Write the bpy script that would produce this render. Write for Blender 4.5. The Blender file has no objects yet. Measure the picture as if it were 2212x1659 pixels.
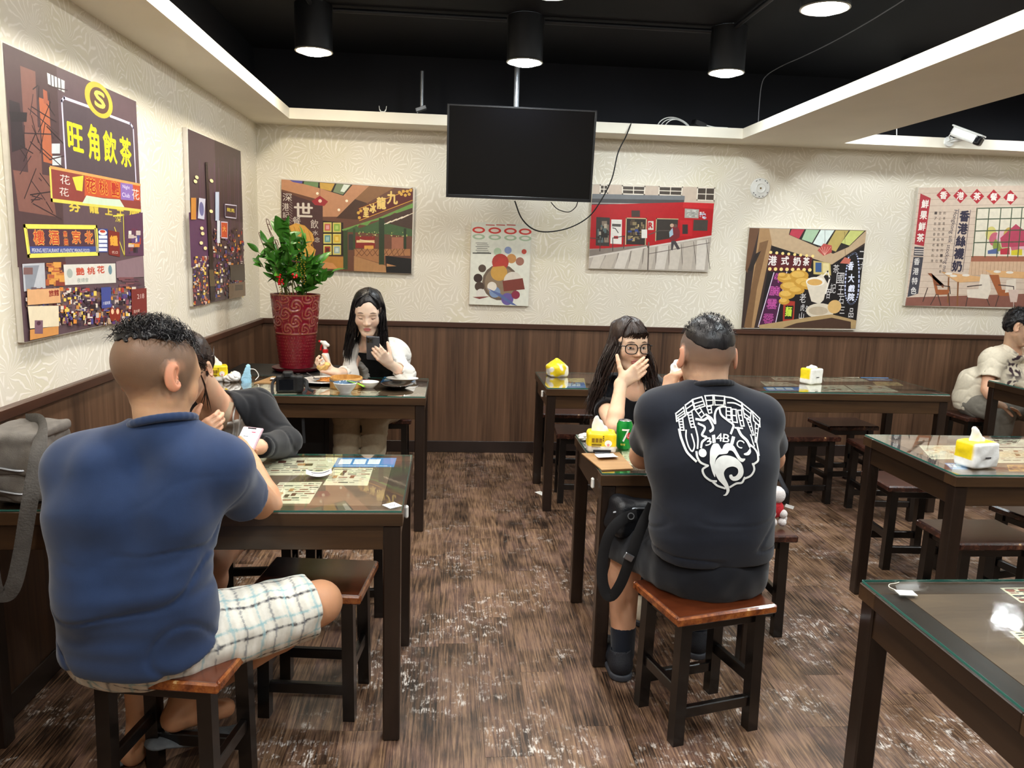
import bpy, bmesh, math, random, os
import numpy as np
from mathutils import Vector, Matrix, Euler
random.seed(7); np.random.seed(7)
SC = bpy.context.scene
COL = SC.collection
# ---------------------------------------------------------------- camera
FPX, CAMH = 1655.0, 1.52
YAW, PITCH, ROLL = math.radians(4.79), math.radians(9.61), math.radians(-1.78)
def _cam_axes():
    f = np.array([math.sin(YAW)*math.cos(PITCH), math.cos(YAW)*math.cos(PITCH), -math.sin(PITCH)])
    r = np.cross(f, [0, 0, 1]); r /= np.linalg.norm(r); d = np.cross(f, r)
    return np.array([math.cos(ROLL)*r + math.sin(ROLL)*d, -math.sin(ROLL)*r + math.cos(ROLL)*d, f])
CR = _cam_axes()
cam_data = bpy.data.cameras.new('camera'); cam = bpy.data.objects.new('camera', cam_data); COL.objects.link(cam)
cam_data.sensor_width = 36.0; cam_data.sensor_fit = 'HORIZONTAL'; cam_data.lens = FPX/2212*36.0; cam_data.clip_start = 0.02
_m = Matrix.Identity(4)
for i in range(3):
    _m[i][0], _m[i][1], _m[i][2] = CR[0][i], -CR[1][i], -CR[2][i]
_m[2][3] = CAMH
cam.matrix_world = _m
SC.camera = cam
def _ray(x, y): return CR.T @ np.array([(x-1106)/FPX, (y-829.5)/FPX, 1.0])
def at(x, y, Y):            # photo pixel -> point of the room at depth Y
    d = _ray(x, y); p = d*(Y/d[1]); return np.array([p[0], p[1], p[2]+CAMH])
def atz(x, y, z):           # photo pixel -> point of the room at height z
    d = _ray(x, y); p = d*((z-CAMH)/d[2]); return np.array([p[0], p[1], p[2]+CAMH])
def atx(x, y, X):           # photo pixel -> point of the room on a plane of constant x
    d = _ray(x, y); p = d*(X/d[0]); return np.array([p[0], p[1], p[2]+CAMH])
# ---------------------------------------------------------------- world, exposure
w = bpy.data.worlds.new('room_air'); SC.world = w; w.use_nodes = True
w.node_tree.nodes['Background'].inputs[0].default_value = (0.75, 0.85, 1.0, 1); w.node_tree.nodes['Background'].inputs[1].default_value = 0.0
SC.view_settings.view_transform = 'Standard'; SC.view_settings.look = 'None'
SC.view_settings.exposure = 0.0; SC.view_settings.gamma = 1.0; SC.view_settings.use_curve_mapping = False
cy = SC.cycles; cy.max_bounces = 5; cy.diffuse_bounces = 4; cy.glossy_bounces = 3; cy.transmission_bounces = 3; cy.transparent_max_bounces = 8; cy.caustics_reflective = False; cy.caustics_refractive = False; cy.use_adaptive_sampling = True; cy.adaptive_threshold = 0.08
LAMP_POWER = 212.0          # emission strength of the downlight discs
# ---------------------------------------------------------------- helpers
def lin(h):
    h = h.lstrip('#'); c = [int(h[i:i+2], 16)/255 for i in (0, 2, 4)]
    return tuple(((v/12.92) if v <= 0.04045 else ((v+0.055)/1.055)**2.4) for v in c) + (1.0,)
class NT:
    def __init__(s, mat): s.t = mat.node_tree; s.n = s.t.nodes; s.l = s.t.links
    def new(s, typ, **kw):
        nd = s.n.new(typ)
        for k, v in kw.items():
            if k.startswith('i_'):
                k = k[2:]; k = int(k) if k.isdigit() else k.replace('_', ' ')
                nd.inputs[k].default_value = v
            else: setattr(nd, k, v)
        return nd
    def lk(s, a, b): s.l.new(a, b)
    def ramp(s, fac, stops):
        r = s.new('ShaderNodeValToRGB'); e = r.color_ramp.elements
        e[0].position, e[0].color = stops[0]; e[1].position, e[1].color = stops[-1]
        for p, c in stops[1:-1]:
            x = e.new(p); x.color = c
        s.lk(fac, r.inputs[0]); return r.outputs[0]
    def mix(s, fac, a, b, typ='MIX'):
        m = s.new('ShaderNodeMix', data_type='RGBA', blend_type=typ)
        for v, k in ((fac, 0), (a, 6), (b, 7)):
            if hasattr(v, 'is_linked') or hasattr(v, 'links'): s.lk(v, m.inputs[k])
            else: m.inputs[k].default_value = v
        return m.outputs[2]
    def math(s, op, a, b=None, clamp=False):
        m = s.new('ShaderNodeMath', operation=op, use_clamp=clamp)
        for v, k in ((a, 0), (b, 1)):
            if v is None: continue
            if hasattr(v, 'links'): s.lk(v, m.inputs[k])
            else: m.inputs[k].default_value = v
        return m.outputs[0]
def newmat(name):
    m = bpy.data.materials.new(name); m.use_nodes = True; t = NT(m); b = t.n['Principled BSDF']; return m, t, b
MATS = {}
def pm(name, hexc, rough=0.5, var=0.12, scale=30.0, bump=0.0, bscale=None, metal=0.0, spec=0.5, coat=0.0, sheen=0.0, alpha=None, trans=0.0):
    """plain procedural material: colour broken up by noise, optional fine relief"""
    if name in MATS: return MATS[name]
    m, t, b = newmat(name)
    tc = t.new('ShaderNodeTexCoord'); nz = t.new('ShaderNodeTexNoise', i_Scale=scale, i_Detail=4.0)
    t.lk(tc.outputs['Object'], nz.inputs['Vector'])
    c = lin(hexc); lo = tuple(v*(1-var) for v in c[:3])+(1,); hi = tuple(min(1, v*(1+var)) for v in c[:3])+(1,)
    t.lk(t.ramp(nz.outputs[0], [(0.3, lo), (0.7, hi)]), b.inputs['Base Color'])
    b.inputs['Roughness'].default_value = rough; b.inputs['Metallic'].default_value = metal
    b.inputs['Specular IOR Level'].default_value = spec
    if coat: b.inputs['Coat Weight'].default_value = coat; b.inputs['Coat Roughness'].default_value = 0.1
    if sheen: b.inputs['Sheen Weight'].default_value = sheen; b.inputs['Sheen Roughness'].default_value = 0.5
    if trans: b.inputs['Transmission Weight'].default_value = trans
    if alpha is not None: b.inputs['Alpha'].default_value = alpha
    if bump:
        n2 = t.new('ShaderNodeTexNoise', i_Scale=bscale or scale*4, i_Detail=3.0); t.lk(tc.outputs['Object'], n2.inputs['Vector'])
        bp = t.new('ShaderNodeBump', i_Strength=bump, i_Distance=0.01); t.lk(n2.outputs[0], bp.inputs['Height']); t.lk(bp.outputs[0], b.inputs['Normal'])
    MATS[name] = m; return m
def attr_mat(name, rough=0.5, spec=0.5, bump=0.0, bscale=300.0, sss=0.0, coat=0.0, sheen=0.0, var=0.06, scale=60.0):
    """colour from the mesh's own print / pigment attribute"""
    if name in MATS: return MATS[name]
    m, t, b = newmat(name)
    a = t.new('ShaderNodeAttribute', attribute_name='Col'); tc = t.new('ShaderNodeTexCoord')
    nz = t.new('ShaderNodeTexNoise', i_Scale=scale, i_Detail=3.0); t.lk(tc.outputs['Object'], nz.inputs['Vector'])
    g = t.ramp(nz.outputs[0], [(0.3, (1-var,)*3+(1,)), (0.7, (1+var,)*3+(1,))])
    t.lk(t.mix(1.0, a.outputs['Color'], g, 'MULTIPLY'), b.inputs['Base Color'])
    b.inputs['Roughness'].default_value = rough; b.inputs['Specular IOR Level'].default_value = spec
    if coat: b.inputs['Coat Weight'].default_value = coat; b.inputs['Coat Roughness'].default_value = 0.08
    if sheen: b.inputs['Sheen Weight'].default_value = sheen
    if sss: b.inputs['Subsurface Weight'].default_value = sss; b.inputs['Subsurface Radius'].default_value = (0.012, 0.005, 0.003); b.inputs['Subsurface Scale'].default_value = 0.5
    if bump:
        n2 = t.new('ShaderNodeTexNoise', i_Scale=bscale, i_Detail=2.0); t.lk(tc.outputs['Object'], n2.inputs['Vector'])
        bp = t.new('ShaderNodeBump', i_Strength=bump, i_Distance=0.004); t.lk(n2.outputs[0], bp.inputs['Height']); t.lk(bp.outputs[0], b.inputs['Normal'])
    MATS[name] = m; return m
def link(o, parent=None):
    COL.objects.link(o)
    if parent is not None: o.parent = parent
    return o
def mesh_from(verts, faces, smooth=False, name='mesh', cols=None):
    me = bpy.data.meshes.new(name)
    me.from_pydata([tuple(map(float, v)) for v in verts], [], [tuple(map(int, f)) for f in faces])
    if smooth and len(me.polygons): me.polygons.foreach_set('use_smooth', [True]*len(me.polygons))
    if cols is not None:
        a = me.attributes.new('Col', 'FLOAT_COLOR', 'POINT')
        a.data.foreach_set('color', np.asarray(cols, np.float32).reshape(-1))
    me.update(); return me
def obj(name, me, mat=None, parent=None, loc=(0, 0, 0), rot=(0, 0, 0)):
    o = bpy.data.objects.new(name, me); o.location = loc; o.rotation_euler = rot
    if mat is not None and not me.materials: me.materials.append(mat)
    return link(o, parent)
def tag(o, label=None, cat=None, group=None, kind=None):
    if label: o['label'] = label
    if cat: o['category'] = cat
    if group: o['group'] = group
    if kind: o['kind'] = kind
    return o
def thing(name, label, cat, loc=(0, 0, 0), rz=0.0, group=None):
    o = bpy.data.objects.new(name, None); o.location = loc; o.rotation_euler = (0, 0, rz); o.empty_display_size = 0.05
    link(o); return tag(o, label, cat, group)
_bc = {}
def box_mesh(sx, sy, sz, b=0.0, mat=None):
    key = (round(sx, 5), round(sy, 5), round(sz, 5), round(b, 5), mat.name if mat else '')
    if key in _bc: return _bc[key]
    hx, hy, hz = sx/2, sy/2, sz/2
    if b <= 0:
        v = [(x, y, z) for x in (-hx, hx) for y in (-hy, hy) for z in (-hz, hz)]
        f = [(0, 1, 3, 2), (4, 6, 7, 5), (0, 4, 5, 1), (2, 3, 7, 6), (0, 2, 6, 4), (1, 5, 7, 3)]
        me = mesh_from(v, f)
    else:
        v = []; idx = {}
        for i, sxx in enumerate((-1, 1)):
            for j, syy in enumerate((-1, 1)):
                for k, szz in enumerate((-1, 1)):
                    for a in range(3):
                        p = [sxx*(hx-b), syy*(hy-b), szz*(hz-b)]; p[a] = (sxx, syy, szz)[a]*(hx, hy, hz)[a]
                        idx[(i, j, k, a)] = len(v); v.append(tuple(p))
        f = []
        for a in range(3):
            o1, o2 = [(1, 2), (2, 0), (0, 1)][a]
            for s in (0, 1):
                q = []
                for u, w_ in ((0, 0), (1, 0), (1, 1), (0, 1)):
                    c = [0, 0, 0]; c[a] = s; c[o1] = u; c[o2] = w_; q.append(idx[tuple(c)+(a,)])
                f.append(tuple(q if s else q[::-1]))
        for a in range(3):          # edges parallel to axis a
            o1, o2 = [(1, 2), (2, 0), (0, 1)][a]
            for u in (0, 1):
                for w_ in (0, 1):
                    c0 = [0, 0, 0]; c0[o1] = u; c0[o2] = w_; c1 = list(c0); c1[a] = 1
                    q = [idx[tuple(c0)+(o1,)], idx[tuple(c1)+(o1,)], idx[tuple(c1)+(o2,)], idx[tuple(c0)+(o2,)]]
                    f.append(tuple(q))
        for i in (0, 1):
            for j in (0, 1):
                for k in (0, 1): f.append(tuple(idx[(i, j, k, a)] for a in range(3)))
        me = mesh_from(v, f)
        bm = bmesh.new(); bm.from_mesh(me); bmesh.ops.recalc_face_normals(bm, faces=bm.faces); bm.to_mesh(me); bm.free()
    if mat: me.materials.append(mat)
    _bc[key] = me; return me
def box(name, x0, x1, y0, y1, z0, z1, mat, parent=None, b=0.0, rot=(0, 0, 0)):
    me = box_mesh(x1-x0, y1-y0, z1-z0, b, mat)
    return obj(name, me, None, parent, ((x0+x1)/2, (y0+y1)/2, (z0+z1)/2), rot)
class MB:
    """collects tubes, lathes, grids and polygons into one mesh"""
    def __init__(s): s.v = []; s.f = []; s.c = []
    def add(s, verts, faces, col=None):
        n = len(s.v); s.v += [tuple(map(float, p)) for p in verts]; s.f += [tuple(i+n for i in f) for f in faces]
        s.c += [col if col is not None else (1, 1, 1, 1)]*len(verts); return s
    def boxc(s, c, size, rz=0.0, col=None, M=None):
        hx, hy, hz = [q/2 for q in size]; v = []
        for x in (-hx, hx):
            for y in (-hy, hy):
                for z in (-hz, hz):
                    p = Vector((x, y, z)); p = (M @ p) if M is not None else Matrix.Rotation(rz, 3, 'Z') @ p
                    v.append((p.x+c[0], p.y+c[1], p.z+c[2]))
        return s.add(v, [(0, 1, 3, 2), (4, 6, 7, 5), (0, 4, 5, 1), (2, 3, 7, 6), (0, 2, 6, 4), (1, 5, 7, 3)], col)
    def tube(s, pts, r, n=8, col=None, cap=True, flat=1.0, nrm=None):
        pts = [np.array(p, float) for p in pts]; rr = r if hasattr(r, '__len__') else [r]*len(pts)
        ref = np.array(nrm if nrm is not None else (0.0, 0.0, 1.0)); rings = []
        for i, p in enumerate(pts):
            t = pts[min(i+1, len(pts)-1)]-pts[max(i-1, 0)]; t = t/(np.linalg.norm(t)+1e-9)
            u = ref-t*(ref@t)
            if np.linalg.norm(u) < 1e-3: u = np.array([1.0, 0, 0])-t*t[0]
            u /= np.linalg.norm(u); ref = u if nrm is None else ref; wv = np.cross(t, u)
            rings.append([p+rr[i]*(math.cos(a)*wv+flat*math.sin(a)*u) for a in [2*math.pi*k/n for k in range(n)]])
        v = [q for ring in rings for q in ring]; f = []
        for i in range(len(pts)-1):
            for k in range(n): f.append((i*n+k, i*n+(k+1) % n, (i+1)*n+(k+1) % n, (i+1)*n+k))
        if cap: f.append(tuple(range(n))[::-1]); f.append(tuple((len(pts)-1)*n+k for k in range(n)))
        return s.add(v, f, col)
    def lathe(s, prof, c=(0, 0, 0), n=32, col=None, sx=1.0, sy=1.0, close=False):
        v = []; f = []
        for r, z in prof:
            for k in range(n):
                a = 2*math.pi*k/n; v.append((c[0]+r*sx*math.cos(a), c[1]+r*sy*math.sin(a), c[2]+z))
        m = len(prof)
        for i in range(m-1 if not close else m):
            j = (i+1) % m
            for k in range(n): f.append((i*n+k, i*n+(k+1) % n, j*n+(k+1) % n, j*n+k))
        return s.add(v, f, col)
    def build(s, name, mat, parent=None, smooth=True, loc=(0, 0, 0), rot=(0, 0, 0), auto=True):
        me = mesh_from(s.v, s.f, smooth, name, s.c)
        bm = bmesh.new(); bm.from_mesh(me); bmesh.ops.remove_doubles(bm, verts=bm.verts, dist=1e-6); bmesh.ops.recalc_face_normals(bm, faces=bm.faces)
        if smooth and auto:
            for e in bm.edges:
                if len(e.link_faces) == 2 and e.calc_face_angle(0) > math.radians(40): e.smooth = False
        bm.to_mesh(me); bm.free()
        return obj(name, me, mat, parent, loc, rot)
def smooth_path(pts, n=8):
    """Catmull-Rom through the points"""
    P = [np.array(p, float) for p in pts]; P = [2*P[0]-P[1]]+P+[2*P[-1]-P[-2]]; out = []
    for i in range(1, len(P)-2):
        for k in range(n):
            t = k/n; a, b, c, d = P[i-1], P[i], P[i+1], P[i+2]
            out.append(0.5*((2*b)+(-a+c)*t+(2*a-5*b+4*c-d)*t*t+(-a+3*b-3*c+d)*t**3))
    out.append(P[-2]); return out
def copy_tree(o, parent=None):
    c = o.copy(); COL.objects.link(c); c.parent = parent
    for ch in list(o.children): copy_tree(ch, c)
    return c
_tx = {}
def text_mesh(s):
    """outline of a piece of writing as (verts2d, faces), 1 unit high, origin at its middle"""
    if s in _tx: return _tx[s]
    cu = bpy.data.curves.new('lettering', 'FONT'); cu.body = s; cu.size = 1.0; cu.align_x = 'CENTER'; cu.align_y = 'CENTER'; cu.resolution_u = 3
    o = bpy.data.objects.new('lettering', cu); COL.objects.link(o)
    dg = bpy.context.evaluated_depsgraph_get(); dg.update()
    me = bpy.data.meshes.new_from_object(o.evaluated_get(dg))
    v = np.array([tuple(q.co) for q in me.vertices])[:, :2] if len(me.vertices) else np.zeros((0, 2)); f = [tuple(p.vertices) for p in me.polygons]
    bpy.data.objects.remove(o); bpy.data.curves.remove(cu); bpy.data.meshes.remove(me)
    if len(v): v = v-(v.max(0)+v.min(0))/2
    _tx[s] = (v, f); return _tx[s]
for _c in '旺角飲茶花桃艷分龍上工周深樓酒京北菜鍾代口六大世港餐記水念室冰九式奶牛腩雲吞麵老虎山年國王石百三品二香戲院廳鮮果特色絲襪17世紀老街登上當地飲品基本在是的一種港314BCSR': text_mesh(_c)
class Print:
    """flat print drawn as thin layers of coloured shapes on a plane: O origin, U right, V up (unit vectors), N outwards"""
    def __init__(s, O, U, V, N): s.O, s.U, s.V, s.N = [np.array(q, float) for q in (O, U, V, N)]; s.m = MB(); s.z = 0.0004
    def P(s, q): return s.O+q[0]*s.U+q[1]*s.V+s.z*s.N
    def up(s, d=0.000008): s.z += d; return s
    def poly(s, pts, col):
        s.up(); s.m.add([s.P(q) for q in pts], [tuple(range(len(pts)))], lin(col) if isinstance(col, str) else col); return s
    def rect(s, x0, y0, x1, y1, col): return s.poly([(x0, y0), (x1, y0), (x1, y1), (x0, y1)], col)
    def line(s, pts, wd, col, close=False):
        s.up(); c = lin(col) if isinstance(col, str) else col; pts = list(pts)+([pts[0]] if close else [])
        for a, b in zip(pts[:-1], pts[1:]):
            a = np.array(a, float); b = np.array(b, float); d = b-a; L = np.linalg.norm(d)
            if L < 1e-9: continue
            d /= L; n = np.array([-d[1], d[0]])*wd/2; a2 = a-d*wd/2; b2 = b+d*wd/2
            s.m.add([s.P(q) for q in (a2-n, b2-n, b2+n, a2+n)], [(0, 1, 2, 3)], c)
        return s
    def disc(s, c, rx, col, ry=None, n=20, ang=0.0):
        ry = ry or rx; ca, sa = math.cos(ang), math.sin(ang)
        pts = []
        for k in range(n):
            a = 2*math.pi*k/n; x, y = rx*math.cos(a), ry*math.sin(a); pts.append((c[0]+x*ca-y*sa, c[1]+x*sa+y*ca))
        return s.poly(pts, col)
    def text(s, t, c, h, col, wid=None, M=None, ang=0.0, bold=0.0):
        v, f = text_mesh(t)
        if not len(v): return s
        s.up(); ext = v.max(0)-v.min(0); k = h/ext[1]; kx = k if wid is None else wid/ext[0]
        q = v*np.array([kx, k]); ca, sa = math.cos(ang), math.sin(ang); q = np.stack([q[:, 0]*ca-q[:, 1]*sa, q[:, 0]*sa+q[:, 1]*ca], 1)
        if M is not None: q = q @ np.array(M).T
        offs = [(0, 0)] if not bold else [(0, 0), (bold, 0), (-bold, 0), (0, bold), (0, -bold)]
        for i, o_ in enumerate(offs):
            s.z += 0.000002
            s.m.add([s.P((a[0]+c[0]+o_[0], a[1]+c[1]+o_[1])) for a in q], f, lin(col) if isinstance(col, str) else col)
        return s
    def build(s, name, mat, parent=None):
        me = mesh_from(s.m.v, s.m.f, False, name, s.m.c); o = obj(name, me, mat)
        if parent is not None: o.parent = parent; bpy.context.view_layer.update(); o.matrix_parent_inverse = parent.matrix_world.inverted()
        return o
# ================================================================= materials of the room
def wallpaper_mat():
    m, t, b = newmat('wallpaper_cream_fans')
    tc = t.new('ShaderNodeTexCoord'); sp = t.new('ShaderNodeSeparateXYZ'); t.lk(tc.outputs['Object'], sp.inputs[0])
    u = t.math('ADD', sp.outputs[0], sp.outputs[1]); z = sp.outputs[2]; cb = t.new('ShaderNodeCombineXYZ'); t.lk(u, cb.inputs[0]); t.lk(z, cb.inputs[1])
    nz = t.new('ShaderNodeTexNoise', i_Scale=9.0, i_Detail=2.0); t.lk(cb.outputs[0], nz.inputs['Vector'])
    wob = t.new('ShaderNodeVectorMath', operation='MULTIPLY_ADD'); t.lk(nz.outputs['Color'], wob.inputs[0]); wob.inputs[1].default_value = (0.07, 0.07, 0); t.lk(cb.outputs[0], wob.inputs[2])
    acc = None
    for sc, n, k, ph in ((5.4, 19.0, 42.0, 0.0), (6.6, 17.0, -48.0, 3.7)):
        mp = t.new('ShaderNodeMapping'); mp.inputs['Location'].default_value = (ph, ph*0.7, 0); t.lk(wob.outputs[0], mp.inputs[0])
        v = t.new('ShaderNodeTexVoronoi', i_Scale=sc, voronoi_dimensions='2D'); t.lk(mp.outputs[0], v.inputs['Vector'])
        df = t.new('ShaderNodeVectorMath', operation='SUBTRACT'); t.lk(mp.outputs[0], df.inputs[0]); t.lk(v.outputs['Position'], df.inputs[1])
        s2 = t.new('ShaderNodeSeparateXYZ'); t.lk(df.outputs[0], s2.inputs[0]); an = t.math('ARCTAN2', s2.outputs[1], s2.outputs[0])
        ln = t.new('ShaderNodeVectorMath', operation='LENGTH'); t.lk(df.outputs[0], ln.inputs[0])
        w_ = t.math('SINE', t.math('ADD', t.math('MULTIPLY', an, n), t.math('MULTIPLY', ln.outputs['Value'], k)))
        acc = w_ if acc is None else (acc, w_)
    sel = t.new('ShaderNodeTexNoise', i_Scale=4.0); t.lk(cb.outputs[0], sel.inputs['Vector'])
    pick = t.ramp(sel.outputs[0], [(0.485, (0, 0, 0, 1)), (0.515, (1, 1, 1, 1))]); mx = t.mix(pick, acc[0], acc[1])
    ln = t.ramp(mx, [(0.5, (0, 0, 0, 1)), (0.95, (1, 1, 1, 1))])
    base = t.new('ShaderNodeTexNoise', i_Scale=1.6, i_Detail=2.0); t.lk(tc.outputs['Object'], base.inputs['Vector'])
    bc = t.ramp(base.outputs[0], [(0.35, lin('#dcd4c2')), (0.5, lin('#dfd8c9')), (0.65, lin('#ddd6c0'))])
    t.lk(t.mix(ln, bc, lin('#efe9dd')), b.inputs['Base Color']); b.inputs['Roughness'].default_value = 0.55
    bp = t.new('ShaderNodeBump', i_Strength=0.2, i_Distance=0.002); t.lk(ln, bp.inputs['Height']); t.lk(bp.outputs[0], b.inputs['Normal'])
    return m
def wood_mat(name, c0, c1, axis='Z', freq=60.0, rough=0.35, spec=0.5, coat=0.0, per_obj=False, dist=3.0, stretch=0.04, var2=None):
    """streaky wood: grain runs along one axis of the object"""
    m, t, b = newmat(name); tc = t.new('ShaderNodeTexCoord'); mp = t.new('ShaderNodeMapping')
    sc = [1.0, 1.0, 1.0]; sc['XYZ'.index(axis)] = stretch; mp.inputs['Scale'].default_value = sc
    src = tc.outputs['Object']
    if per_obj:
        oi = t.new('ShaderNodeObjectInfo'); ad = t.new('ShaderNodeVectorMath', operation='MULTIPLY_ADD')
        cb = t.new('ShaderNodeCombineXYZ'); [t.lk(oi.outputs['Random'], cb.inputs[i]) for i in range(3)]
        t.lk(cb.outputs[0], ad.inputs[0]); ad.inputs[1].default_value = (37.0, 61.0, 23.0); t.lk(src, ad.inputs[2]); src = ad.outputs[0]
    t.lk(src, mp.inputs['Vector'])
    n1 = t.new('ShaderNodeTexNoise', i_Scale=freq, i_Detail=6.0, i_Roughness=0.65, i_Distortion=0.4); t.lk(mp.outputs[0], n1.inputs['Vector'])
    n2 = t.new('ShaderNodeTexNoise', i_Scale=freq/6, i_Detail=2.0); t.lk(mp.outputs[0], n2.inputs['Vector'])
    f = t.math('ADD', t.math('MULTIPLY', n1.outputs[0], 0.6), t.math('MULTIPLY', n2.outputs[0], 0.4))
    c = t.ramp(f, [(0.32, lin(c0)), (0.68, lin(c1))])
    t.lk(c, b.inputs['Base Color']); b.inputs['Roughness'].default_value = rough; b.inputs['Specular IOR Level'].default_value = spec
    if coat: b.inputs['Coat Weight'].default_value = coat; b.inputs['Coat Roughness'].default_value = 0.12
    bp = t.new('ShaderNodeBump', i_Strength=0.12, i_Distance=0.002); t.lk(n1.outputs[0], bp.inputs['Height']); t.lk(bp.outputs[0], b.inputs['Normal'])
    MATS[name] = m; return m
def plank_mat():
    m, t, b = newmat('vinyl_plank_worn'); tc = t.new('ShaderNodeTexCoord'); geo = t.new('ShaderNodeNewGeometry'); oi = t.new('ShaderNodeObjectInfo')
    cb = t.new('ShaderNodeCombineXYZ'); [t.lk(oi.outputs['Random'], cb.inputs[i]) for i in range(3)]
    ad = t.new('ShaderNodeVectorMath', operation='MULTIPLY_ADD'); t.lk(cb.outputs[0], ad.inputs[0]); ad.inputs[1].default_value = (37.0, 61.0, 23.0); t.lk(tc.outputs['Object'], ad.inputs[2])
    mp = t.new('ShaderNodeMapping'); mp.inputs['Scale'].default_value = (1, 0.045, 1); t.lk(ad.outputs[0], mp.inputs['Vector'])
    # growth-ring figure: distorted bands
    n0 = t.new('ShaderNodeTexNoise', i_Scale=16.0, i_Detail=2.0); t.lk(mp.outputs[0], n0.inputs['Vector'])
    wv = t.math('SINE', t.math('MULTIPLY', n0.outputs[0], 85.0))
    n1 = t.new('ShaderNodeTexNoise', i_Scale=190.0, i_Detail=6.0, i_Roughness=0.72); t.lk(mp.outputs[0], n1.inputs['Vector'])
    n2 = t.new('ShaderNodeTexNoise', i_Scale=7.0, i_Detail=3.0); t.lk(ad.outputs[0], n2.inputs['Vector'])
    f = t.math('ADD', t.math('ADD', t.math('MULTIPLY', n1.outputs[0], 0.62), t.math('MULTIPLY', wv, 0.05)), t.math('ADD', t.math('MULTIPLY', n2.outputs[0], 0.34), t.math('MULTIPLY', oi.outputs['Random'], 0.10)))
    c = t.ramp(f, [(0.37, lin('#1c120c')), (0.46, lin('#473325')), (0.55, lin('#69503c')), (0.66, lin('#8f7155'))])
    tint = t.mix(t.math('MULTIPLY', t.ramp(n2.outputs[0], [(0.45, (0, 0, 0, 1)), (0.62, (1, 1, 1, 1))]), 0.35), c, t.mix(0.5, c, lin('#7a5a5c')))
    # dark knots
    vk = t.new('ShaderNodeTexVoronoi', i_Scale=1.5); mk = t.new('ShaderNodeMapping'); mk.inputs['Scale'].default_value = (1.6, 1.0, 1); t.lk(ad.outputs[0], mk.inputs['Vector']); t.lk(mk.outputs[0], vk.inputs['Vector'])
    kn = t.ramp(vk.outputs['Distance'], [(0.03, (1, 1, 1, 1)), (0.085, (0, 0, 0, 1))])
    tint = t.mix(t.math('MULTIPLY', kn, 0.7), tint, lin('#1f1713'))
    # white worn flecks: patches broken into short streaks along the grain, where feet pass
    pos = geo.outputs['Position']
    p1 = t.new('ShaderNodeTexNoise', i_Scale=2.6, i_Detail=4.0, i_Roughness=0.62); t.lk(pos, p1.inputs['Vector'])
    ms = t.new('ShaderNodeMapping'); ms.inputs['Scale'].default_value = (1, 0.16, 1); t.lk(pos, ms.inputs['Vector'])
    p2 = t.new('ShaderNodeTexNoise', i_Scale=170.0, i_Detail=2.0); t.lk(ms.outputs[0], p2.inputs['Vector'])
    p3 = t.new('ShaderNodeTexNoise', i_Scale=26.0, i_Detail=3.0, i_Roughness=0.6); t.lk(pos, p3.inputs['Vector'])
    sp = t.new('ShaderNodeSeparateXYZ'); t.lk(pos, sp.inputs[0])
    near = t.ramp(t.math('MULTIPLY', sp.outputs[1], 0.2), [(0.56, (1, 1, 1, 1)), (0.86, (0.25, 0.25, 0.25, 1))])
    pat = t.math('MULTIPLY', t.ramp(p1.outputs[0], [(0.49, (0, 0, 0, 1)), (0.59, (1, 1, 1, 1))]), t.ramp(p3.outputs[0], [(0.50, (0, 0, 0, 1)), (0.62, (1, 1, 1, 1))]))
    wear = t.math('MULTIPLY', t.math('MULTIPLY', pat, t.ramp(p2.outputs[0], [(0.46, (0, 0, 0, 1)), (0.56, (1, 1, 1, 1))])), near)
    t.lk(t.mix(t.math('MULTIPLY', wear, 0.85), tint, lin('#d9d2ca')), b.inputs['Base Color'])
    t.lk(t.ramp(n2.outputs[0], [(0.3, (0.33,)*3+(1,)), (0.7, (0.5,)*3+(1,))]), b.inputs['Roughness'])
    bp = t.new('ShaderNodeBump', i_Strength=0.25, i_Distance=0.0015); t.lk(n1.outputs[0], bp.inputs['Height']); t.lk(bp.outputs[0], b.inputs['Normal'])
    return m
M_WALL = wallpaper_mat()
M_PAINT = pm('cream_painted_board', '#efe8d8', 0.6, 0.03, 3.0)
M_BLACK = pm('black_ceiling_paint', '#0d0e14', 0.75, 0.25, 2.0, spec=0.25)
M_WAIN = wood_mat('wainscot_walnut_laminate', '#38261c', '#775842', 'Z', 38.0, 0.38, stretch=0.03)
M_CAP = wood_mat('wainscot_cap_walnut', '#2e1a13', '#553526', 'X', 40.0, 0.35)
M_CAPY = wood_mat('wainscot_cap_walnut_side', '#2e1a13', '#553526', 'Y', 40.0, 0.35)
M_BASE = pm('baseboard_dark', '#2a1f1b', 0.35, 0.15, 8.0)
M_PLANK = plank_mat()
M_SUB = pm('floor_joint_dark', '#140e0b', 0.8)
XL, YB, XR, YF, ZC = -1.39, 5.77, 6.4, -2.6, 2.88
SOF, LIP = 2.375, 2.445
def struct(o, label=None): return tag(o, label, None, None, 'structure')
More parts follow.
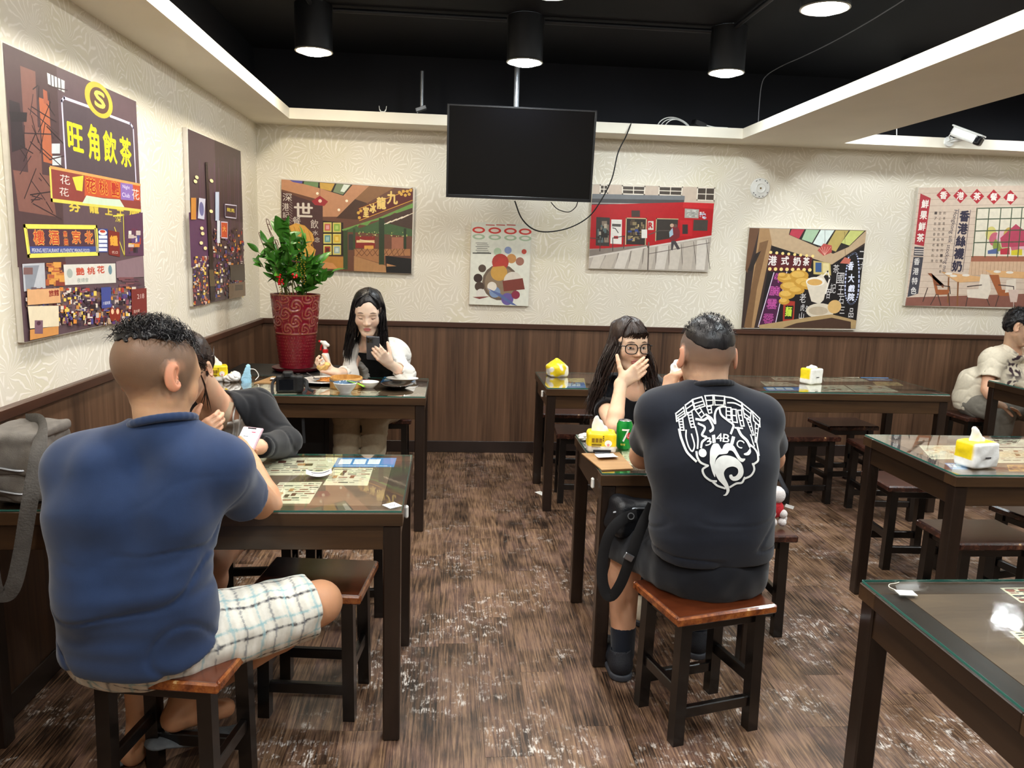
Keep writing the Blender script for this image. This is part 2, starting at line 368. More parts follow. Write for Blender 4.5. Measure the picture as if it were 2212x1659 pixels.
# floor with separate planks
fl = struct(box('floor', XL, XR, YF, YB, -0.06, -0.003, M_SUB), 'dark brown wood-look plank floor with white worn flecks')
PW, PL = 0.152, 0.914
pk = box_mesh(PW-0.0008, PL-0.0008, 0.004, 0, M_PLANK)
col_i = 0; x = XL
rnd = random.Random(3)
far_b = MB()
while x < XR-0.001:
    wd = min(PW, XR-x); y = YB; off = rnd.random()*PL; first = True
    while y > YF+0.01:
        ln = off if first else PL; first = False
        y0 = max(y-ln, YF); cx, cy = x+wd/2, (y+y0)/2
        seen = y0 > 0.6 and abs(cx-0.1) < 0.55+0.78*max(cy, 0.3) and cx < 4.3
        if seen and ln > 0.05:
            full = abs(wd-PW) < 1e-6 and abs((y-y0)-PL) < 1e-6
            me = pk if full else box_mesh(wd-0.0008, y-y0-0.0008, 0.004, 0, M_PLANK)
            o = obj('plank', me, None, fl, (cx-fl.location.x, cy-fl.location.y, -0.002-fl.location.z))
        else: far_b.boxc((cx, cy, -0.002), (wd-0.0008, y-y0-0.0008, 0.004))
        y = y0
    x += PW
o = far_b.build('plank_rest', M_PLANK, None, smooth=False); o.parent = fl; o.location = -fl.location; o['kind'] = 'stuff'
# walls
struct(box('wall_left', XL-0.1, XL, YF, YB, 0, LIP, M_WALL)); struct(box('wall_back', XL-0.1, XR, YB, YB+0.1, 0, LIP, M_WALL))
struct(box('wall_right', XR, XR+0.1, YF, YB, 0, LIP, M_WALL)); struct(box('wall_rear', XL-0.1, XR+0.1, YF-0.1, YF, 0, LIP, M_WALL))
for nm, a in (('wall_left_upper', (XL-0.1, XL, YF, YB)), ('wall_back_upper', (XL-0.1, XR, YB, YB+0.1)), ('wall_right_upper', (XR, XR+0.1, YF, YB)), ('wall_rear_upper', (XL-0.1, XR+0.1, YF-0.1, YF))):
    struct(box(nm, *a, LIP, ZC, M_BLACK))
struct(box('ceiling', XL-0.1, XR+0.1, YF-0.1, YB+0.1, ZC, ZC+0.1, M_BLACK))
# lowered cream border of the ceiling with its upstanding lip
XS, YS, XB0, XB1 = -1.10, 5.49, 2.04, 2.79
struct(box('trim_1', XL, XS, YF, YS, SOF, LIP, M_PAINT), 'cream lowered ceiling border along the side wall')
struct(box('trim_2', XL, XR, YS, YB, SOF, LIP, M_PAINT), 'cream lowered ceiling border along the back wall')
struct(box('trim_3', XB0, XB1, YF, YS, SOF, LIP, M_PAINT), 'wide cream ceiling beam running towards the back wall')
# wainscot, cap and baseboard
struct(box('trim_4', XL, XL+0.012, YF, YB-0.012, 0.09, 0.965, M_WAIN), 'dark walnut wainscot on the side wall')
wb = struct(box('trim_5', XL, XR, YB-0.012, YB, 0.09, 0.965, M_WAIN), 'dark walnut wainscot on the back wall')
struct(box('trim_6', XL, XL+0.03, YF, YB-0.03, 0.965, 1.003, M_CAPY, b=0.004)); struct(box('trim_7', XL, XR, YB-0.03, YB, 0.965, 1.003, M_CAP, b=0.004))
struct(box('baseboard_left', XL, XL+0.018, YF, YB-0.018, 0, 0.09, M_BASE, b=0.003)); struct(box('baseboard_back', XL, XR, YB-0.018, YB, 0, 0.09, M_BASE, b=0.003))
# ================================================================= downlights (the lamps of the room)
def glow_mat(name, rgb, k):
    m, t, b = newmat(name); b.inputs['Base Color'].default_value = (1, 1, 1, 1)
    b.inputs['Emission Color'].default_value = tuple(rgb)+(1,); b.inputs['Emission Strength'].default_value = LAMP_POWER*k
    lw = t.new('ShaderNodeTexNoise', i_Scale=5.0); t.lk(t.ramp(lw.outputs[0], [(0, (0.9, 0.9, 0.9, 1)), (1, (1, 1, 1, 1))]), b.inputs['Base Color']); return m
G_WARM = glow_mat('lamp_disc_warm', (1.0, 0.88, 0.68), 0.95); G_COOL = glow_mat('lamp_disc_cool', (0.88, 0.97, 1.0), 1.05); G_SOFT = glow_mat('lamp_disc_neutral', (1.0, 0.96, 0.90), 1.0)
G_BAY = glow_mat('lamp_disc_bay', (0.92, 0.98, 1.0), 0.5)
M_CAN = pm('lamp_can_black', '#0b0c10', 0.45, 0.1, 20.0); M_RING = pm('lamp_ring_satin', '#b9b4aa', 0.3, 0.05, 20.0, metal=0.8)
ZL = 2.63
can = MB().lathe([(0.098, ZC-ZL-0.002), (0.105, ZC-ZL-0.004), (0.105, 0.004), (0.101, 0.0), (0.094, 0.0), (0.094, 0.03), (0.02, 0.035)], n=40)
ring = MB().lathe([(0.093, 0.002), (0.106, 0.0), (0.107, -0.005), (0.100, -0.007), (0.092, -0.003)], n=40, close=True)
disc = MB().lathe([(0.0001, -0.026), (0.03, -0.0245), (0.06, -0.018), (0.08, -0.008), (0.090, 0.003)], n=40)
_lampmesh = {}
def downlight(x, y, glow, label, group='ceiling downlights'):
    t = thing('downlight', label, 'ceiling light', (x, y, ZL), 0, group)
    for nm, mbx, mt in (('lamp_can', can, M_CAN), ('trim_ring', ring, M_RING), ('light_disc', disc, glow)):
        k = (nm, mt.name)
        if k not in _lampmesh: _lampmesh[k] = mbx.build(nm, mt, t)
        else: obj(nm, _lampmesh[k].data, None, t)
    return t
downlight(-0.80, 4.71, G_WARM, 'warm black can downlight near the side wall, above the corner plant')
downlight(0.41, 4.71, G_COOL, 'cool white black can downlight directly above the television')
downlight(1.62, 4.71, G_COOL, 'cool white black can downlight nearest the ceiling beam, in the far row')
downlight(1.62, 3.48, G_SOFT, 'large warm white downlight at the top edge, before the ceiling beam')
downlight(0.41, 3.48, G_SOFT, 'downlight cut off by the top edge, only its rim showing')
for x_, y_, g_ in ((-0.80, 3.48, G_SOFT), (-0.80, 2.25, G_SOFT), (0.41, 2.25, G_SOFT), (1.62, 2.25, G_COOL), (-0.80, 1.02, G_SOFT), (0.41, 1.02, G_COOL), (1.62, 1.02, G_SOFT),
                   (0.41, -0.21, G_SOFT), (1.62, -0.21, G_COOL), (-0.8, -0.21, G_SOFT), (3.05, 5.12, G_BAY), (4.25, 5.12, G_BAY), (5.45, 5.12, G_BAY), (3.05, 3.9, G_BAY), (4.25, 3.9, G_SOFT), (3.05, 2.7, G_COOL), (4.25, 2.7, G_SOFT), (3.05, 1.5, G_COOL), (4.25, 1.5, G_SOFT)):
    downlight(x_, y_, g_, 'black can downlight out of the picture, over the tables in front')
M_PIPE = pm('conduit_black', '#101118', 0.5, 0.1, 20.0)
for pts, lb in (([(-0.69, 4.71, 2.855), (0.30, 4.71, 2.855)], 'black conduit pipe between the warm downlight and the television downlight'),
                ([(0.52, 4.71, 2.855), (1.51, 4.71, 2.855)], 'black conduit pipe between the television downlight and the beam downlight'),
                ([(1.62, 4.60, 2.855), (1.62, 3.59, 2.855)], 'black conduit pipe running from the beam downlight towards the viewer'),
                ([(-0.80, 4.60, 2.855), (-0.80, 3.59, 2.855)], 'black conduit pipe running out at the top over the side wall')):
    tag(MB().tube(pts, 0.013, 10).build('conduit_pipe', M_PIPE), lb, 'pipe', 'ceiling conduits')
# ================================================================= tables and stools
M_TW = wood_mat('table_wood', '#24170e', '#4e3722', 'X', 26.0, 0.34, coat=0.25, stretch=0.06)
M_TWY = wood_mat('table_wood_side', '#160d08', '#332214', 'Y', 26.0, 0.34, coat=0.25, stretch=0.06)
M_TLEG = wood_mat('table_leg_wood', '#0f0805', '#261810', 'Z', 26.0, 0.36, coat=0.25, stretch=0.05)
M_TTOP = wood_mat('table_top_board', '#4a382a', '#77604a', 'X', 14.0, 0.45, stretch=0.1)
M_TRX = wood_mat('table_top_rail', '#463325', '#705743', 'X', 20.0, 0.4, stretch=0.08)
M_SEAT = wood_mat('stool_seat_varnish', '#34150a', '#632f18', 'X', 20.0, 0.22, coat=0.6, stretch=0.08)
M_SEAT2 = wood_mat('stool_seat_dark', '#2a1511', '#4a2a22', 'X', 20.0, 0.28, coat=0.4, stretch=0.08)
M_SLEG = wood_mat('stool_leg_black', '#070505', '#120d0b', 'Z', 24.0, 0.3, coat=0.3, stretch=0.05)
def worn_edge_mat(nm, cc):
    m, t, b = newmat(nm); tc = t.new('ShaderNodeTexCoord'); n = t.new('ShaderNodeTexNoise', i_Scale=22.0, i_Detail=5.0, i_Roughness=0.7); t.lk(tc.outputs['Object'], n.inputs['Vector'])
    t.lk(t.ramp(n.outputs[0], [(0.35, lin(cc[0])), (0.52, lin(cc[1])), (0.66, lin(cc[2])), (0.71, lin('#dcb27a'))]), b.inputs['Base Color']); b.inputs['Roughness'].default_value = 0.25; b.inputs['Coat Weight'].default_value = 0.4; return m
M_EDGE = worn_edge_mat('stool_seat_edge_worn', ('#4e2110', '#8a4a22', '#a8672f')); M_EDGE2 = worn_edge_mat('stool_seat_edge_dark', ('#241310', '#3c211a', '#6a4030'))
def glass_mat():
    m, t, b = newmat('tabletop_glass'); t.n.remove(b)
    out = t.n['Material Output']; tr = t.new('ShaderNodeBsdfTransparent'); tr.inputs[0].default_value = (0.975, 0.99, 0.98, 1)
    gl = t.new('ShaderNodeBsdfGlossy', i_Roughness=0.015); gl.inputs[0].default_value = (1, 1, 1, 1)
    fr = t.new('ShaderNodeFresnel', i_IOR=1.52); tc = t.new('ShaderNodeTexCoord'); nz = t.new('ShaderNodeTexNoise', i_Scale=9.0, i_Detail=5.0, i_Roughness=0.7); t.lk(tc.outputs['Object'], nz.inputs['Vector'])
    t.lk(t.ramp(nz.outputs[0], [(0.4, (0.008,)*3+(1,)), (0.75, (0.10,)*3+(1,))]), gl.inputs['Roughness'])
    mx = t.new('ShaderNodeMixShader'); geo = t.new('ShaderNodeNewGeometry'); front = t.math('SUBTRACT', 1.0, geo.outputs['Backfacing'])
    t.lk(t.math('MULTIPLY', t.math('MULTIPLY', fr.outputs[0], 1.7, True), front), mx.inputs[0]); t.lk(tr.outputs[0], mx.inputs[1]); t.lk(gl.outputs[0], mx.inputs[2]); t.lk(mx.outputs[0], out.inputs[0]); return m
M_GLASS = glass_mat(); M_GEDGE = pm('glass_edge_green', '#2f6a60', 0.15, 0.05, 30.0, spec=0.8)
ZT = 0.757
M_PAPER = attr_mat('printed_paper', 0.6, 0.3)
M_HOOK = pm('white_plastic', '#e9e7e2', 0.35, 0.03, 30.0)
def table(label, x0, x1, y0, y1, hook=None, group='dark wooden tables with glass tops'):
    cx, cy = (x0+x1)/2, (y0+y1)/2; t = thing('dining_table', label, 'table', (cx, cy, 0), 0, group)
    L, D = x1-x0, y1-y0; hx, hy = L/2, D/2
    B = lambda nm, *a, m, b=0.002: box(nm, *a, m, t, b)
    zg = ZT-0.006
    # framed top: two long rails, two short rails, board between, glass above
    for s in (-1, 1):
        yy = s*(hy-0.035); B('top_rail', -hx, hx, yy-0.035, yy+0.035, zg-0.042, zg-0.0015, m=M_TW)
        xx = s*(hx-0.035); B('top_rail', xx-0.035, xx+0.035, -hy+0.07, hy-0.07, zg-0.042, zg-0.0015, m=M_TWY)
    B('top_board', -hx+0.07, hx-0.07, -hy+0.07, hy-0.07, zg-0.03, zg-0.0015, m=M_TTOP, b=0)
    g = B('glass_top', -hx+0.004, hx-0.004, -hy+0.004, hy-0.004, zg, ZT-0.0005, m=M_GLASS, b=0)
    for s in (-1, 1):
        box('glass_edge', -hx+0.004, hx-0.004, s*(hy-0.004)-0.0004, s*(hy-0.004)+0.0004, -0.00275, 0.00275, M_GEDGE, g); box('glass_edge', s*(hx-0.004)-0.0004, s*(hx-0.004)+0.0004, -hy+0.004, hy-0.004, -0.00275, 0.00275, M_GEDGE, g)
    za0, za1 = zg-0.042-0.078, zg-0.042
    for s in (-1, 1):
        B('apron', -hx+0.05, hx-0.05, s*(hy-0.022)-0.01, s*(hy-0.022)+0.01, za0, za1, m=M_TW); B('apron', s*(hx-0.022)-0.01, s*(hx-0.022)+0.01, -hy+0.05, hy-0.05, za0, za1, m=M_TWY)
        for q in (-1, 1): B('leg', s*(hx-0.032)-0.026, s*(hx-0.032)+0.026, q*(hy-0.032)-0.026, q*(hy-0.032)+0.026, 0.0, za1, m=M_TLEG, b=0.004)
    if hook: box('cup_hook', hook[0]-cx-0.006, hook[0]-cx+0.006, hook[1]-cy-0.01, hook[1]-cy+0.01, hook[2]-0.02, hook[2]+0.02, M_HOOK, t, 0.004)
    return t
T_L = table('glass topped dining table in front of the man in navy', -1.37, -0.13, 2.2, 2.85, (-0.127, 2.36, 0.70))
T_BL = table('glass topped dining table laid with dishes before the woman in white', -1.37, -0.12, 4.035, 4.65)
T_MR = table('small square glass topped table between the couple in black', 0.55, 1.18, 2.615, 3.215, (0.547, 2.75, 0.68))
T_BR1 = table('glass topped table along the back aisle carrying the pointed tissue pack', 0.57, 1.81, 4.38, 5.0, (0.567, 4.55, 0.69))
T_BR2 = table('glass topped table beside the wainscot carrying a squarish white and yellow tissue pack', 1.82, 3.06, 4.38, 5.0)
T_C = table('glass topped table reflecting the cafe poster, tissue box on it', 1.9, 3.14, 2.63, 3.285)
T_N = table('nearest glass topped table in the lower corner with a bright lamp reflection', 1.018, 2.26, 1.09, 1.707)
T_RB = table('dark table at the picture edge beside the person in the stained shirt', 3.75, 4.99, 4.38, 5.0, (4.06, 4.375, 0.70))
def stool_proto(M_SEAT, M_EDGE):
    r = thing('wooden_stool', 'x', 'stool'); W, D, h = 0.365, 0.292, 0.445
    box('seat', -W/2+0.004, W/2-0.004, -D/2+0.004, D/2-0.004, h-0.028, h, M_SEAT, r, 0.004)
    for s in (-1, 1):
        box('seat_edge', -W/2, W/2, s*(D/2-0.006)-0.006, s*(D/2-0.006)+0.006, h-0.031, h-0.002, M_EDGE, r, 0.005); box('seat_edge', s*(W/2-0.006)-0.006, s*(W/2-0.006)+0.006, -D/2+0.012, D/2-0.012, h-0.031, h-0.002, M_EDGE, r, 0.005)
        box('apron', -0.125, 0.125, s*0.105-0.01, s*0.105+0.01, h-0.068, h-0.03, M_SLEG, r, 0.002); box('apron', s*0.135-0.01, s*0.135+0.01, -0.095, 0.095, h-0.068, h-0.03, M_SLEG, r, 0.002)
        for q in (-1, 1):
            me = MB(); x0, y0, x1, y1 = s*0.135, q*0.107, s*0.140, q*0.112; k = 0.019
            v = [(x1-k, y1-k, 0), (x1+k, y1-k, 0), (x1+k, y1+k, 0), (x1-k, y1+k, 0), (x0-k, y0-k, h-0.03), (x0+k, y0-k, h-0.03), (x0+k, y0+k, h-0.03), (x0-k, y0+k, h-0.03)]
            me.add(v, [(3, 2, 1, 0), (4, 5, 6, 7), (0, 1, 5, 4), (1, 2, 6, 5), (2, 3, 7, 6), (3, 0, 4, 7)]); me.build('leg', M_SLEG, r, smooth=False)
        box('stretcher', -0.122, 0.122, s*0.110-0.011, s*0.110+0.011, 0.085, 0.122, M_SLEG, r, 0.003); box('stretcher', s*0.138-0.011, s*0.138+0.011, -0.092, 0.092, 0.155, 0.192, M_SLEG, r, 0.003)
    return r
STP = {False: [stool_proto(M_SEAT, M_EDGE), False], True: [stool_proto(M_SEAT2, M_EDGE2), False]}
def stool(x, y, rdeg, label, dark=True):
    k = STP[dark]; o = k[0] if not k[1] else copy_tree(k[0]); k[1] = True
    o.location = (x, y, 0); o.rotation_euler = (0, 0, math.radians(rdeg)); o['label'] = label; o['group'] = 'low wooden stools'
    return o
stool(-0.717, 1.974, -9.2, 'varnished wooden stool under the man in the navy shirt', False)
stool(-0.432, 2.456, -6, 'empty reddish brown stool beside the knee of the man in navy', False)
stool(-0.80, 3.17, 4, 'dark stool under the woman in the black cardigan')
stool(-0.42, 3.16, 2, 'dark stool seen through the legs beneath the near side table')
stool(-0.42, 5.02, 0, 'dark stool under the woman in the white shirt')
stool(0.83, 5.27, -2, 'dark stool by the back wainscot behind the pointed tissue pack')
stool(0.85, 4.66, -3, 'brown stool tucked under the table with the pointed tissue pack')
stool(2.29, 4.67, 3, 'stool with a pale worn front edge before the back aisle table')
stool(2.73, 5.0, 3, 'dark stool pushed against the wainscot beneath the back aisle table')
stool(2.67, 4.36, -4, 'mostly hidden stool behind the corner of the poster reflecting table')
stool(2.37, 3.63, -3, 'stool with a chipped corner behind the poster reflecting table')
stool(2.21, 2.88, 0, 'worn brown stool standing under the poster reflecting table')
stool(2.72, 3.13, 12, 'stool cut by the picture edge under the poster reflecting table')
stool(1.225, 2.965, 0, 'stool beside the man in black carrying the plush toy')
stool(3.95, 5.33, 0, 'stool under the person in the stained cream shirt')
stool(0.93, 3.62, 0, 'stool under the woman in glasses')
stool(0.846, 2.311, 14.7, 'glossy reddish stool under the man in the printed black shirt', False)
# ================================================================= soft bodies: blended volumes turned into one continuous surface
def V3(*a): return np.array(a if len(a) > 1 else a[0], float)
def nrm(v): v = np.asarray(v, float); return v/(np.linalg.norm(v)+1e-12)
class Blob:
    def __init__(s): s.ops = []; s.disp = None
    def _add(s, f, c, r, op, k): s.ops.append((f, np.asarray(c, float), r, op, k)); return s
    def cap(s, a, b, r1, r2=None, k=0.02, op='u', flat=None, fd=None):
        a, b = V3(a).astype(np.float32), V3(b).astype(np.float32); r2 = r1 if r2 is None else r2; ab = b-a; L2 = np.float32(max(ab @ ab, 1e-10)); r1, r2 = np.float32(r1), np.float32(r2)
        if flat is not None:
            fd = nrm(fd).astype(np.float32); flat = np.float32(flat)
            def f(P):
                q = P-a; t = np.clip((q @ ab)/L2, 0, 1); w = q-t[:, None]*ab; n = w @ fd; w = w+(n*(1/flat-1))[:, None]*fd
                return (np.sqrt((w*w).sum(1))-(r1+(r2-r1)*t))*(0.5+0.5*flat)
        else:
            def f(P):
                q = P-a; t = np.clip((q @ ab)/L2, 0, 1); w = q-t[:, None]*ab
                return np.sqrt((w*w).sum(1))-(r1+(r2-r1)*t)
        return s._add(f, (a+b)/2, math.sqrt(L2)/2+max(r1, r2), op, k)
    def chain(s, pts, rs, k=0.02, op='u', flat=None, fd=None):
        for i in range(len(pts)-1): s.cap(pts[i], pts[i+1], rs[i], rs[i+1], k if i == 0 else min(k, 0.012), op, flat, fd)
        return s
    def ell(s, c, r, R=None, k=0.02, op='u'):
        c = V3(c).astype(np.float32); r = V3(r).astype(np.float32); R = None if R is None else np.asarray(R, np.float32)
        def f(P):
            q = P-c
            if R is not None: q = q @ R
            k0 = np.sqrt(((q/r)**2).sum(1)); k1 = np.sqrt(((q/(r*r))**2).sum(1))+1e-9
            return k0*(k0-1)/k1
        return s._add(f, c, float(r.max()), op, k)
    def rbox(s, c, h, rad, R=None, k=0.01, op='u'):
        c = V3(c).astype(np.float32); h = (V3(h)-rad).astype(np.float32); R = None if R is None else np.asarray(R, np.float32)
        def f(P):
            q = P-c
            if R is not None: q = q @ R
            q = np.abs(q)-h
            return np.sqrt((np.maximum(q, 0)**2).sum(1))+np.minimum(q.max(1), 0)-rad
        return s._add(f, c, float(np.linalg.norm(h)+rad), op, k)
    def cut(s, p, n, k=0.006):          # keep the side the normal points away from
        p = V3(p).astype(np.float32); n = nrm(n).astype(np.float32)
        return s._add(lambda P: (P-p) @ n, p, 1e9, 'i', k)
    def __call__(s, P, use=None):
        P = np.asarray(P, np.float32); d = np.full(len(P), 0.25, np.float32)
        for i, (f, c, r, op, k) in enumerate(s.ops):
            if use is not None and not use[i]: continue
            e = f(P); k = np.float32(k)
            if op == 'u':
                h = np.clip(0.5+0.5*(e-d)/k, 0, 1); d = e*(1-h)+d*h-k*h*(1-h)
            elif op == 's':
                e = -e; h = np.clip(0.5-0.5*(e-d)/k, 0, 1); d = e*(1-h)+d*h+k*h*(1-h)
            else:
                h = np.clip(0.5-0.5*(e-d)/k, 0, 1); d = e*(1-h)+d*h+k*h*(1-h)
        if s.disp is not None: d = d-s.disp(P)
        return d
    def bounds(s, pad=0.03):
        u = [(c, r) for f, c, r, op, k in s.ops if op == 'u']
        return np.min([c-r for c, r in u], 0)-pad, np.max([c+r for c, r in u], 0)+pad
_E12 = [(0, 1), (2, 3), (4, 5), (6, 7), (0, 2), (1, 3), (4, 6), (5, 7), (0, 4), (1, 5), (2, 6), (3, 7)]
_C8 = np.array([(i, j, k) for i in (0, 1) for j in (0, 1) for k in (0, 1)])
def extract(f, h, lo=None, hi=None, inside=None, outside=None):
    """surface nets; inside / outside: lists of spheres that limit which blocks are meshed"""
    l0, h0 = f.bounds(); lo = l0 if lo is None else np.maximum(lo, l0); hi = h0 if hi is None else np.minimum(hi, h0)
    B = 14; n = np.maximum(np.ceil((hi-lo)/(B*h)).astype(int), 1); N = n*B+2
    bi = np.stack(np.meshgrid(*[np.arange(q) for q in n], indexing='ij'), -1).reshape(-1, 3); bc = lo+(bi+0.5)*B*h; br = B*h*0.5*math.sqrt(3)
    use = np.array([np.ones(len(bc), bool) if op == 'i' else g_(bc) < br*1.1+0.02+k for g_, c_, r_, op, k in f.ops])
    d = f(bc); act = np.abs(d) < br*1.2+0.016
    if inside is not None: act &= np.any([np.linalg.norm(bc-c, axis=1) < r+br*0.6 for c, r in inside], 0)
    if outside is not None: act &= ~np.any([np.linalg.norm(bc-c, axis=1) < r-br*1.1 for c, r in outside], 0)
    g = np.stack(np.meshgrid(*[np.arange(B+1)]*3, indexing='ij'), -1).reshape(-1, 3)
    ids, pos, quads = [], [], []; enc = lambda I: ((I[:, 0]+1)*(N[1]+2)+(I[:, 1]+1))*(N[2]+2)+(I[:, 2]+1)
    for b, us in zip(bi[act], use[:, act].T):
        base = b*B; P = (lo+(base+g)*h).astype(np.float32); dv = f(P, us).reshape(B+1, B+1, B+1); sg = dv < 0
        if sg.all() or not sg.any(): continue
        corner = [dv[i:B+i, j:B+j, k:B+k] for i in (0, 1) for j in (0, 1) for k in (0, 1)]
        cnt = sum((q < 0).astype(np.int8) for q in corner); I = np.argwhere((cnt > 0) & (cnt < 8))
        if len(I):
            cv = np.stack([q[I[:, 0], I[:, 1], I[:, 2]] for q in corner], 1); acc = np.zeros((len(I), 3)); w = np.zeros(len(I))
            for a, e in _E12:
                va, ve = cv[:, a], cv[:, e]; m = (va < 0) != (ve < 0); t = np.where(m, va/np.where(m, va-ve, 1), 0)
                acc += m[:, None]*(_C8[a]+t[:, None]*(_C8[e]-_C8[a])); w += m
            ids.append(enc(I+base)); pos.append(lo+(I+base+acc/w[:, None])*h)
        for a in range(3):
            sl0 = [slice(0, B)]*3; sl1 = list(sl0); sl1[a] = slice(1, B+1)
            s0, s1 = sg[tuple(sl0)], sg[tuple(sl1)]; J = np.argwhere(s0 != s1)
            if not len(J): continue
            inn = s0[J[:, 0], J[:, 1], J[:, 2]]; e1 = np.zeros(3, int); e2 = np.zeros(3, int); e1[(a+1) % 3] = 1; e2[(a+2) % 3] = 1; G = J+base
            q = np.stack([enc(G), enc(G-e1), enc(G-e1-e2), enc(G-e2)], 1); q[~inn] = q[~inn][:, ::-1]; quads.append(q)
    ids = np.concatenate(ids); pos = np.concatenate(pos); quads = np.concatenate(quads)
    order = np.argsort(ids); ids = ids[order]; pos = pos[order]; k = np.clip(np.searchsorted(ids, quads), 0, len(ids)-1); ok = (ids[k] == quads).all(1)
    return pos, k[ok]
def fast_mesh(name, parts, cols=None):
    """parts: list of (verts, quads) arrays"""
    vs = np.concatenate([p[0] for p in parts]); off = np.cumsum([0]+[len(p[0]) for p in parts[:-1]]); qs = np.concatenate([p[1]+o for p, o in zip(parts, off)])
    me = bpy.data.meshes.new(name); me.vertices.add(len(vs)); me.vertices.foreach_set('co', vs.astype(np.float32).ravel())
    me.loops.add(len(qs)*4); me.loops.foreach_set('vertex_index', qs.astype(np.int32).ravel()); me.polygons.add(len(qs))
    me.polygons.foreach_set('loop_start', np.arange(0, len(qs)*4, 4, dtype=np.int32)); me.polygons.foreach_set('use_smooth', np.ones(len(qs), bool))
    if cols is not None:
        a = me.attributes.new('Col', 'FLOAT_COLOR', 'POINT'); a.data.foreach_set('color', np.asarray(cols, np.float32).ravel())
    me.update(calc_edges=True); me.validate()
    e = np.sort(np.concatenate([qs[:, [0, 1]], qs[:, [1, 2]], qs[:, [2, 3]], qs[:, [3, 0]]]), 1); key = e[:, 0].astype(np.int64)*len(vs)+e[:, 1]; _, cnt = np.unique(key, return_counts=True)
    if (cnt == 1).any() and cols is not None or (0 < (cnt == 1).sum() < 60):        # close pin-holes
        bm = bmesh.new(); bm.from_mesh(me); bmesh.ops.holes_fill(bm, edges=[q for q in bm.edges if q.is_boundary], sides=8)
        for f_ in bm.faces: f_.smooth = True
        bm.to_mesh(me); bm.free()
    return me
def waves(seed, n, lam, amp, stretch=(1, 1, 1), sharp=1.0):
    """fold relief: a few crossing wave trains"""
    rg = np.random.RandomState(seed); K = rg.normal(size=(n, 3)); K /= np.linalg.norm(K, axis=1)[:, None]; K = K*np.array(stretch)*(2*math.pi/lam)*rg.uniform(0.6, 1.5, (n, 1)); ph = rg.uniform(0, 6.28, n).astype(np.float32); K = K.astype(np.float32); KT, K2 = K.T.copy(), (K[::-1].T*0.45).astype(np.float32)
    def f(P):
        P = np.asarray(P, np.float32); q = np.sin(P @ KT+ph+np.float32(0.9)*np.sin(P @ K2+ph[::-1])).mean(1)
        return np.float32(amp*1.6)*(q if sharp == 1.0 else np.sign(q)*np.abs(q)**np.float32(sharp))
    return f
def creases(seed, n, lam, amp, width=0.16, stretch=(1, 1, 1)):
    w_ = waves(seed, n, lam, 1.0, stretch)
    return lambda P: -amp*np.exp(-(w_(P)/width)**2)
def frame(fwd, up=(0, 0, 1)):
    """columns: right, forward, up"""
    f = nrm(fwd); r = nrm(np.cross(f, up)); u = np.cross(r, f); return np.stack([r, f, u], 1)
def smoothstep(a, b, x): t = np.clip((x-a)/(b-a), 0, 1); return t*t*(3-2*t)
def add_head(S, C, R, s=1.0, fem=False, open_mouth=False):
    """head and face volumes; C = point midway between the ears at eye level, R = frame, s = size"""
    p = lambda x, y, z: C+R @ (np.array([x, y, z])*s); e = lambda c, r, k=0.02, op='u', Q=None: S.ell(p(*c), np.array(r)*s, R if Q is None else R @ Q, k*s, op)
    cc = lambda a, b, r1, r2=None, k=0.02, op='u': S.cap(p(*a), p(*b), r1*s, None if r2 is None else r2*s, k*s, op)
    jw = 0.9 if fem else 1.0
    e((0, -0.014, 0.03), (0.076, 0.095, 0.086)); e((0, 0.012, 0.012), (0.070, 0.076, 0.080), 0.03)
    e((0, 0.034, -0.036), (0.058*jw, 0.050, 0.072), 0.03)
    for q in (-1, 1):
        cc((q*0.047*jw, 0.002, -0.055), (q*0.018, 0.058, -0.099), 0.017, 0.014, 0.03); e((q*0.036, 0.058, -0.028), (0.024, 0.018, 0.024), 0.025)
    e((0, 0.064, -0.100), (0.020*jw, 0.017, 0.015), 0.02)
    cc((-0.034, 0.073, 0.020), (0.034, 0.073, 0.020), 0.011, 0.011, 0.02)
    for q in (-1, 1): e((q*0.031, 0.092 if fem else 0.091, 0.000), (0.018, 0.011 if fem else 0.012, 0.010 if fem else 0.011), 0.014, 's')
    for q in (-1, 1): e((q*0.031, 0.0725, -0.001), (0.0148, 0.0125, 0.0112), 0.004)
    cc((0, 0.080, 0.008), (0, 0.099, -0.030), 0.0075, 0.0105, 0.012)
    for q in (-1, 1): e((q*0.011, 0.090, -0.034), (0.0085, 0.010, 0.0075), 0.008)
    e((0, 0.080, -0.0600), (0.022, 0.0095, 0.0060), 0.008); e((0, 0.079, -0.0705), (0.019, 0.0105, 0.0070), 0.008); cc((-0.019, 0.089, -0.0652), (0.019, 0.089, -0.0652), 0.0018, 0.0018, 0.004, 's')
    for q in (-1, 1):
        Q = np.array(Euler((math.radians(12), 0, math.radians(-22*q))).to_matrix())
        e((q*0.085, -0.018, -0.008), (0.0075, 0.020, 0.033), 0.010, 'u', Q); e((q*0.0915, -0.010, -0.004), (0.006, 0.010, 0.020), 0.006, 's', Q)
    return p
SKIN_L = '#e9bfa2'
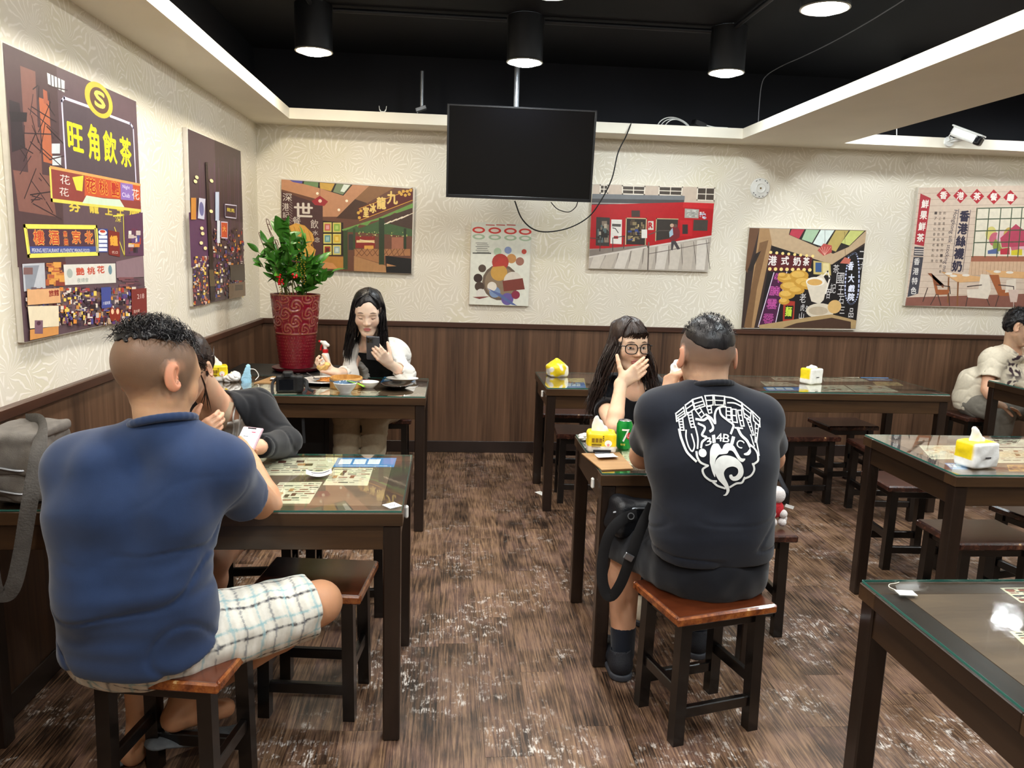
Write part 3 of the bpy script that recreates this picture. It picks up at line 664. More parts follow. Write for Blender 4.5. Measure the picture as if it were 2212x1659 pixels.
def face_paint(V, C, R, s, skin, lip='#c4716a', brow='#3a2a22', hairline=None, eye='closed', brow_z=0.027, lw=0.0235):
    """pigment of the skin: lips, brows, lash line, blush"""
    q = ((V-C) @ R)/s; x, y, z = q.T; c = np.tile(np.array(lin(skin)), (len(V), 1)); near = (np.abs(q).max(1) < 0.17)
    def blend(m, col): 
        m = (m*near)[:, None]; c[:] = c*(1-m)+np.array(lin(col) if isinstance(col, str) else col)*m
    fr = smoothstep(0.04, 0.06, y)
    bl = np.exp(-(((np.abs(x)-0.04)/0.02)**2+((z+0.03)/0.02)**2))*fr*0.35; blend(bl, '#dd8f7c')
    ls = (np.abs(x)/lw)**2; lipm = smoothstep(0.072, 0.078, y)*smoothstep(0.0975, 0.0945, y); blend(smoothstep(1.15, 0.8, ls+((z+0.0655)/(0.53*lw))**2)*lipm, lip); blend(smoothstep(0.0018, 0.0006, np.abs(z+0.0655))*smoothstep(0.023, 0.018, np.abs(x))*lipm*0.7, '#7a3a38')
    bx = (np.abs(x)-0.033); bz = z-brow_z+bx*bx*9+np.maximum(bx, 0)*0.15; blend(smoothstep(1.0, 0.5, (bx/0.019)**2+(bz/0.0042)**2)*fr*0.85, brow)
    ex = np.abs(x)-0.031
    if eye == 'closed':
        lz = z+0.0055-ex*ex*14; blend(smoothstep(0.0022, 0.0010, np.abs(lz))*smoothstep(0.0165, 0.013, np.abs(ex))*fr, '#2a1a16'); blend(smoothstep(1.0, 0.4, (ex/0.016)**2+((z-0.001)/0.008)**2)*fr*0.15, '#b07f6c')
    else:
        yy = (ex/0.0145)**2+((z+0.0015)/0.0044)**2; blend(smoothstep(1.5, 1.1, yy)*fr, '#3a2420'); blend(smoothstep(1.02, 0.86, yy)*fr, '#e2d8d0'); blend(smoothstep(1.02, 0.86, yy)*smoothstep(0.0068, 0.0056, np.hypot(ex-eye, z+0.0005) if not isinstance(eye, str) else np.hypot(ex, z+0.0005))*fr, '#1a0f0c')
    return c
def add_hand(S, W, d, n, side, s=1.0, curls=None, spread=0.0, thumb=(0.55, 0.70, 0.30), tcurl=0.3, k=0.006):
    """W wrist, d to the knuckles, n the way the palm faces, side = +1/-1 puts the thumb on +-(d x n). Returns finger tips"""
    d = nrm(d); n = nrm(n-d*(np.dot(n, d))); t = np.cross(d, n)*side; tips = []
    curls = curls or [(0.3, 0.4, 0.3)]*4; offs = (0.027, 0.009, -0.0095, -0.027); ml = (0.086, 0.088, 0.083, 0.075); fl = (0.072, 0.080, 0.074, 0.057)
    S.cap(W-d*0.01, W+d*0.03*s, 0.024*s, 0.024*s, 0.015, flat=0.68, fd=n)
    for i in range(4):
        b = W+d*0.018*s+t*offs[i]*0.55*s; kn = W+d*ml[i]*s+t*offs[i]*s; S.cap(b, kn, 0.0150*s, 0.0108*s, 0.014)
        a = 0.0; p = kn; L = fl[i]*s; dd = nrm(d+t*spread*offs[i]*20)
        for j, (fr_, r0, r1) in enumerate(((0.44, 0.0098, 0.0088), (0.31, 0.0088, 0.0080), (0.25, 0.0080, 0.0066))):
            a += curls[i][j]; q = p+(dd*math.cos(a)+n*math.sin(a))*L*fr_; S.cap(p, q, r0*s, r1*s, k if j == 0 else 0.003); p = q
        tips.append(p)
    b = W+d*0.022*s+t*0.020*s; td = nrm(d*thumb[0]+t*thumb[1]+n*thumb[2]); p1 = b+td*0.040*s; td2 = nrm(td*(1-tcurl)+d*tcurl*0.8+n*tcurl*0.5); p2 = p1+td2*0.033*s; p3 = p2+nrm(td2+d*0.3*tcurl+n*0.2*tcurl)*0.025*s
    S.cap(b, p1, 0.0155*s, 0.0118*s, 0.014).cap(p1, p2, 0.0108*s, 0.0098*s, 0.004).cap(p2, p3, 0.0098*s, 0.0074*s, 0.003); tips.append(p3)
    return tips
def arm(S, sh, el, wr, r=(0.052, 0.041, 0.044, 0.027), k=0.02):
    S.cap(sh, el, r[0], r[1], k); m = el+(wr-el)*0.28; S.cap(el, m, r[1]*0.97, r[2], 0.012).cap(m, wr, r[2], r[3], 0.012); return S
def leg(S, hip, kn, an, r=(0.088, 0.060, 0.056, 0.036), k=0.03):
    S.cap(hip, kn, r[0], r[1], k); ax = nrm(an-kn); m = kn+(an-kn)*0.3; S.cap(kn, m, r[1]*0.95, r[2], 0.02).cap(m, an, r[2], r[3], 0.02); return S
def torso(S, J, g=0.0, wid=1.0, dep=1.0, k=0.05):
    """J: pelvis, waist, chest, neck, shL, shR, hipL, hipR"""
    lat = nrm(J['shR']-J['shL']); pl = nrm(J['hipR']-J['hipL'])
    for q in (-1, 1):
        S.cap(J['pelvis']+pl*q*0.075*wid, J['waist']+lat*q*0.065*wid, (0.105+g)*dep, (0.095+g)*dep, k); S.cap(J['waist']+lat*q*0.065*wid, J['chest']+lat*q*0.080*wid, (0.095+g)*dep, (0.105+g)*dep, k)
        S.cap(J['chest']+lat*q*0.080*wid, (J['shR'] if q > 0 else J['shL'])*0.75+J['neck']*0.25-np.array([0, 0, 0.03]), (0.100+g)*dep, (0.062+g), k)
        sh = J['shR'] if q > 0 else J['shL']; S.cap(J['neck']-np.array([0, 0, 0.035]), sh, 0.052+g, 0.056+g, k)
    return S
M_SKIN = attr_mat('skin', 0.5, 0.4, 0.08, 450.0, sss=0.25, var=0.05, scale=25.0)
def build_body(name, S, fine, paint, label, h=0.010, hf=0.0026):
    pa = extract(S, h, outside=fine); pb = extract(S, hf, inside=fine); V = np.concatenate([pa[0], pb[0]])
    o = obj(name, fast_mesh(name, [pa, pb], paint(V)), M_SKIN); return tag(o, label, 'person')
def cloth(name, S, mat, parent, h=0.006, paint=None):
    p = extract(S, h); return obj(name, fast_mesh(name, [p], paint(p[0]) if paint else None), mat, parent)
def strands(name, curves, r0, mat, parent, n=3, flat=0.35):
    """locks of hair as thin tapering ribbons; curves = list of equally long point lists"""
    by = {}
    for c in curves: by.setdefault(len(c), []).append(c)
    vs, fs, off = [], [], 0
    for m, cc in by.items():
        P = np.array(cc, float); K = len(P); T = np.gradient(P, axis=1); T /= np.linalg.norm(T, axis=2, keepdims=True)+1e-9; ref = np.zeros_like(T); ref[..., 2] = 1.0; bad = np.abs(T[..., 2]) > 0.97; ref[bad] = (1, 0, 0)
        U = ref-T*(ref*T).sum(2, keepdims=True); U /= np.linalg.norm(U, axis=2, keepdims=True)+1e-9; Wv = np.cross(T, U); i = np.arange(m); r = r0*(0.35+0.65*np.sin(math.pi*np.minimum(1.0, 0.25+0.75*i/(m-1)))); r[-1] = r0*0.15
        a = 2*math.pi*np.arange(n)/n; R_ = P[:, :, None, :]+r[None, :, None, None]*(np.cos(a)[None, None, :, None]*Wv[:, :, None, :]+flat*np.sin(a)[None, None, :, None]*U[:, :, None, :]); vs.append(R_.reshape(-1, 3))
        k = np.arange(K)[:, None, None]*m*n; ii = np.arange(m-1)[None, :, None]*n; q = np.arange(n)[None, None, :]; q2 = (q+1) % n; fs.append((np.stack([k+ii+q, k+ii+q2, k+ii+n+q2, k+ii+n+q], -1).reshape(-1, 4))+off); off += K*m*n
    return obj(name, fast_mesh(name, [(np.concatenate(vs), np.concatenate(fs))]), mat, parent)
def hair_mat(name, c0, c1, rough=0.35):
    m, t, b = newmat(name); tc = t.new('ShaderNodeTexCoord'); n = t.new('ShaderNodeTexNoise', i_Scale=260.0, i_Detail=3.0); mp = t.new('ShaderNodeMapping'); mp.inputs['Scale'].default_value = (1, 1, 0.12); t.lk(tc.outputs['Object'], mp.inputs[0]); t.lk(mp.outputs[0], n.inputs['Vector'])
    t.lk(t.ramp(n.outputs[0], [(0.35, lin(c0)), (0.7, lin(c1))]), b.inputs['Base Color']); b.inputs['Roughness'].default_value = rough; b.inputs['Specular IOR Level'].default_value = 0.4
    bp = t.new('ShaderNodeBump', i_Strength=0.5, i_Distance=0.002); t.lk(n.outputs[0], bp.inputs['Height']); t.lk(bp.outputs[0], b.inputs['Normal']); return m
H_BLACK = hair_mat('hair_black', '#08070a', '#1b181c', 0.32); H_BROWN = hair_mat('hair_dark_brown', '#140d0b', '#35211a', 0.38)
def _blob(s, other, k=0.01, op='u'):
    lo, hi = other.bounds(0.0); return s._add(lambda P: other(P), (lo+hi)/2, float(np.linalg.norm(hi-lo)/2), op, k)
Blob.blob = _blob
def ring(S, c, R, rx, ry, r, n=14, k=0.01, a0=0.0, a1=2*math.pi):
    pts = [c+R @ np.array([rx*math.cos(a), ry*math.sin(a), 0.0]) for a in np.linspace(a0, a1, n+1)]
    for a, b in zip(pts[:-1], pts[1:]): S.cap(a, b, r, r, k)
def scalp_tufts(C, R, s, n, seed, lo_z, length, r0, lift=0.35, curl=1.0, region=None, cz=0.03, rad=(0.078, 0.097, 0.088)):
    rg = np.random.RandomState(seed); out = []
    while len(out) < n:
        v = nrm(rg.normal(size=3)); q = np.array([0, -0.014, cz])+v*np.array(rad)
        if q[2] < lo_z or (region is not None and not region(q)): continue
        nn = nrm(v/np.array(rad)); tg = nrm(np.cross(nn, rg.normal(size=3))); L = length*rg.uniform(0.6, 1.3); p = q*1.0; pts = [p]
        for j in range(4):
            dr = nrm(nn*lift+tg*(1-lift)); p = p+dr*L/4; pts.append(p); tg = nrm(tg+curl*0.6*np.cross(nn, tg)*rg.uniform(-1, 1.4)-nn*0.25*curl)
        out.append([C+R @ (a*s) for a in pts])
    return out
def shoe(name, heel, toe, mat, sole_mat, parent, s=1.0, ht=0.075):
    """low trainer: upper with ankle opening, thick sole"""
    heel, toe = V3(heel), V3(toe); d = nrm((toe-heel)*np.array([1, 1, 0])); sd = np.cross(d, [0, 0, 1]); L = 0.26*s; up = np.array([0, 0, 1.0])
    U = Blob(); U.cap(heel+d*0.04+up*0.052, heel+d*0.17*s+up*0.045, 0.040, 0.040, 0.02).cap(heel+d*0.16*s+up*0.040, heel+d*(L-0.045)+up*0.034, 0.042, 0.032, 0.02).cap(heel+d*0.045+up*0.05, heel+d*0.055+up*(ht+0.02), 0.040, 0.040, 0.02)
    U.cap(heel+d*0.055+up*(ht+0.01), heel+d*0.06+up*(ht+0.09), 0.034, 0.036, 0.008, 's').cut(heel+up*0.022, (0, 0, -1), 0.003)
    u = cloth(name, U, mat, parent, 0.0045)
    W = Blob(); W.cap(heel+d*0.042+up*0.014, heel+d*0.15*s+up*0.012, 0.043, 0.040, 0.02).cap(heel+d*0.15*s+up*0.012, heel+d*(L-0.045)+up*0.014, 0.040, 0.040, 0.02).cut(heel+up*0.026, (0, 0, 1), 0.003).cut(heel+up*0.0005, (0, 0, -1), 0.003)
    cloth('shoe_sole', W, sole_mat, u, 0.0045); return u
M_NAVY = pm('tshirt_navy_cotton', '#223456', 0.85, 0.10, 14.0, bump=0.12, bscale=900.0, sheen=0.25, spec=0.2)
M_CHAR = attr_mat('tshirt_black_cotton', 0.8, 0.2, 0.12, 900.0, sheen=0.2)
M_PLAID = attr_mat('plaid_cotton', 0.85, 0.2, 0.12, 800.0)
M_FAB = attr_mat('plain_cotton', 0.85, 0.2, 0.10, 800.0, sheen=0.1)
def flat_paint(hexc):
    return lambda V: np.tile(np.array(lin(hexc)), (len(V), 1))
def long_hair(C, R, s, ends, mat, parent, seed=1, n=420, part=0.0, bangs=None, bulk=True, r0=0.0036, face=0.9, wave=0.006):
    """hair parted on top, falling round the face; ends(phi) -> world point where a lock of that azimuth ends. phi = 0 in front, +- pi behind"""
    p = lambda x, y, z: C+R @ (np.array([x, y, z])*s); rg = np.random.RandomState(seed)
    Hb = Blob(); Hb.ell(p(0, -0.014, 0.036), np.array((0.083, 0.101, 0.092))*s, R); Hb.ell(p(0, -0.03, -0.02), np.array((0.082, 0.082, 0.09))*s, R, 0.03)
    Hb.ell(p(part, 0.085, -0.038 if bangs else -0.022), np.array((0.064*face, 0.075, 0.088 if bangs else 0.104))*s, R, 0.012, 's'); Hb.disp = waves(seed+3, 8, 0.03, 0.002, (1, 1, 0.3))
    hair = cloth('hair', Hb, mat, parent, 0.0035); cs = []
    for i in range(n):
        phi = rg.choice((-1, 1))*(face+(math.pi-face)*rg.uniform(0, 1)**1.15); sd = 1 if phi > 0 else -1; j = rg.uniform(0.96, 1.06)
        ys = -0.075+0.135*rg.uniform(0, 1)*(0.5+0.5*math.cos(phi)); top = p(part+sd*0.003, ys, 0.034+0.095*math.sqrt(max(0.0, 1-((ys+0.014)/0.104)**2)))
        mid = p(sd*0.062*j*abs(math.sin(phi))**0.5, ys*0.8+0.075*math.cos(phi)*0.6, 0.085); side = p(0.088*j*math.sin(phi), -0.014+0.098*j*math.cos(phi), 0.005)
        e = V3(ends(phi))+rg.normal(size=3)*np.array([0.012, 0.012, 0.025]); lo = side*0.62+e*0.38+rg.normal(size=3)*wave; lo2 = side*0.3+e*0.7+rg.normal(size=3)*wave
        cs.append(smooth_path([top, mid, side, lo, lo2, e], 3))
    if bangs:
        for i in range(70):
            x = rg.uniform(-0.05, 0.05); st = p(part+x*0.25, 0.055, 0.112); m = p(x*0.9, 0.092, 0.070); e = p(x*1.15+rg.normal()*0.004, 0.090-abs(x)*0.35, bangs+rg.normal()*0.006+abs(x)*0.1); cs.append(smooth_path([st, m, e], 4))
    strands('hair_locks', cs, r0*s, mat, hair, 4, 0.45); return hair
def seat_legs(S, J, kL, kR, aL, aR, r): leg(S, J['hipL'], kL, aL, r); leg(S, J['hipR'], kR, aR, r)
def trousers(J, kL, kR, aL, aR, g, parent, hexc, seed=3, name='trousers', low=0.085):
    Q = Blob(); Q.ell(J['pelvis']+V3(0, 0, 0.0), (0.17, 0.125, 0.115), None, 0.04)
    for h_, k_, a_ in ((J['hipL'], kL, aL), (J['hipR'], kR, aR)): Q.cap(h_, k_, 0.095+g, 0.068+g, 0.03).cap(k_, a_+V3(0, 0, 0.03), 0.068+g, 0.056+g, 0.02)
    Q.cut(J['pelvis']+V3(0, 0, -low), (0, 0, -1), 0.0) if low < 0 else None
    f_ = waves(seed, 6, 0.12, 0.005); g_ = creases(seed+1, 5, 0.12, 0.005); Q.disp = lambda P: f_(P)+g_(P); return cloth(name, Q, M_FAB, parent, 0.008, flat_paint(hexc))
# ================================================================= the man in the navy shirt (back to the viewer, near side table)
def man_navy():
    J = dict(neck=at(352, 915, 1.95), shL=at(168, 1010, 1.94), shR=at(478, 1010, 1.97), chest=at(290, 1105, 1.92), waist=at(290, 1265, 1.89), pelvis=at(312, 1392, 1.94))
    J['hipL'] = J['pelvis']+V3(-0.09, 0.02, 0); J['hipR'] = J['pelvis']+V3(0.09, 0.02, 0)
    hc = at(338, 812, 1.985); R = frame((0.72, 1.0, -0.40), (0.0, 0.2, 1)); hs = 1.10
    elR = at(574, 1096, 2.26); wrR = at(550, 1018, 2.37); elL = V3(-1.00, 2.20, 0.80); wrL = V3(-0.75, 2.42, 0.80)
    knR = atz(690, 1302, 0.485); anR = at(402, 1500, 2.14); knL = V3(-0.98, 2.40, 0.50); anL = at(306, 1575, 2.17)
    S = Blob(); torso(S, J, -0.012, 1.0, 0.97)
    S.cap(J['neck']-V3(0, 0, 0.02), hc+R @ V3(0, 0.004, -0.055), 0.066, 0.055, 0.025)
    add_head(S, hc, R, hs)
    arm(S, J['shR'], elR, wrR, (0.058, 0.048, 0.050, 0.032)); arm(S, J['shL'], elL, wrL, (0.056, 0.046, 0.048, 0.031))
    leg(S, J['hipR'], knR, anR, (0.09, 0.064, 0.060, 0.042)); leg(S, J['hipL'], knL, anL, (0.09, 0.064, 0.058, 0.040))
    # feet, heels lifted
    S.cap(anR, anR+V3(-0.02, -0.045, -0.045), 0.040, 0.034, 0.02).cap(anR+V3(-0.02, -0.04, -0.05), anR+V3(0.09, 0.07, -0.09), 0.036, 0.030, 0.02)
    S.cap(anL, anL+V3(-0.01, -0.05, -0.04), 0.038, 0.034, 0.02).cap(anL+V3(-0.01, -0.04, -0.05), anL+V3(0.0, 0.12, -0.07), 0.034, 0.028, 0.02)
    # phone hand
    ph = at(527, 968, 2.45)
    hd = nrm(ph+V3(0.012, 0, -0.035)-wrR); add_hand(S, wrR, hd, (-0.75, 0.45, 0.25), 1, 1.05, [(0.5, 0.7, 0.5), (0.55, 0.75, 0.5), (0.6, 0.8, 0.5), (0.7, 0.8, 0.5)], 0.0, (0.75, 0.45, 0.25), 0.35)
    add_hand(S, wrL, V3(0.8, 0.5, 0.1), V3(0.3, -0.2, 1), -1, 1.0)
    def paint(V):
        c = face_paint(V, hc, R, hs, '#c89470', '#b5685c', '#2a2020')
        q = ((V-hc) @ R)/hs; x, y, z = q.T; m = smoothstep(-0.062, -0.005, z+0.25*np.minimum(y+0.02, 0)+0.02)*smoothstep(0.058, 0.030, y-0.25*z)*(np.abs(q).max(1) < 0.15)
        ear = smoothstep(0.078, 0.083, np.abs(x))
        m = m*(1-ear)*0.70; c = c*(1-m[:, None])+np.array(lin('#2b2624'))*m[:, None]
        rd = (ear*0.5*(np.abs(q).max(1) < 0.15))[:, None]; return c*(1-rd)+np.array(lin('#c9765c'))*rd
    body = build_body('person', S, [(hc, 0.17), (wrR+hd*0.08, 0.13)], paint, 'man in a navy shirt and plaid shorts seen from behind, holding a phone')
    # curly top hair
    Hb = Blob(); p = lambda *a: hc+R @ (np.array(a)*hs)
    Hb.ell(p(0, -0.012, 0.036), np.array((0.079, 0.098, 0.092))*hs, R).cut(p(0, -0.06, 0.070), R @ V3(0, 0.25, -1), 0.008); Hb.disp = waves(5, 9, 0.028, 0.007)
    hair = cloth('hair', Hb, H_BLACK, body, 0.0035)
    strands('hair_curls', scalp_tufts(hc, R, hs, 900, 4, 0.075, 0.034, 0.0016, 0.42, 1.6, cz=0.036, rad=(0.080, 0.099, 0.093)), 0.0016, H_BLACK, hair)
    # shirt
    T = Blob(); torso(T, J, 0.014, 1.02, 0.97, 0.06)
    T.ell(at(303, 1330, 1.905), (0.180, 0.115, 0.15), None, 0.05).ell(at(308, 1405, 1.905), (0.188, 0.120, 0.085), None, 0.05)
    T.cap(at(215, 1010, 1.87), at(235, 1110, 1.85), 0.055, 0.05, 0.06).cap(at(395, 1010, 1.89), at(372, 1110, 1.86), 0.055, 0.05, 0.06)
    for sh, el, q in ((J['shR'], elR, 1), (J['shL'], elL, -1)):
        A = Blob(); e2 = sh+(el-sh)*0.66; dn = V3(0, 0, -0.030); A.cap(sh, e2+dn, 0.068, 0.067, 0.03).cut(sh+(el-sh)*0.54, el-sh, 0.004); A.cap(sh+(el-sh)*0.4, el+dn*0.6+(el-sh)*0.3, 0.050, 0.058, 0.01, 's'); T.blob(A, 0.045)
    T.cut(at(318, 1466, 1.80), (0.05, 0.42, -1), 0.006)
    T.cap(J['neck']+V3(0.0, 0.01, -0.03), hc-V3(0, 0.0, 0.02), 0.068, 0.072, 0.012, 's')
    f1, f2 = waves(11, 7, 0.20, 0.010, (0.6, 0.6, 1.3)), waves(21, 6, 0.085, 0.0035, (0.5, 0.5, 1.6), 0.9)
    cr = creases(25, 4, 0.20, 0.0055, 0.10, (0.6, 0.6, 1.4)); rt = at(430, 1200, 1.9); T.disp = lambda P: f1(P)*0.55*smoothstep(1.1, 0.8, P[:, 2])+(f2(P)*0.5+cr(P))*np.clip(smoothstep(0.82, 0.62, P[:, 2])+0.9*np.exp(-((P-rt)**2).sum(1)/0.03), 0, 1)+0.0015
    sh = cloth('t_shirt', T, M_NAVY, body, 0.006)
    Cb = Blob(); nd = nrm(hc-J['neck']); ring(Cb, J['neck']+nd*0.004+V3(0.0, 0.002, 0), frame(nrm(np.cross(nd, [1, 0, 0])), nd), 0.074, 0.078, 0.0085, 28)
    cloth('collar', Cb, M_NAVY, sh, 0.0035)
    # plaid shorts
    Q = Blob(); hem = J['hipR']+(knR-J['hipR'])*0.93; Q.ell(J['pelvis']+V3(0, 0.0, 0.0), (0.185, 0.135, 0.115), None, 0.04).cap(J['hipR']+V3(0.01, 0, 0.0), knR, 0.115, 0.092, 0.04).cap(J['hipL'], knL, 0.110, 0.088, 0.04)
    Q.cut(hem, knR-J['hipR'], 0.004).cap(hem-(knR-J['hipR'])*0.1, knR+(knR-J['hipR'])*0.1, 0.074, 0.080, 0.004, 's').cut(J['pelvis']+V3(0, 0, -0.086), (0, 0, -1), 0.008)
    f3 = waves(31, 6, 0.10, 0.005, (1, 1, 1)); Q.disp = f3
    ax = nrm(knR-J['hipR']); side = nrm(np.cross(ax, [0, 0, 1])); upv = np.cross(side, ax)
    def plaid(V):
        c = np.tile(np.array(lin('#d9d6cb')), (len(V), 1)); q = V-J['hipR']; u = q @ ax+0.004*np.sin(V[:, 2]*60); a = np.arctan2(q @ upv, q @ side)*0.1+0.003*np.sin(u*50)
        def stripe(t, per, ph, wd, col, k):
            m = (smoothstep(wd, wd*0.55, np.abs((t-ph+per/2) % per-per/2))*k)[:, None]; c[:] = c*(1-m)+np.array(lin(col))*m
        stripe(a, 0.078, 0.010, 0.0042, '#2a2a33', 0.95); stripe(a, 0.078, 0.036, 0.0034, '#7fb0b8', 0.8); stripe(u, 0.080, 0.02, 0.0038, '#8fb7bf', 0.7); stripe(u, 0.080, 0.055, 0.0030, '#6b6f78', 0.75); stripe(u, 0.04, 0.0, 0.008, '#f0eee6', 0.4); return c
    cloth('shorts', Q, M_PLAID, body, 0.0055, plaid)
    # grey slipper under the lifted heel
    for an, nm in ((anR, 'slipper'), (anL, 'slipper')):
        F = Blob(); a = an+V3(-0.06, -0.05, 0); b = an+(V3(0.11, 0.09, 0) if an is anR else V3(0.02, 0.14, 0)); a[2] = max(an[2]-0.115, 0.02); b[2] = 0.018; F.cap(a, b, 0.044, 0.050, 0.01, flat=0.28, fd=(0, 0, 1)); cloth(nm, F, pm('slipper_grey_foam', '#5b6064', 0.7, 0.15, 40.0, bump=0.2), body, 0.005)
    # phone in the hand
    t = thing('smartphone', 'phone in a pink case with a lit screen held by the man in navy', 'phone', tuple(ph))
    Rm = frame(nrm(V3(0.25, 0.62, -0.62)), (0, 0, 1)); t.rotation_euler = Matrix(Rm.tolist()).to_euler()
    box('phone_case', -0.038, 0.038, -0.003, 0.006, -0.078, 0.078, pm('phone_case_pink', '#c9a8b4', 0.3, 0.05, 30.0), t, 0.003)
    m, tt, b = newmat('phone_screen_lit'); b.inputs['Emission Strength'].default_value = 0.9; b.inputs['Roughness'].default_value = 0.15
    tc = tt.new('ShaderNodeTexCoord'); nz = tt.new('ShaderNodeTexNoise', i_Scale=3.0); tt.lk(tc.outputs['Object'], nz.inputs['Vector']); cc = tt.ramp(nz.outputs[0], [(0.3, lin('#e6e6ea')), (0.7, lin('#f6f6f8'))]); tt.lk(cc, b.inputs['Base Color']); tt.lk(cc, b.inputs['Emission Color'])
    sc = box('screen', -0.0345, 0.0345, -0.0042, -0.0031, -0.074, 0.074, m, t, 0.0004); 
    bpy.context.view_layer.update(); mw = t.matrix_world; g = lambda x, z: np.array(mw @ Vector((x, 0, z)))
    pr = Print(np.array(mw @ Vector((0, -0.0043, 0))), Rm[:, 0], Rm[:, 2], -Rm[:, 1]); pr.rect(-0.016, 0.069, 0.016, 0.0735, '#101014')
    pr.rect(0.004, 0.056, 0.020, 0.060, '#d2607a')
    for i in range(5): pr.line([(-0.026+0.011*i, 0.050), (-0.019+0.011*i, 0.050)], 0.0014, '#8a8f98')
    for i, z in enumerate((0.041, 0.020, 0.008, -0.012, -0.03)): pr.line([(-0.018, z), (-0.002+0.006*(i % 3), z)], 0.002, '#50545c')
    pr.build('screen_print', M_PAPER, t)
    return body
man_navy()
# ================================================================= the man in the printed black shirt
def man_black():
    J = dict(neck=at(1533, 836, 2.385), shL=at(1424, 893, 2.37), shR=at(1640, 905, 2.37), chest=at(1535, 985, 2.35), waist=at(1540, 1110, 2.325), pelvis=at(1535, 1225, 2.345))
    J['hipL'] = J['pelvis']+V3(-0.085, 0.03, 0); J['hipR'] = J['pelvis']+V3(0.085, 0.03, 0)
    hc = at(1526, 768, 2.42); R = frame((0.02, 1.0, -0.10)); hs = 1.06
    elL = at(1388, 985, 2.60); wrL = at(1440, 862, 2.62); elR = at(1668, 990, 2.56); wrR = V3(1.10, 2.80, 0.82)
    knL = V3(0.655, 2.66, 0.475); anL = V3(0.662, 2.60, 0.10); knR = V3(0.98, 2.78, 0.49); anR = V3(0.99, 2.74, 0.10)
    S = Blob(); torso(S, J, -0.006, 1.05, 1.0); S.cap(J['neck']-V3(0, 0, 0.02), hc+R @ V3(0, -0.025, -0.06), 0.063, 0.060, 0.03); add_head(S, hc, R, hs)
    arm(S, J['shR'], elR, wrR, (0.054, 0.043, 0.047, 0.03)); arm(S, J['shL'], elL, wrL, (0.054, 0.046, 0.048, 0.03))
    leg(S, J['hipL'], knL, anL, (0.09, 0.066, 0.062, 0.040)); leg(S, J['hipR'], knR, anR, (0.09, 0.064, 0.060, 0.040))
    hd = nrm(at(1452, 812, 2.64)-wrL); add_hand(S, wrL, hd, V3(0.9, 0.4, 0.1), -1, 1.0, [(0.9, 0.9, 0.5), (0.95, 0.9, 0.5), (1.0, 0.9, 0.6), (1.0, 1.0, 0.6)], 0.0, (0.6, 0.5, 0.4), 0.5)
    add_hand(S, wrR, V3(-0.6, 0.6, 0.1), V3(0, 0, -1), 1, 1.0)
    def paint(V):
        c = face_paint(V, hc, R, hs, '#d3a182', '#b5685c', '#1c1616'); q = ((V-hc) @ R)/hs; x, y, z = q.T; nb = np.abs(q).max(1) < 0.15; ear = smoothstep(0.078, 0.083, np.abs(x))
        m = smoothstep(-0.085, 0.045, z)**1.3*smoothstep(0.055, 0.035, y)*nb*(1-ear)*0.82; c = c*(1-m[:, None])+np.array(lin('#34363a'))*m[:, None]
        rd = (ear*0.5*nb)[:, None]; return c*(1-rd)+np.array(lin('#cf7f66'))*rd
    body = build_body('person', S, [(hc, 0.17), (wrL+hd*0.08, 0.13)], paint, 'man in a black shirt with a white emblem on its back')
    p = lambda *a: hc+R @ (np.array(a)*hs); Hb = Blob(); Hb.ell(p(0, -0.012, 0.034), np.array((0.0785, 0.0975, 0.091))*hs, R).cut(p(0, -0.09, 0.022), R @ V3(0, 0.50, -1), 0.010); Hb.disp = waves(8, 9, 0.05, 0.0015)
    hair = cloth('hair', Hb, H_BLACK, body, 0.0035)
    strands('hair_tufts', scalp_tufts(hc, R, hs, 500, 14, 0.065, 0.011, 0.0013, 0.5, 0.3, cz=0.034, rad=(0.080, 0.099, 0.093)), 0.0013, H_BLACK, hair)
    T = Blob(); torso(T, J, 0.016, 1.05, 1.02, 0.06); T.ell(at(1540, 1150, 2.33), (0.190, 0.125, 0.13), None, 0.05); T.ell(at(1540, 1000, 2.33), (0.17, 0.105, 0.15), None, 0.06)
    for sh, el in ((J['shR'], elR), (J['shL'], elL)):
        A = Blob(); A.cap(sh, sh+(el-sh)*0.85, 0.062, 0.067, 0.03).cut(sh+(el-sh)*0.66, el-sh, 0.004); A.cap(sh+(el-sh)*0.5, el+(el-sh)*0.3, 0.050, 0.060, 0.01, 's'); T.blob(A, 0.04)
    T.cut(at(1545, 1236, 2.20), (0.03, 0.12, -1), 0.006); T.cap(J['neck']+V3(0, 0.01, -0.03), hc-V3(0, 0, 0.02), 0.066, 0.070, 0.012, 's')
    f1, f2 = waves(41, 7, 0.22, 0.007, (0.7, 0.7, 1.2)), waves(51, 6, 0.09, 0.0030, (0.6, 0.6, 1.5), 0.9)
    cr = creases(55, 4, 0.22, 0.005, 0.10, (0.6, 0.6, 1.4)); T.disp = lambda P: f1(P)*smoothstep(1.0, 0.65, P[:, 2])+(f2(P)*0.5+cr(P))*smoothstep(0.80, 0.62, P[:, 2])+0.001
    sh = cloth('t_shirt', T, M_CHAR, body, 0.0055, flat_paint('#171b26'))
    Cb = Blob(); nd = nrm(hc-J['neck']); ring(Cb, J['neck']+nd*0.002, frame(nrm(np.cross(nd, [1, 0, 0])), nd), 0.072, 0.074, 0.0075, 28); cloth('collar', Cb, M_CHAR, sh, 0.0035, flat_paint('#14171f'))
    # ---- white print on the back: 314BIC emblem, laid on to the cloth
    O, sx = at(1563, 970, 2.20), None; k = np.linalg.norm(at(1663, 970, 2.20)-O)/100.0      # metres per photo pixel at the back
    D = Print((0, 0, 0), (1, 0, 0), (0, 0, 1), (0, -1, 0)); D.z = 0
    W = '#f2f4f2'
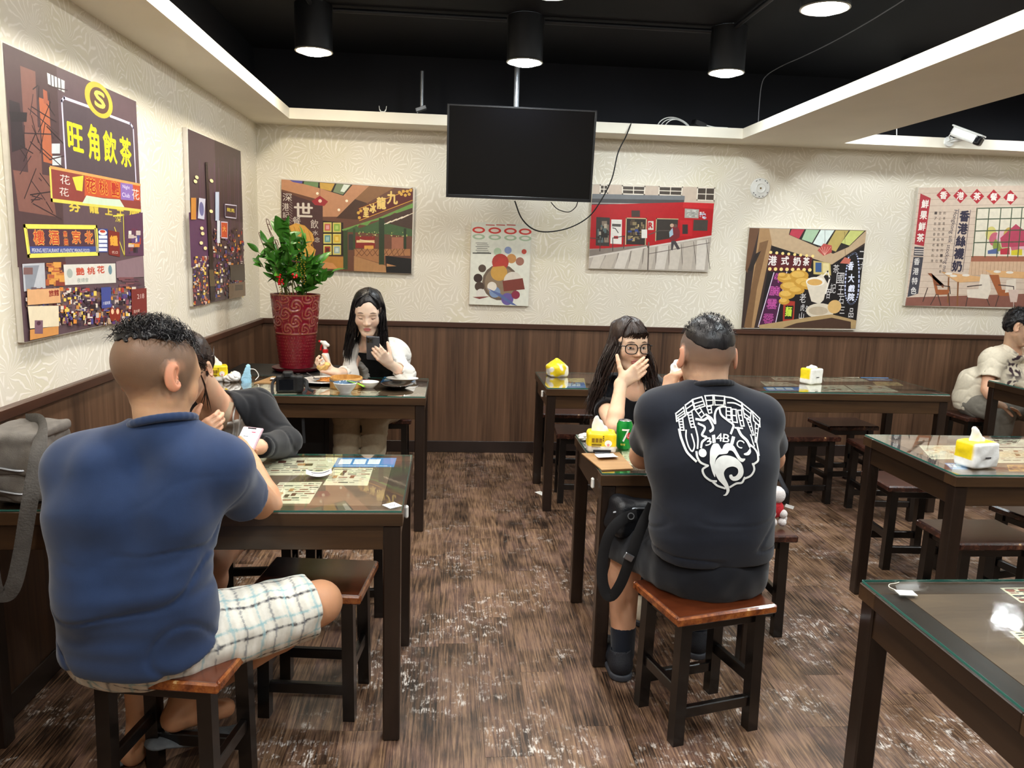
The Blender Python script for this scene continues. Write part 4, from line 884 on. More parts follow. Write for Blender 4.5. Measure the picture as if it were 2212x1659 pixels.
    def X(pts): return [((a-830)/5.925, -(b-780)/5.925) for a, b in pts]         # emblem drawing units (crop pixels) -> photo pixels
    def L(pts, wd, n=6): D.line(X(smooth_path([(a, b, 0) for a, b in pts], n)) if len(pts) > 2 else X(pts), wd/5.925, W)
    X_ = X
    def X(pts): return [((q[0]-830)/5.925, -(q[1]-780)/5.925) for q in pts]
    def F(pts, n=8):
        pp = smooth_path([(a, b, 0) for a, b in pts+[pts[0]]], n)[:-1]; D.poly(X(pp), W)
    def ladder(x0, y0, x1, y1, wd0, wd1, rungs, lw=15):
        a, b = np.array((x0, y0), float), np.array((x1, y1), float); d = b-a; nn = nrm((-d[1], d[0])); L([a-nn*wd0/2, b-nn*wd1/2], lw); L([a+nn*wd0/2, b+nn*wd1/2], lw)
        for i in range(rungs): 
            t = i/(rungs-1); wv = wd0+(wd1-wd0)*t; L([a+d*t-nn*wv/2, a+d*t+nn*wv/2], lw*0.9)
    # arched gothic blocks of the upper rim
    for q in ([(295, 405), (400, 330), (420, 430), (305, 500)], [(425, 305), (520, 250), (545, 350), (440, 415)], [(530, 240), (650, 205), (690, 315), (555, 360)], [(690, 190), (790, 180), (795, 300), (715, 315)], [(805, 180), (945, 190), (935, 300), (820, 300)]): L(q+[q[0]], 16, 1)
    for q in ([(305, 440), (405, 370)], [(435, 350), (525, 300)], [(540, 290), (660, 255)], [(700, 245), (790, 240)], [(815, 240), (940, 245)], [(300, 470), (412, 400)], [(550, 330), (680, 290)]): L(q, 14)
    L([(945, 195), (1060, 215), (1175, 270)], 18); L([(990, 270), (1080, 275), (1165, 310)], 18); L([(945, 195), (955, 290)], 14); L([(1175, 270), (1165, 400)], 14)
    L([(1180, 275), (1290, 360), (1265, 480), (1195, 440), (1180, 275)], 15, 1); L([(1190, 330), (1285, 400)], 13); L([(1190, 390), (1272, 450)], 13)
    L([(1305, 370), (1395, 455), (1385, 550), (1310, 480), (1305, 370)], 15, 1); L([(1310, 410), (1390, 500)], 13)
    ladder(355, 470, 365, 600, 55, 40, 5); ladder(480, 390, 500, 560, 60, 45, 6); ladder(590, 350, 650, 440, 70, 60, 3); ladder(740, 320, 755, 400, 60, 40, 3); ladder(1000, 330, 990, 470, 60, 60, 4); ladder(1070, 350, 1060, 500, 50, 60, 3); ladder(1140, 360, 1150, 540, 50, 40, 4); ladder(1240, 450, 1270, 640, 50, 20, 5, 12); ladder(1350, 520, 1290, 720, 50, 22, 5, 12)
    # pillars and hanging flame strokes
    L([(330, 600), (345, 700), (390, 830), (450, 900), (500, 945)], 28); L([(410, 600), (400, 680), (420, 780), (460, 830), (490, 760), (470, 640)], 17); L([(530, 560), (540, 680), (525, 790)], 20)
    L([(1235, 640), (1250, 720), (1262, 760)], 16); L([(1300, 690), (1305, 760), (1318, 870)], 18); L([(1330, 640), (1300, 700)], 14)
    L([(560, 470), (650, 480), (720, 460), (760, 540), (750, 580), (715, 600)], 26); L([(700, 420), (760, 460), (800, 510), (815, 420), (850, 350), (920, 320), (955, 320)], 26); L([(580, 520), (650, 560), (600, 640), (650, 670), (590, 720), (570, 780)], 24)
    L([(880, 340), (900, 420), (970, 480), (1030, 530), (1000, 590), (980, 620)], 24); L([(1050, 560), (1140, 565)], 18); L([(1080, 570), (1110, 640), (1170, 700), (1200, 760)], 34); L([(1200, 740), (1260, 790), (1295, 850), (1300, 920)], 22)
    D.disc(X([(585, 845)])[0], 50/5.925, W, n=24); F([(1205, 780), (1210, 830), (1180, 865), (1130, 868), (1115, 850), (1160, 830)])
    # lettering on an arc
    for ch, cx, cy, an, wd in (('3', 668, 712, 0.30, 84), ('1', 745, 685, 0.17, 40), ('4', 818, 668, 0.05, 80), ('B', 908, 676, -0.10, 84), ('1', 986, 700, -0.22, 40), ('C', 1076, 738, -0.38, 92)):
        D.text(ch, X([(cx, cy)])[0], 88/5.925, W, wd/5.925, M=[[1, 0.22], [0, 1]], ang=an, bold=0.2)
    # cloud outline and big swirl
    for q in ([(510, 840), (520, 900), (560, 960), (650, 1000)], [(650, 1000), (590, 1050), (620, 1130), (700, 1190), (770, 1200)], [(740, 1215), (800, 1260), (890, 1290)], [(1300, 850), (1300, 930), (1250, 970), (1230, 975)], [(1235, 975), (1250, 1050), (1210, 1120), (1130, 1160)], [(1130, 1150), (1100, 1210), (1030, 1225), (960, 1270)]): L(q, 26)
    F([(675, 960), (680, 830), (720, 750), (765, 735), (800, 745), (835, 800), (870, 750), (930, 730), (990, 760), (1030, 830), (1075, 900), (1130, 910), (1095, 950), (1040, 920), (980, 830), (930, 815), (900, 850), (840, 860), (790, 870), (750, 930), (745, 1030), (755, 1145), (715, 1080)])
    F([(740, 1010), (760, 930), (830, 880), (920, 875), (1010, 905), (1080, 970), (1112, 1060), (1100, 1130), (1050, 1180), (990, 1190), (945, 1160), (935, 1120), (965, 1110), (985, 1135), (1020, 1125), (1045, 1080), (1030, 1030), (970, 1008), (900, 1030), (865, 1085), (880, 1150), (920, 1220), (950, 1290), (950, 1340), (920, 1385), (880, 1385), (905, 1365), (915, 1320), (880, 1260), (800, 1180), (750, 1090)], 6)
    me = bpy.data.meshes.new('shirt_print'); v3 = np.array(D.m.v); me.from_pydata([tuple(q) for q in v3], [], D.m.f); bm = bmesh.new(); bm.from_mesh(me)
    bmesh.ops.triangulate(bm, faces=bm.faces)
    for _ in range(3):
        ed = [e for e in bm.edges if e.calc_length() > 3.2]
        if not ed: break
        bmesh.ops.subdivide_edges(bm, edges=ed, cuts=1); bmesh.ops.triangulate(bm, faces=bm.faces)
    bm.verts.ensure_lookup_table(); Q = np.array([tuple(q.co) for q in bm.verts]); P = np.stack([O[0]+Q[:, 0]*k, np.full(len(Q), 2.05), O[2]+Q[:, 2]*k], 1); P[:, 0] += 0.0
    for _ in range(60): P[:, 1] += np.clip(T(P)*0.8, -0.02, 0.05)
    P[:, 1] -= 0.0035
    for vv, q in zip(bm.verts, P): vv.co = q
    bm.to_mesh(me); bm.free(); mm = pm('shirt_print_white', '#eef1ef', 0.7, 0.05, 60.0); me.materials.append(mm); obj('back_print', me, None, sh)
    # black shorts, socks, trainers
    Q = Blob(); Q.ell(J['pelvis']+V3(0, 0.0, 0.0), (0.188, 0.140, 0.125), None, 0.04).cap(J['hipL'], knL, 0.112, 0.088, 0.04).cap(J['hipR'], knR, 0.112, 0.088, 0.04)
    Q.cut(J['pelvis']+V3(0, 0, -0.082), (0, 0, -1), 0.02); Q.disp = waves(61, 6, 0.10, 0.005); cloth('shorts', Q, M_CHAR, body, 0.006, flat_paint('#101219'))
    for kn, an, hl in ((knL, anL, V3(0.650, 2.515, 0)), (knR, anR, V3(0.975, 2.66, 0))):
        C = Blob(); C.cap(an+V3(0, 0.0, -0.03), an+(kn-an)*0.16, 0.043, 0.047, 0.01); cloth('sock', C, M_CHAR, body, 0.005, flat_paint('#151a26'))
        shoe('shoe', hl, hl+V3(-0.02, 0.3, 0) if hl[0] < 0.8 else hl+V3(0.04, 0.3, 0), pm('trainer_dark_mesh', '#14161f', 0.7, 0.2, 90.0, bump=0.3), pm('trainer_sole', '#3a3d45', 0.6, 0.2, 50.0), body, 1.05)
    # tissue pinched at the mouth
    Z = Blob(); c = at(1462, 800, 2.66); Z.ell(c, (0.022, 0.018, 0.035), None, 0.01).ell(c+V3(0.012, 0.0, 0.018), (0.015, 0.015, 0.025), None, 0.01); Z.disp = waves(71, 8, 0.025, 0.005)
    tag(cloth('tissue', Z, pm('tissue_paper', '#f0efec', 0.9, 0.03, 40.0), None, 0.003), 'white tissue held to the mouth of the man in black', 'tissue')
    return body
man_black()
# ================================================================= the woman in the white shirt behind the dishes
def woman_white():
    hc = at(795, 674, 4.58); R = frame((0.03, -1.0, -0.30)); hs = 1.10
    J = dict(neck=at(797, 734, 4.70), shL=at(768, 757, 4.76), shR=at(848, 766, 4.76), chest=V3(-0.43, 4.84, 0.87), waist=V3(-0.42, 4.94, 0.68), pelvis=V3(-0.42, 5.00, 0.535)); J['hipL'] = J['pelvis']+V3(-0.08, -0.03, 0); J['hipR'] = J['pelvis']+V3(0.08, -0.03, 0)
    elR = at(877, 808, 4.60); wrR = at(841, 786, 4.47); elL = at(755, 811, 4.60); wrL = at(724, 804, 4.47)
    kL, kR = at(750, 895, 4.50), at(812, 895, 4.50); aL, aR = V3(kL[0]-0.01, 4.47, 0.10), V3(kR[0]-0.02, 4.47, 0.10)
    S = Blob(); torso(S, J, -0.016, 0.85, 0.86); S.cap(J['neck']-V3(0, 0, 0.02), hc+R @ V3(0, -0.02, -0.06), 0.048, 0.048, 0.025); add_head(S, hc, R, hs, True)
    arm(S, J['shL'], elL, wrL, (0.042, 0.036, 0.036, 0.025)); arm(S, J['shR'], elR, wrR, (0.042, 0.036, 0.036, 0.025)); seat_legs(S, J, kL, kR, aL, aR, (0.085, 0.058, 0.05, 0.035))
    ph = at(806, 752, 4.42)
    hd = nrm(at(818, 762, 4.41)-wrR); t1 = add_hand(S, wrR, hd, V3(-0.45, 0.55, 0.5), -1, 1.02, [(0.35, 0.5, 0.3), (0.3, 0.45, 0.3), (0.3, 0.4, 0.3), (0.35, 0.4, 0.3)], 0.02, (0.6, 0.55, 0.35), 0.3)
    hd2 = nrm(at(702, 798, 4.46)-wrL); add_hand(S, wrL, hd2, V3(0.1, -0.3, 1), 1, 1.02, [(0.6, 0.8, 0.5), (0.7, 0.8, 0.5), (0.8, 0.9, 0.5), (0.9, 0.9, 0.5)], 0.0, (0.6, 0.4, 0.6), 0.4)
    body = build_body('person', S, [(hc, 0.165), (wrR+hd*0.08, 0.12), (wrL+hd2*0.08, 0.12)], lambda V: face_paint(V, hc, R, hs, '#efc9b1', '#c87a76', '#4a342c', eye='closed', brow_z=0.028, lw=0.0195), 'woman with long black hair in an open white shirt looking at her phone', hf=0.0022)
    def ends(phi):      # phi > 0: her right side = picture left, swept back over the shoulder
        if phi > 0: return hc+V3(-0.085-0.05*math.sin(phi), 0.05-0.06*math.cos(phi), -0.27)
        return hc+V3(0.085-0.02*math.cos(phi), 0.03-0.07*math.cos(phi), -0.22)
    long_hair(hc, R, hs, ends, H_BLACK, body, 5, 420, -0.006, None, face=0.72)
    K = Blob(); torso(K, J, -0.010, 0.88, 0.88, 0.05); K.cut(J['neck']-V3(0, 0, 0.07), (0, -0.45, 1), 0.004); cloth('black_top', K, M_FAB, body, 0.007, flat_paint('#0c0c0f'))
    T = Blob(); torso(T, J, 0.008, 0.92, 0.95, 0.05)
    for sh, el, wr in ((J['shL'], elL, wrL), (J['shR'], elR, wrR)):
        A = Blob(); A.cap(sh, el+V3(0, 0, -0.005), 0.050, 0.058, 0.03).cap(el, el+(wr-el)*0.55, 0.058, 0.046, 0.02).cut(el+(wr-el)*0.52, wr-el, 0.004); A.cap(el+(wr-el)*0.4, wr+(wr-el)*0.2, 0.034, 0.040, 0.006, 's'); T.blob(A, 0.035)
    T.cap(J['neck']+V3(0.005, -0.10, 0.03), J['waist']+V3(0.01, -0.20, -0.05), 0.075, 0.150, 0.012, 's'); T.cap(J['neck']-V3(0, 0, 0.03), hc, 0.062, 0.07, 0.01, 's')
    f1, cr = waves(77, 7, 0.09, 0.004), creases(78, 6, 0.10, 0.006, 0.10); T.disp = lambda P: f1(P)+cr(P); sh = cloth('overshirt', T, pm('white_sheer_cotton', '#dddad3', 0.85, 0.03, 20.0, bump=0.1, bscale=600.0, sheen=0.2), body, 0.0055)
    for q in (-1, 1):     # open collar flaps
        C = Blob(); C.cap(J['neck']+V3(q*0.055, 0.0, 0.005), J['chest']+V3(q*0.075, -0.095, 0.02), 0.022, 0.028, 0.02, flat=0.35, fd=(q*0.3, -1, 0.2)); cloth('collar', C, pm('white_sheer_cotton', '#dddad3'), sh, 0.0045)
    trousers(J, kL, kR, aL, aR, 0.012, body, '#b3a68d')
    for a_ in (aL, aR): shoe('shoe', a_+V3(0, 0.05, -a_[2]), a_+V3(0, -0.2, -a_[2]), pm('white_trainer', '#d9d6cf', 0.6), pm('trainer_sole', '#3a3d45'), body, 0.92)
    # phone, back towards the viewer
    t = thing('smartphone', 'dark phone held up by the woman in white, camera side showing', 'phone', tuple(ph)); Rm = frame(nrm(V3(0.08, 1, 0.45)), (0.05, 0, 1)); t.rotation_euler = Matrix(Rm.tolist()).to_euler()
    box('phone_body', -0.038, 0.038, -0.005, 0.004, -0.079, 0.079, pm('phone_graphite', '#3a3f49', 0.35, 0.08, 30.0), t, 0.003)
    cb = box('camera_bump', -0.034, 0.000, -0.0075, -0.005, 0.036, 0.074, pm('phone_bump', '#23262d', 0.25), t, 0.002)
    for x, z in ((-0.008, 0.009), (-0.008, -0.009), (0.008, 0.0)): MB().lathe([(0.0001, 0.0022), (0.006, 0.002), (0.0065, 0.0)], n=16).build('lens', pm('lens_black', '#08090c', 0.08), cb, loc=(x, -0.001, z), rot=(math.radians(90), 0, 0))
    # half eaten bun in her other hand
    B = Blob(); c = at(697, 793, 4.44); B.ell(c, (0.035, 0.028, 0.022), None, 0.01).ell(c+V3(0.02, 0.0, 0.014), (0.025, 0.022, 0.016), None, 0.01); B.disp = waves(81, 8, 0.02, 0.003)
    tag(cloth('bread_bun', B, pm('baked_bun', '#d9b26a', 0.6, 0.3, 60.0, bump=0.3), None, 0.003), 'golden bitten bun held by the woman in white', 'bun')
woman_white()

# ================================================================= the woman in glasses covering her mouth
def woman_glasses():
    hc = at(1359, 744, 3.52); R = frame((0.22, -1.0, -0.06)); hs = 1.02
    J = dict(neck=at(1362, 832, 3.56), shL=at(1302, 868, 3.58), shR=at(1428, 858, 3.58), chest=V3(0.87, 3.60, 0.86), waist=V3(0.90, 3.62, 0.68), pelvis=V3(0.92, 3.62, 0.535)); J['chest'][0] = J['neck'][0]+0.01; J['hipL'] = J['pelvis']+V3(-0.08, -0.03, 0); J['hipR'] = J['pelvis']+V3(0.08, -0.03, 0)
    elL = at(1326, 922, 3.22); wrL = at(1342, 827, 3.335); elR = at(1452, 905, 3.35); wrR = V3(1.00, 3.12, 0.80)
    kL, kR = V3(0.82, 3.20, 0.50), V3(1.02, 3.20, 0.50); aL, aR = V3(0.83, 3.10, 0.09), V3(1.02, 3.12, 0.09)
    S = Blob(); torso(S, J, -0.012, 0.86, 0.86); S.cap(J['neck']-V3(0, 0, 0.02), hc+R @ V3(0, -0.02, -0.06), 0.050, 0.048, 0.025); add_head(S, hc, R, hs, True)
    arm(S, J['shL'], elL, wrL, (0.044, 0.034, 0.036, 0.026)); arm(S, J['shR'], elR, wrR, (0.044, 0.034, 0.036, 0.026)); seat_legs(S, J, kL, kR, aL, aR, (0.085, 0.058, 0.05, 0.035))
    hd = nrm(at(1385, 796, 3.355)-wrL); add_hand(S, wrL, hd, V3(0.15, 1, 0.1), 1, 1.0, [(0.12, 0.12, 0.1), (0.14, 0.12, 0.1), (0.16, 0.14, 0.1), (0.2, 0.16, 0.1)], 0.06, (0.25, 0.85, 0.15), 0.15)
    add_hand(S, wrR, V3(-0.8, -0.5, 0.0), V3(0, 0, -1), 1, 0.95)
    body = build_body('person', S, [(hc, 0.165), (wrL+hd*0.08, 0.13)], lambda V: face_paint(V, hc, R, hs, '#e6bb9d', '#b9766c', '#2c1f1a', eye=0.0015, brow_z=0.026), 'woman in black glasses covering her mouth with one hand', hf=0.0022)
    def ends(phi):
        if phi > 0: return hc+V3(-0.135-0.05*math.sin(phi), -0.03-0.04*math.cos(phi), -0.31)
        return hc+V3(0.135, -0.05-0.03*math.cos(phi), -0.29)
    long_hair(hc, R, hs, ends, H_BROWN, body, 9, 460, 0.012, 0.040, face=0.80, wave=0.010)
    T = Blob(); torso(T, J, 0.010, 0.92, 0.95, 0.05)
    for sh, el in ((J['shL'], elL), (J['shR'], elR)):
        A = Blob(); A.cap(sh, sh+(el-sh)*0.8, 0.056, 0.060, 0.03).cut(sh+(el-sh)*0.42, el-sh, 0.004); A.cap(sh+(el-sh)*0.3, el, 0.044, 0.048, 0.008, 's'); T.blob(A, 0.035)
    T.cap(J['neck']+V3(0, -0.03, -0.01), hc, 0.066, 0.07, 0.01, 's'); T.cut(J['pelvis']-V3(0, 0, 0.03), (0, 0, -1)); cr = creases(91, 6, 0.12, 0.005); T.disp = cr; cloth('t_shirt', T, M_CHAR, body, 0.006, flat_paint('#0c0e14'))
    trousers(J, kL, kR, aL, aR, 0.008, body, '#1b1c22', 5)
    for a_ in (aL, aR): shoe('shoe', a_+V3(0, 0.05, -a_[2]), a_+V3(0, -0.2, -a_[2]), pm('cream_canvas_shoe', '#cfc2ac', 0.7), pm('trainer_sole', '#3a3d45'), body, 0.9)
    # eyeglasses: two rounded frames, bridge, temples
    p = lambda x, y, z: hc+R @ (np.array([x, y, z])*hs); g = MB(); lens = MB()
    for q in (-1, 1):
        pts = []
        for k in range(28):
            a = 2*math.pi*k/28; ca, sa = math.cos(a), math.sin(a); rx, rz = 0.027, 0.0225; pts.append(p(q*0.0345+rx*math.copysign(abs(ca)**0.7, ca), 0.104-0.35*max(0, abs(q*0.0345+rx*ca)-0.03), -0.003+rz*math.copysign(abs(sa)**0.75, sa)))
        g.tube(pts+[pts[0], pts[1]], 0.0024*hs, 6, cap=False); lens.add(pts, [tuple(range(28))]); g.tube([p(q*0.060, 0.094, 0.009), p(q*0.078, 0.080, 0.008), p(q*0.086, 0.0, 0.0)], 0.0022*hs, 6)
    g.tube([p(-0.008, 0.105, 0.002), p(0, 0.108, 0.004), p(0.008, 0.105, 0.002)], 0.002*hs, 6)
    gl = g.build('eyeglasses', pm('acetate_black', '#0b0a0c', 0.2, 0.05, 30.0), body, auto=False)
    m, t, b = newmat('spectacle_lens'); t.n.remove(b); tr = t.new('ShaderNodeBsdfTransparent'); tr.inputs[0].default_value = (0.97, 0.98, 0.99, 1); go = t.new('ShaderNodeBsdfGlossy', i_Roughness=0.02); fr = t.new('ShaderNodeLayerWeight', i_Blend=0.12); mx = t.new('ShaderNodeMixShader'); t.lk(fr.outputs['Fresnel'], mx.inputs[0]); t.lk(tr.outputs[0], mx.inputs[1]); t.lk(go.outputs[0], mx.inputs[2]); t.lk(mx.outputs[0], t.n['Material Output'].inputs[0]); lens.build('lens', m, gl)
woman_glasses()
# ================================================================= the woman in the black cardigan, leaning over the near side table
def woman_cardigan():
    hc = at(396, 795, 2.66); R = frame((-0.25, -1.0, -0.75), (0, -0.3, 1)); hs = 1.0
    J = dict(neck=at(472, 868, 2.88), shL=at(392, 900, 2.96), shR=at(556, 880, 2.98), chest=at(462, 960, 3.02), waist=V3(-0.80, 3.12, 0.68), pelvis=V3(-0.80, 3.17, 0.535)); J['hipL'] = J['pelvis']+V3(-0.08, -0.03, 0); J['hipR'] = J['pelvis']+V3(0.08, -0.03, 0)
    elR = at(617, 957, 2.85); wrR = at(556, 966, 2.62); elL = V3(-1.05, 2.80, 0.82); wrL = at(412, 945, 2.70)
    kL, kR = V3(-0.95, 2.75, 0.50), at(458, 1212, 2.76); aL, aR = V3(-0.93, 2.85, 0.09), V3(kR[0]-0.03, 2.86, 0.09)
    S = Blob(); torso(S, J, -0.010, 0.9, 0.88); S.cap(J['neck']-V3(0, 0, 0.02), hc+R @ V3(0, -0.03, -0.04), 0.052, 0.050, 0.025); add_head(S, hc, R, hs, True)
    arm(S, J['shL'], elL, wrL, (0.045, 0.038, 0.038, 0.027)); arm(S, J['shR'], elR, wrR, (0.045, 0.038, 0.038, 0.027)); seat_legs(S, J, kL, kR, aL, aR, (0.09, 0.060, 0.052, 0.036))
    hd = nrm(at(440, 930, 2.70)-wrL); add_hand(S, wrL, hd, V3(0, 1, 0.2), 1, 0.95, [(0.5, 0.7, 0.4)]*4); add_hand(S, wrR, V3(-0.9, -0.3, -0.05), V3(0, 0.2, -1), 1, 0.95)
    body = build_body('person', S, [(hc, 0.165), (wrL+hd*0.07, 0.11)], lambda V: face_paint(V, hc, R, hs, '#dcaa8c', '#b9625c', '#2c1f1a'), 'woman in a black cardigan and white top leaning over the table')
    p = lambda x, y, z: hc+R @ (np.array([x, y, z])*hs); Hb = Blob(); Hb.ell(p(0, -0.016, 0.036), np.array((0.083, 0.101, 0.090))*hs, R).ell(p(0, -0.05, -0.01), (0.078, 0.070, 0.075), R, 0.03).ell(p(0, 0.09, -0.03), (0.058, 0.07, 0.09), R, 0.012, 's').cap(p(0, -0.10, 0.03), p(0.02, -0.16, -0.03), 0.03, 0.018, 0.02); Hb.disp = waves(99, 8, 0.03, 0.003)
    hair = cloth('hair', Hb, H_BROWN, body, 0.004); rg = np.random.RandomState(6); cs = []
    for i in range(160):
        a = rg.uniform(0.9, 2.9)*rg.choice((-1, 1)); st = p(0.03*math.sin(a), 0.03*math.cos(a)+0.02, 0.122); sd = p(0.086*math.sin(a), -0.016+0.1*math.cos(a), 0.02+rg.normal()*0.01); e = p(0.02*rg.normal(), -0.12, 0.0); cs.append(smooth_path([st, sd, e], 4))
    for i in range(14): x = rg.choice((-1, 1)); cs.append(smooth_path([p(x*0.08, 0.03, 0.03), p(x*0.088, 0.045, -0.04), p(x*0.07, 0.06, -0.12)+rg.normal(size=3)*0.012], 4))
    strands('hair_locks', cs, 0.0028, H_BROWN, hair, 4, 0.45)
    K = Blob(); torso(K, J, -0.004, 0.92, 0.92, 0.05); K.cut(J['neck']-V3(0, 0.0, 0.065), (0, -0.35, 1), 0.004); cloth('white_top', K, M_FAB, body, 0.007, flat_paint('#dedad2'))
    T = Blob(); torso(T, J, 0.012, 0.95, 0.98, 0.05)
    for sh, el, wr in ((J['shL'], elL, wrL), (J['shR'], elR, wrR)):
        A = Blob(); A.cap(sh, el, 0.060, 0.056, 0.03).cap(el, wr, 0.056, 0.040, 0.02).cut(el+(wr-el)*0.92, wr-el, 0.004); T.blob(A, 0.035)
    T.cap(J['neck']+V3(-0.03, -0.09, 0.05), J['waist']+V3(-0.04, -0.20, 0.0), 0.085, 0.12, 0.012, 's'); T.cap(J['neck']-V3(0, 0, 0.03), hc, 0.066, 0.07, 0.01, 's')
    f1, cr = waves(101, 7, 0.16, 0.004), creases(102, 4, 0.2, 0.005, 0.10); T.disp = lambda P: f1(P)+cr(P); cloth('cardigan', T, M_CHAR, body, 0.006, flat_paint('#14161b'))
    trousers(J, J['hipL']+(kL-J['hipL'])*0.6, J['hipR']+(kR-J['hipR'])*0.6, J['hipL']+(kL-J['hipL'])*0.6, J['hipR']+(kR-J['hipR'])*0.6, 0.010, body, '#3a3d45', 6, 'shorts')
    for a_ in (aL, aR): shoe('shoe', a_+V3(0, 0.05, -a_[2]), a_+V3(0, -0.2, -a_[2]), pm('cream_canvas_shoe', '#cfc2ac', 0.7), pm('trainer_sole', '#3a3d45'), body, 0.9)
    # beige bag strap and thin white cords crossing her chest
    NK = Blob(); torso(NK, J, -0.010, 0.9, 0.88); NK.cap(J['neck']-V3(0, 0, 0.02), hc+R @ V3(0, -0.03, -0.04), 0.052, 0.050, 0.025)
    def on(pts, back=0.004):        # lay a band on her front: march towards her from the table side
        out = []
        for dx, z in pts:
            P = np.array([[J['neck'][0]+dx, 2.45, z]])
            for _ in range(60): P[0, 1] = min(3.2, P[0, 1]+float(np.clip(min(K(P)[0], NK(P)[0])*0.8, -0.02, 0.05)))
            if P[0, 1] < 3.1: out.append(P[0]-V3(0, back, 0))
        return out
    nz_, cz_ = J['neck'][2], J['chest'][2]
    MB().tube(smooth_path(on([(0.050, nz_+0.005), (0.040, nz_-0.04), (0.015, nz_-0.09), (-0.02, nz_-0.14), (-0.06, nz_-0.19)]), 5), 0.014, 8, flat=0.2, nrm=(0.2, -1, 0.3)).build('bag_strap', pm('strap_beige', '#a8957c', 0.7), body)
    for d_ in (0.0, 0.02): MB().tube(smooth_path(on([(0.065+d_*0.3, nz_), (0.058+d_, nz_-0.05), (0.045+d_, nz_-0.11), (0.03+d_, nz_-0.17)], 0.006), 5), 0.0035, 8).build('neck_cord', pm('cord_white', '#e6e3dc', 0.6), body)
woman_cardigan()
# ================================================================= the person in the stained cream shirt at the picture edge
def person_edge():
    hc = at(2206, 706, 5.22); R = frame((0.85, -0.75, -0.45)); hs = 1.06
    J = dict(neck=at(2185, 752, 5.28), shL=at(2142, 775, 5.27), shR=at(2232, 770, 5.42), chest=at(2180, 820, 5.34), waist=V3(3.98, 5.36, 0.68), pelvis=V3(3.98, 5.36, 0.535)); J['hipL'] = J['pelvis']+V3(-0.08, -0.03, 0); J['hipR'] = J['pelvis']+V3(0.08, 0.0, 0)
    elL = at(2132, 842, 5.17); wrL = at(2156, 873, 5.05); elR = J['shR']+V3(0.15, -0.1, -0.2); wrR = elR+V3(0.05, -0.22, 0.0)
    kL, kR = at(2166, 895, 5.06), V3(4.35, 5.05, 0.50); aL, aR = V3(kL[0], 5.10, 0.09), V3(4.35, 5.08, 0.09)
    S = Blob(); torso(S, J, -0.010, 0.95, 0.92); S.cap(J['neck']-V3(0, 0, 0.02), hc+R @ V3(0, -0.02, -0.06), 0.056, 0.053, 0.025); add_head(S, hc, R, hs)
    arm(S, J['shL'], elL, wrL, (0.048, 0.04, 0.041, 0.028)); arm(S, J['shR'], elR, wrR, (0.048, 0.04, 0.041, 0.028)); seat_legs(S, J, kL, kR, aL, aR, (0.09, 0.062, 0.055, 0.038))
    hd = nrm(at(2186, 882, 5.02)-wrL); add_hand(S, wrL, hd, V3(0, 0.1, -1), -1, 1.0, [(0.15, 0.3, 0.3)]*4)
    body = build_body('person', S, [(hc, 0.16), (wrL+hd*0.07, 0.11)], lambda V: face_paint(V, hc, R, hs, '#dcab8c', '#b06a60', '#1c1614'), 'seated person in a cream shirt with dark stains, cut by the picture edge')
    p = lambda x, y, z: hc+R @ (np.array([x, y, z])*hs); Hb = Blob(); Hb.ell(p(0, -0.014, 0.038), np.array((0.086, 0.104, 0.092))*hs, R).ell(p(0, -0.05, 0.0), (0.08, 0.068, 0.075), R, 0.03).ell(p(0, 0.095, -0.035), (0.085, 0.062, 0.085), R, 0.012, 's').ell(p(0.085, -0.012, -0.01), (0.03, 0.03, 0.04), R, 0.01, 's').ell(p(-0.085, -0.012, -0.01), (0.03, 0.03, 0.04), R, 0.01, 's'); Hb.disp = waves(111, 8, 0.03, 0.004); hair = cloth('hair', Hb, H_BLACK, body, 0.0045)
    strands('hair_tufts', scalp_tufts(hc, R, hs, 300, 24, 0.03, 0.05, 0.002, 0.12, 0.3, cz=0.036, rad=(0.087, 0.105, 0.093), region=lambda q: q[1] < 0.07), 0.0022, H_BLACK, hair)
    T = Blob(); torso(T, J, 0.018, 1.0, 1.02, 0.05)
    for sh, el in ((J['shL'], elL), (J['shR'], elR)):
        A = Blob(); A.cap(sh, sh+(el-sh)*0.9, 0.068, 0.080, 0.03).cut(sh+(el-sh)*0.66, el-sh, 0.004); A.cap(sh+(el-sh)*0.5, el+(el-sh)*0.2, 0.055, 0.066, 0.01, 's'); T.blob(A, 0.04)
    T.ell(J['pelvis']+V3(0, 0, 0.05), (0.19, 0.15, 0.12), None, 0.05).cut(J['pelvis']-V3(0, 0, 0.06), (0, 0, -1)); T.cap(J['neck']+V3(0.02, -0.02, -0.01), hc, 0.064, 0.07, 0.01, 's'); f1, cr = waves(121, 7, 0.16, 0.004), creases(122, 5, 0.2, 0.005, 0.12); T.disp = lambda P: f1(P)+cr(P)
    wv = waves(131, 8, 0.05, 1.0)
    def stain(V):
        c = np.tile(np.array(lin('#d9cfba')), (len(V), 1)); cen = at(2195, 790, 5.2); q = (V-cen)/np.array([0.11, 0.4, 0.13]); m = smoothstep(1.1, 0.5, np.linalg.norm(q, axis=1))*smoothstep(0.02, 0.25, wv(V)); c = c*(1-m[:, None])+np.array(lin('#3a2730'))*m[:, None]; return c
    cloth('t_shirt', T, M_FAB, body, 0.006, stain); trousers(J, kL, kR, aL, aR, 0.014, body, '#7f7a70', 7)
    for a_ in (aL, aR): shoe('shoe', a_+V3(0, 0.05, -a_[2]), a_+V3(0, -0.2, -a_[2]), pm('dark_canvas_shoe', '#2a2c33', 0.7), pm('trainer_sole', '#3a3d45'), body, 0.98)
person_edge()
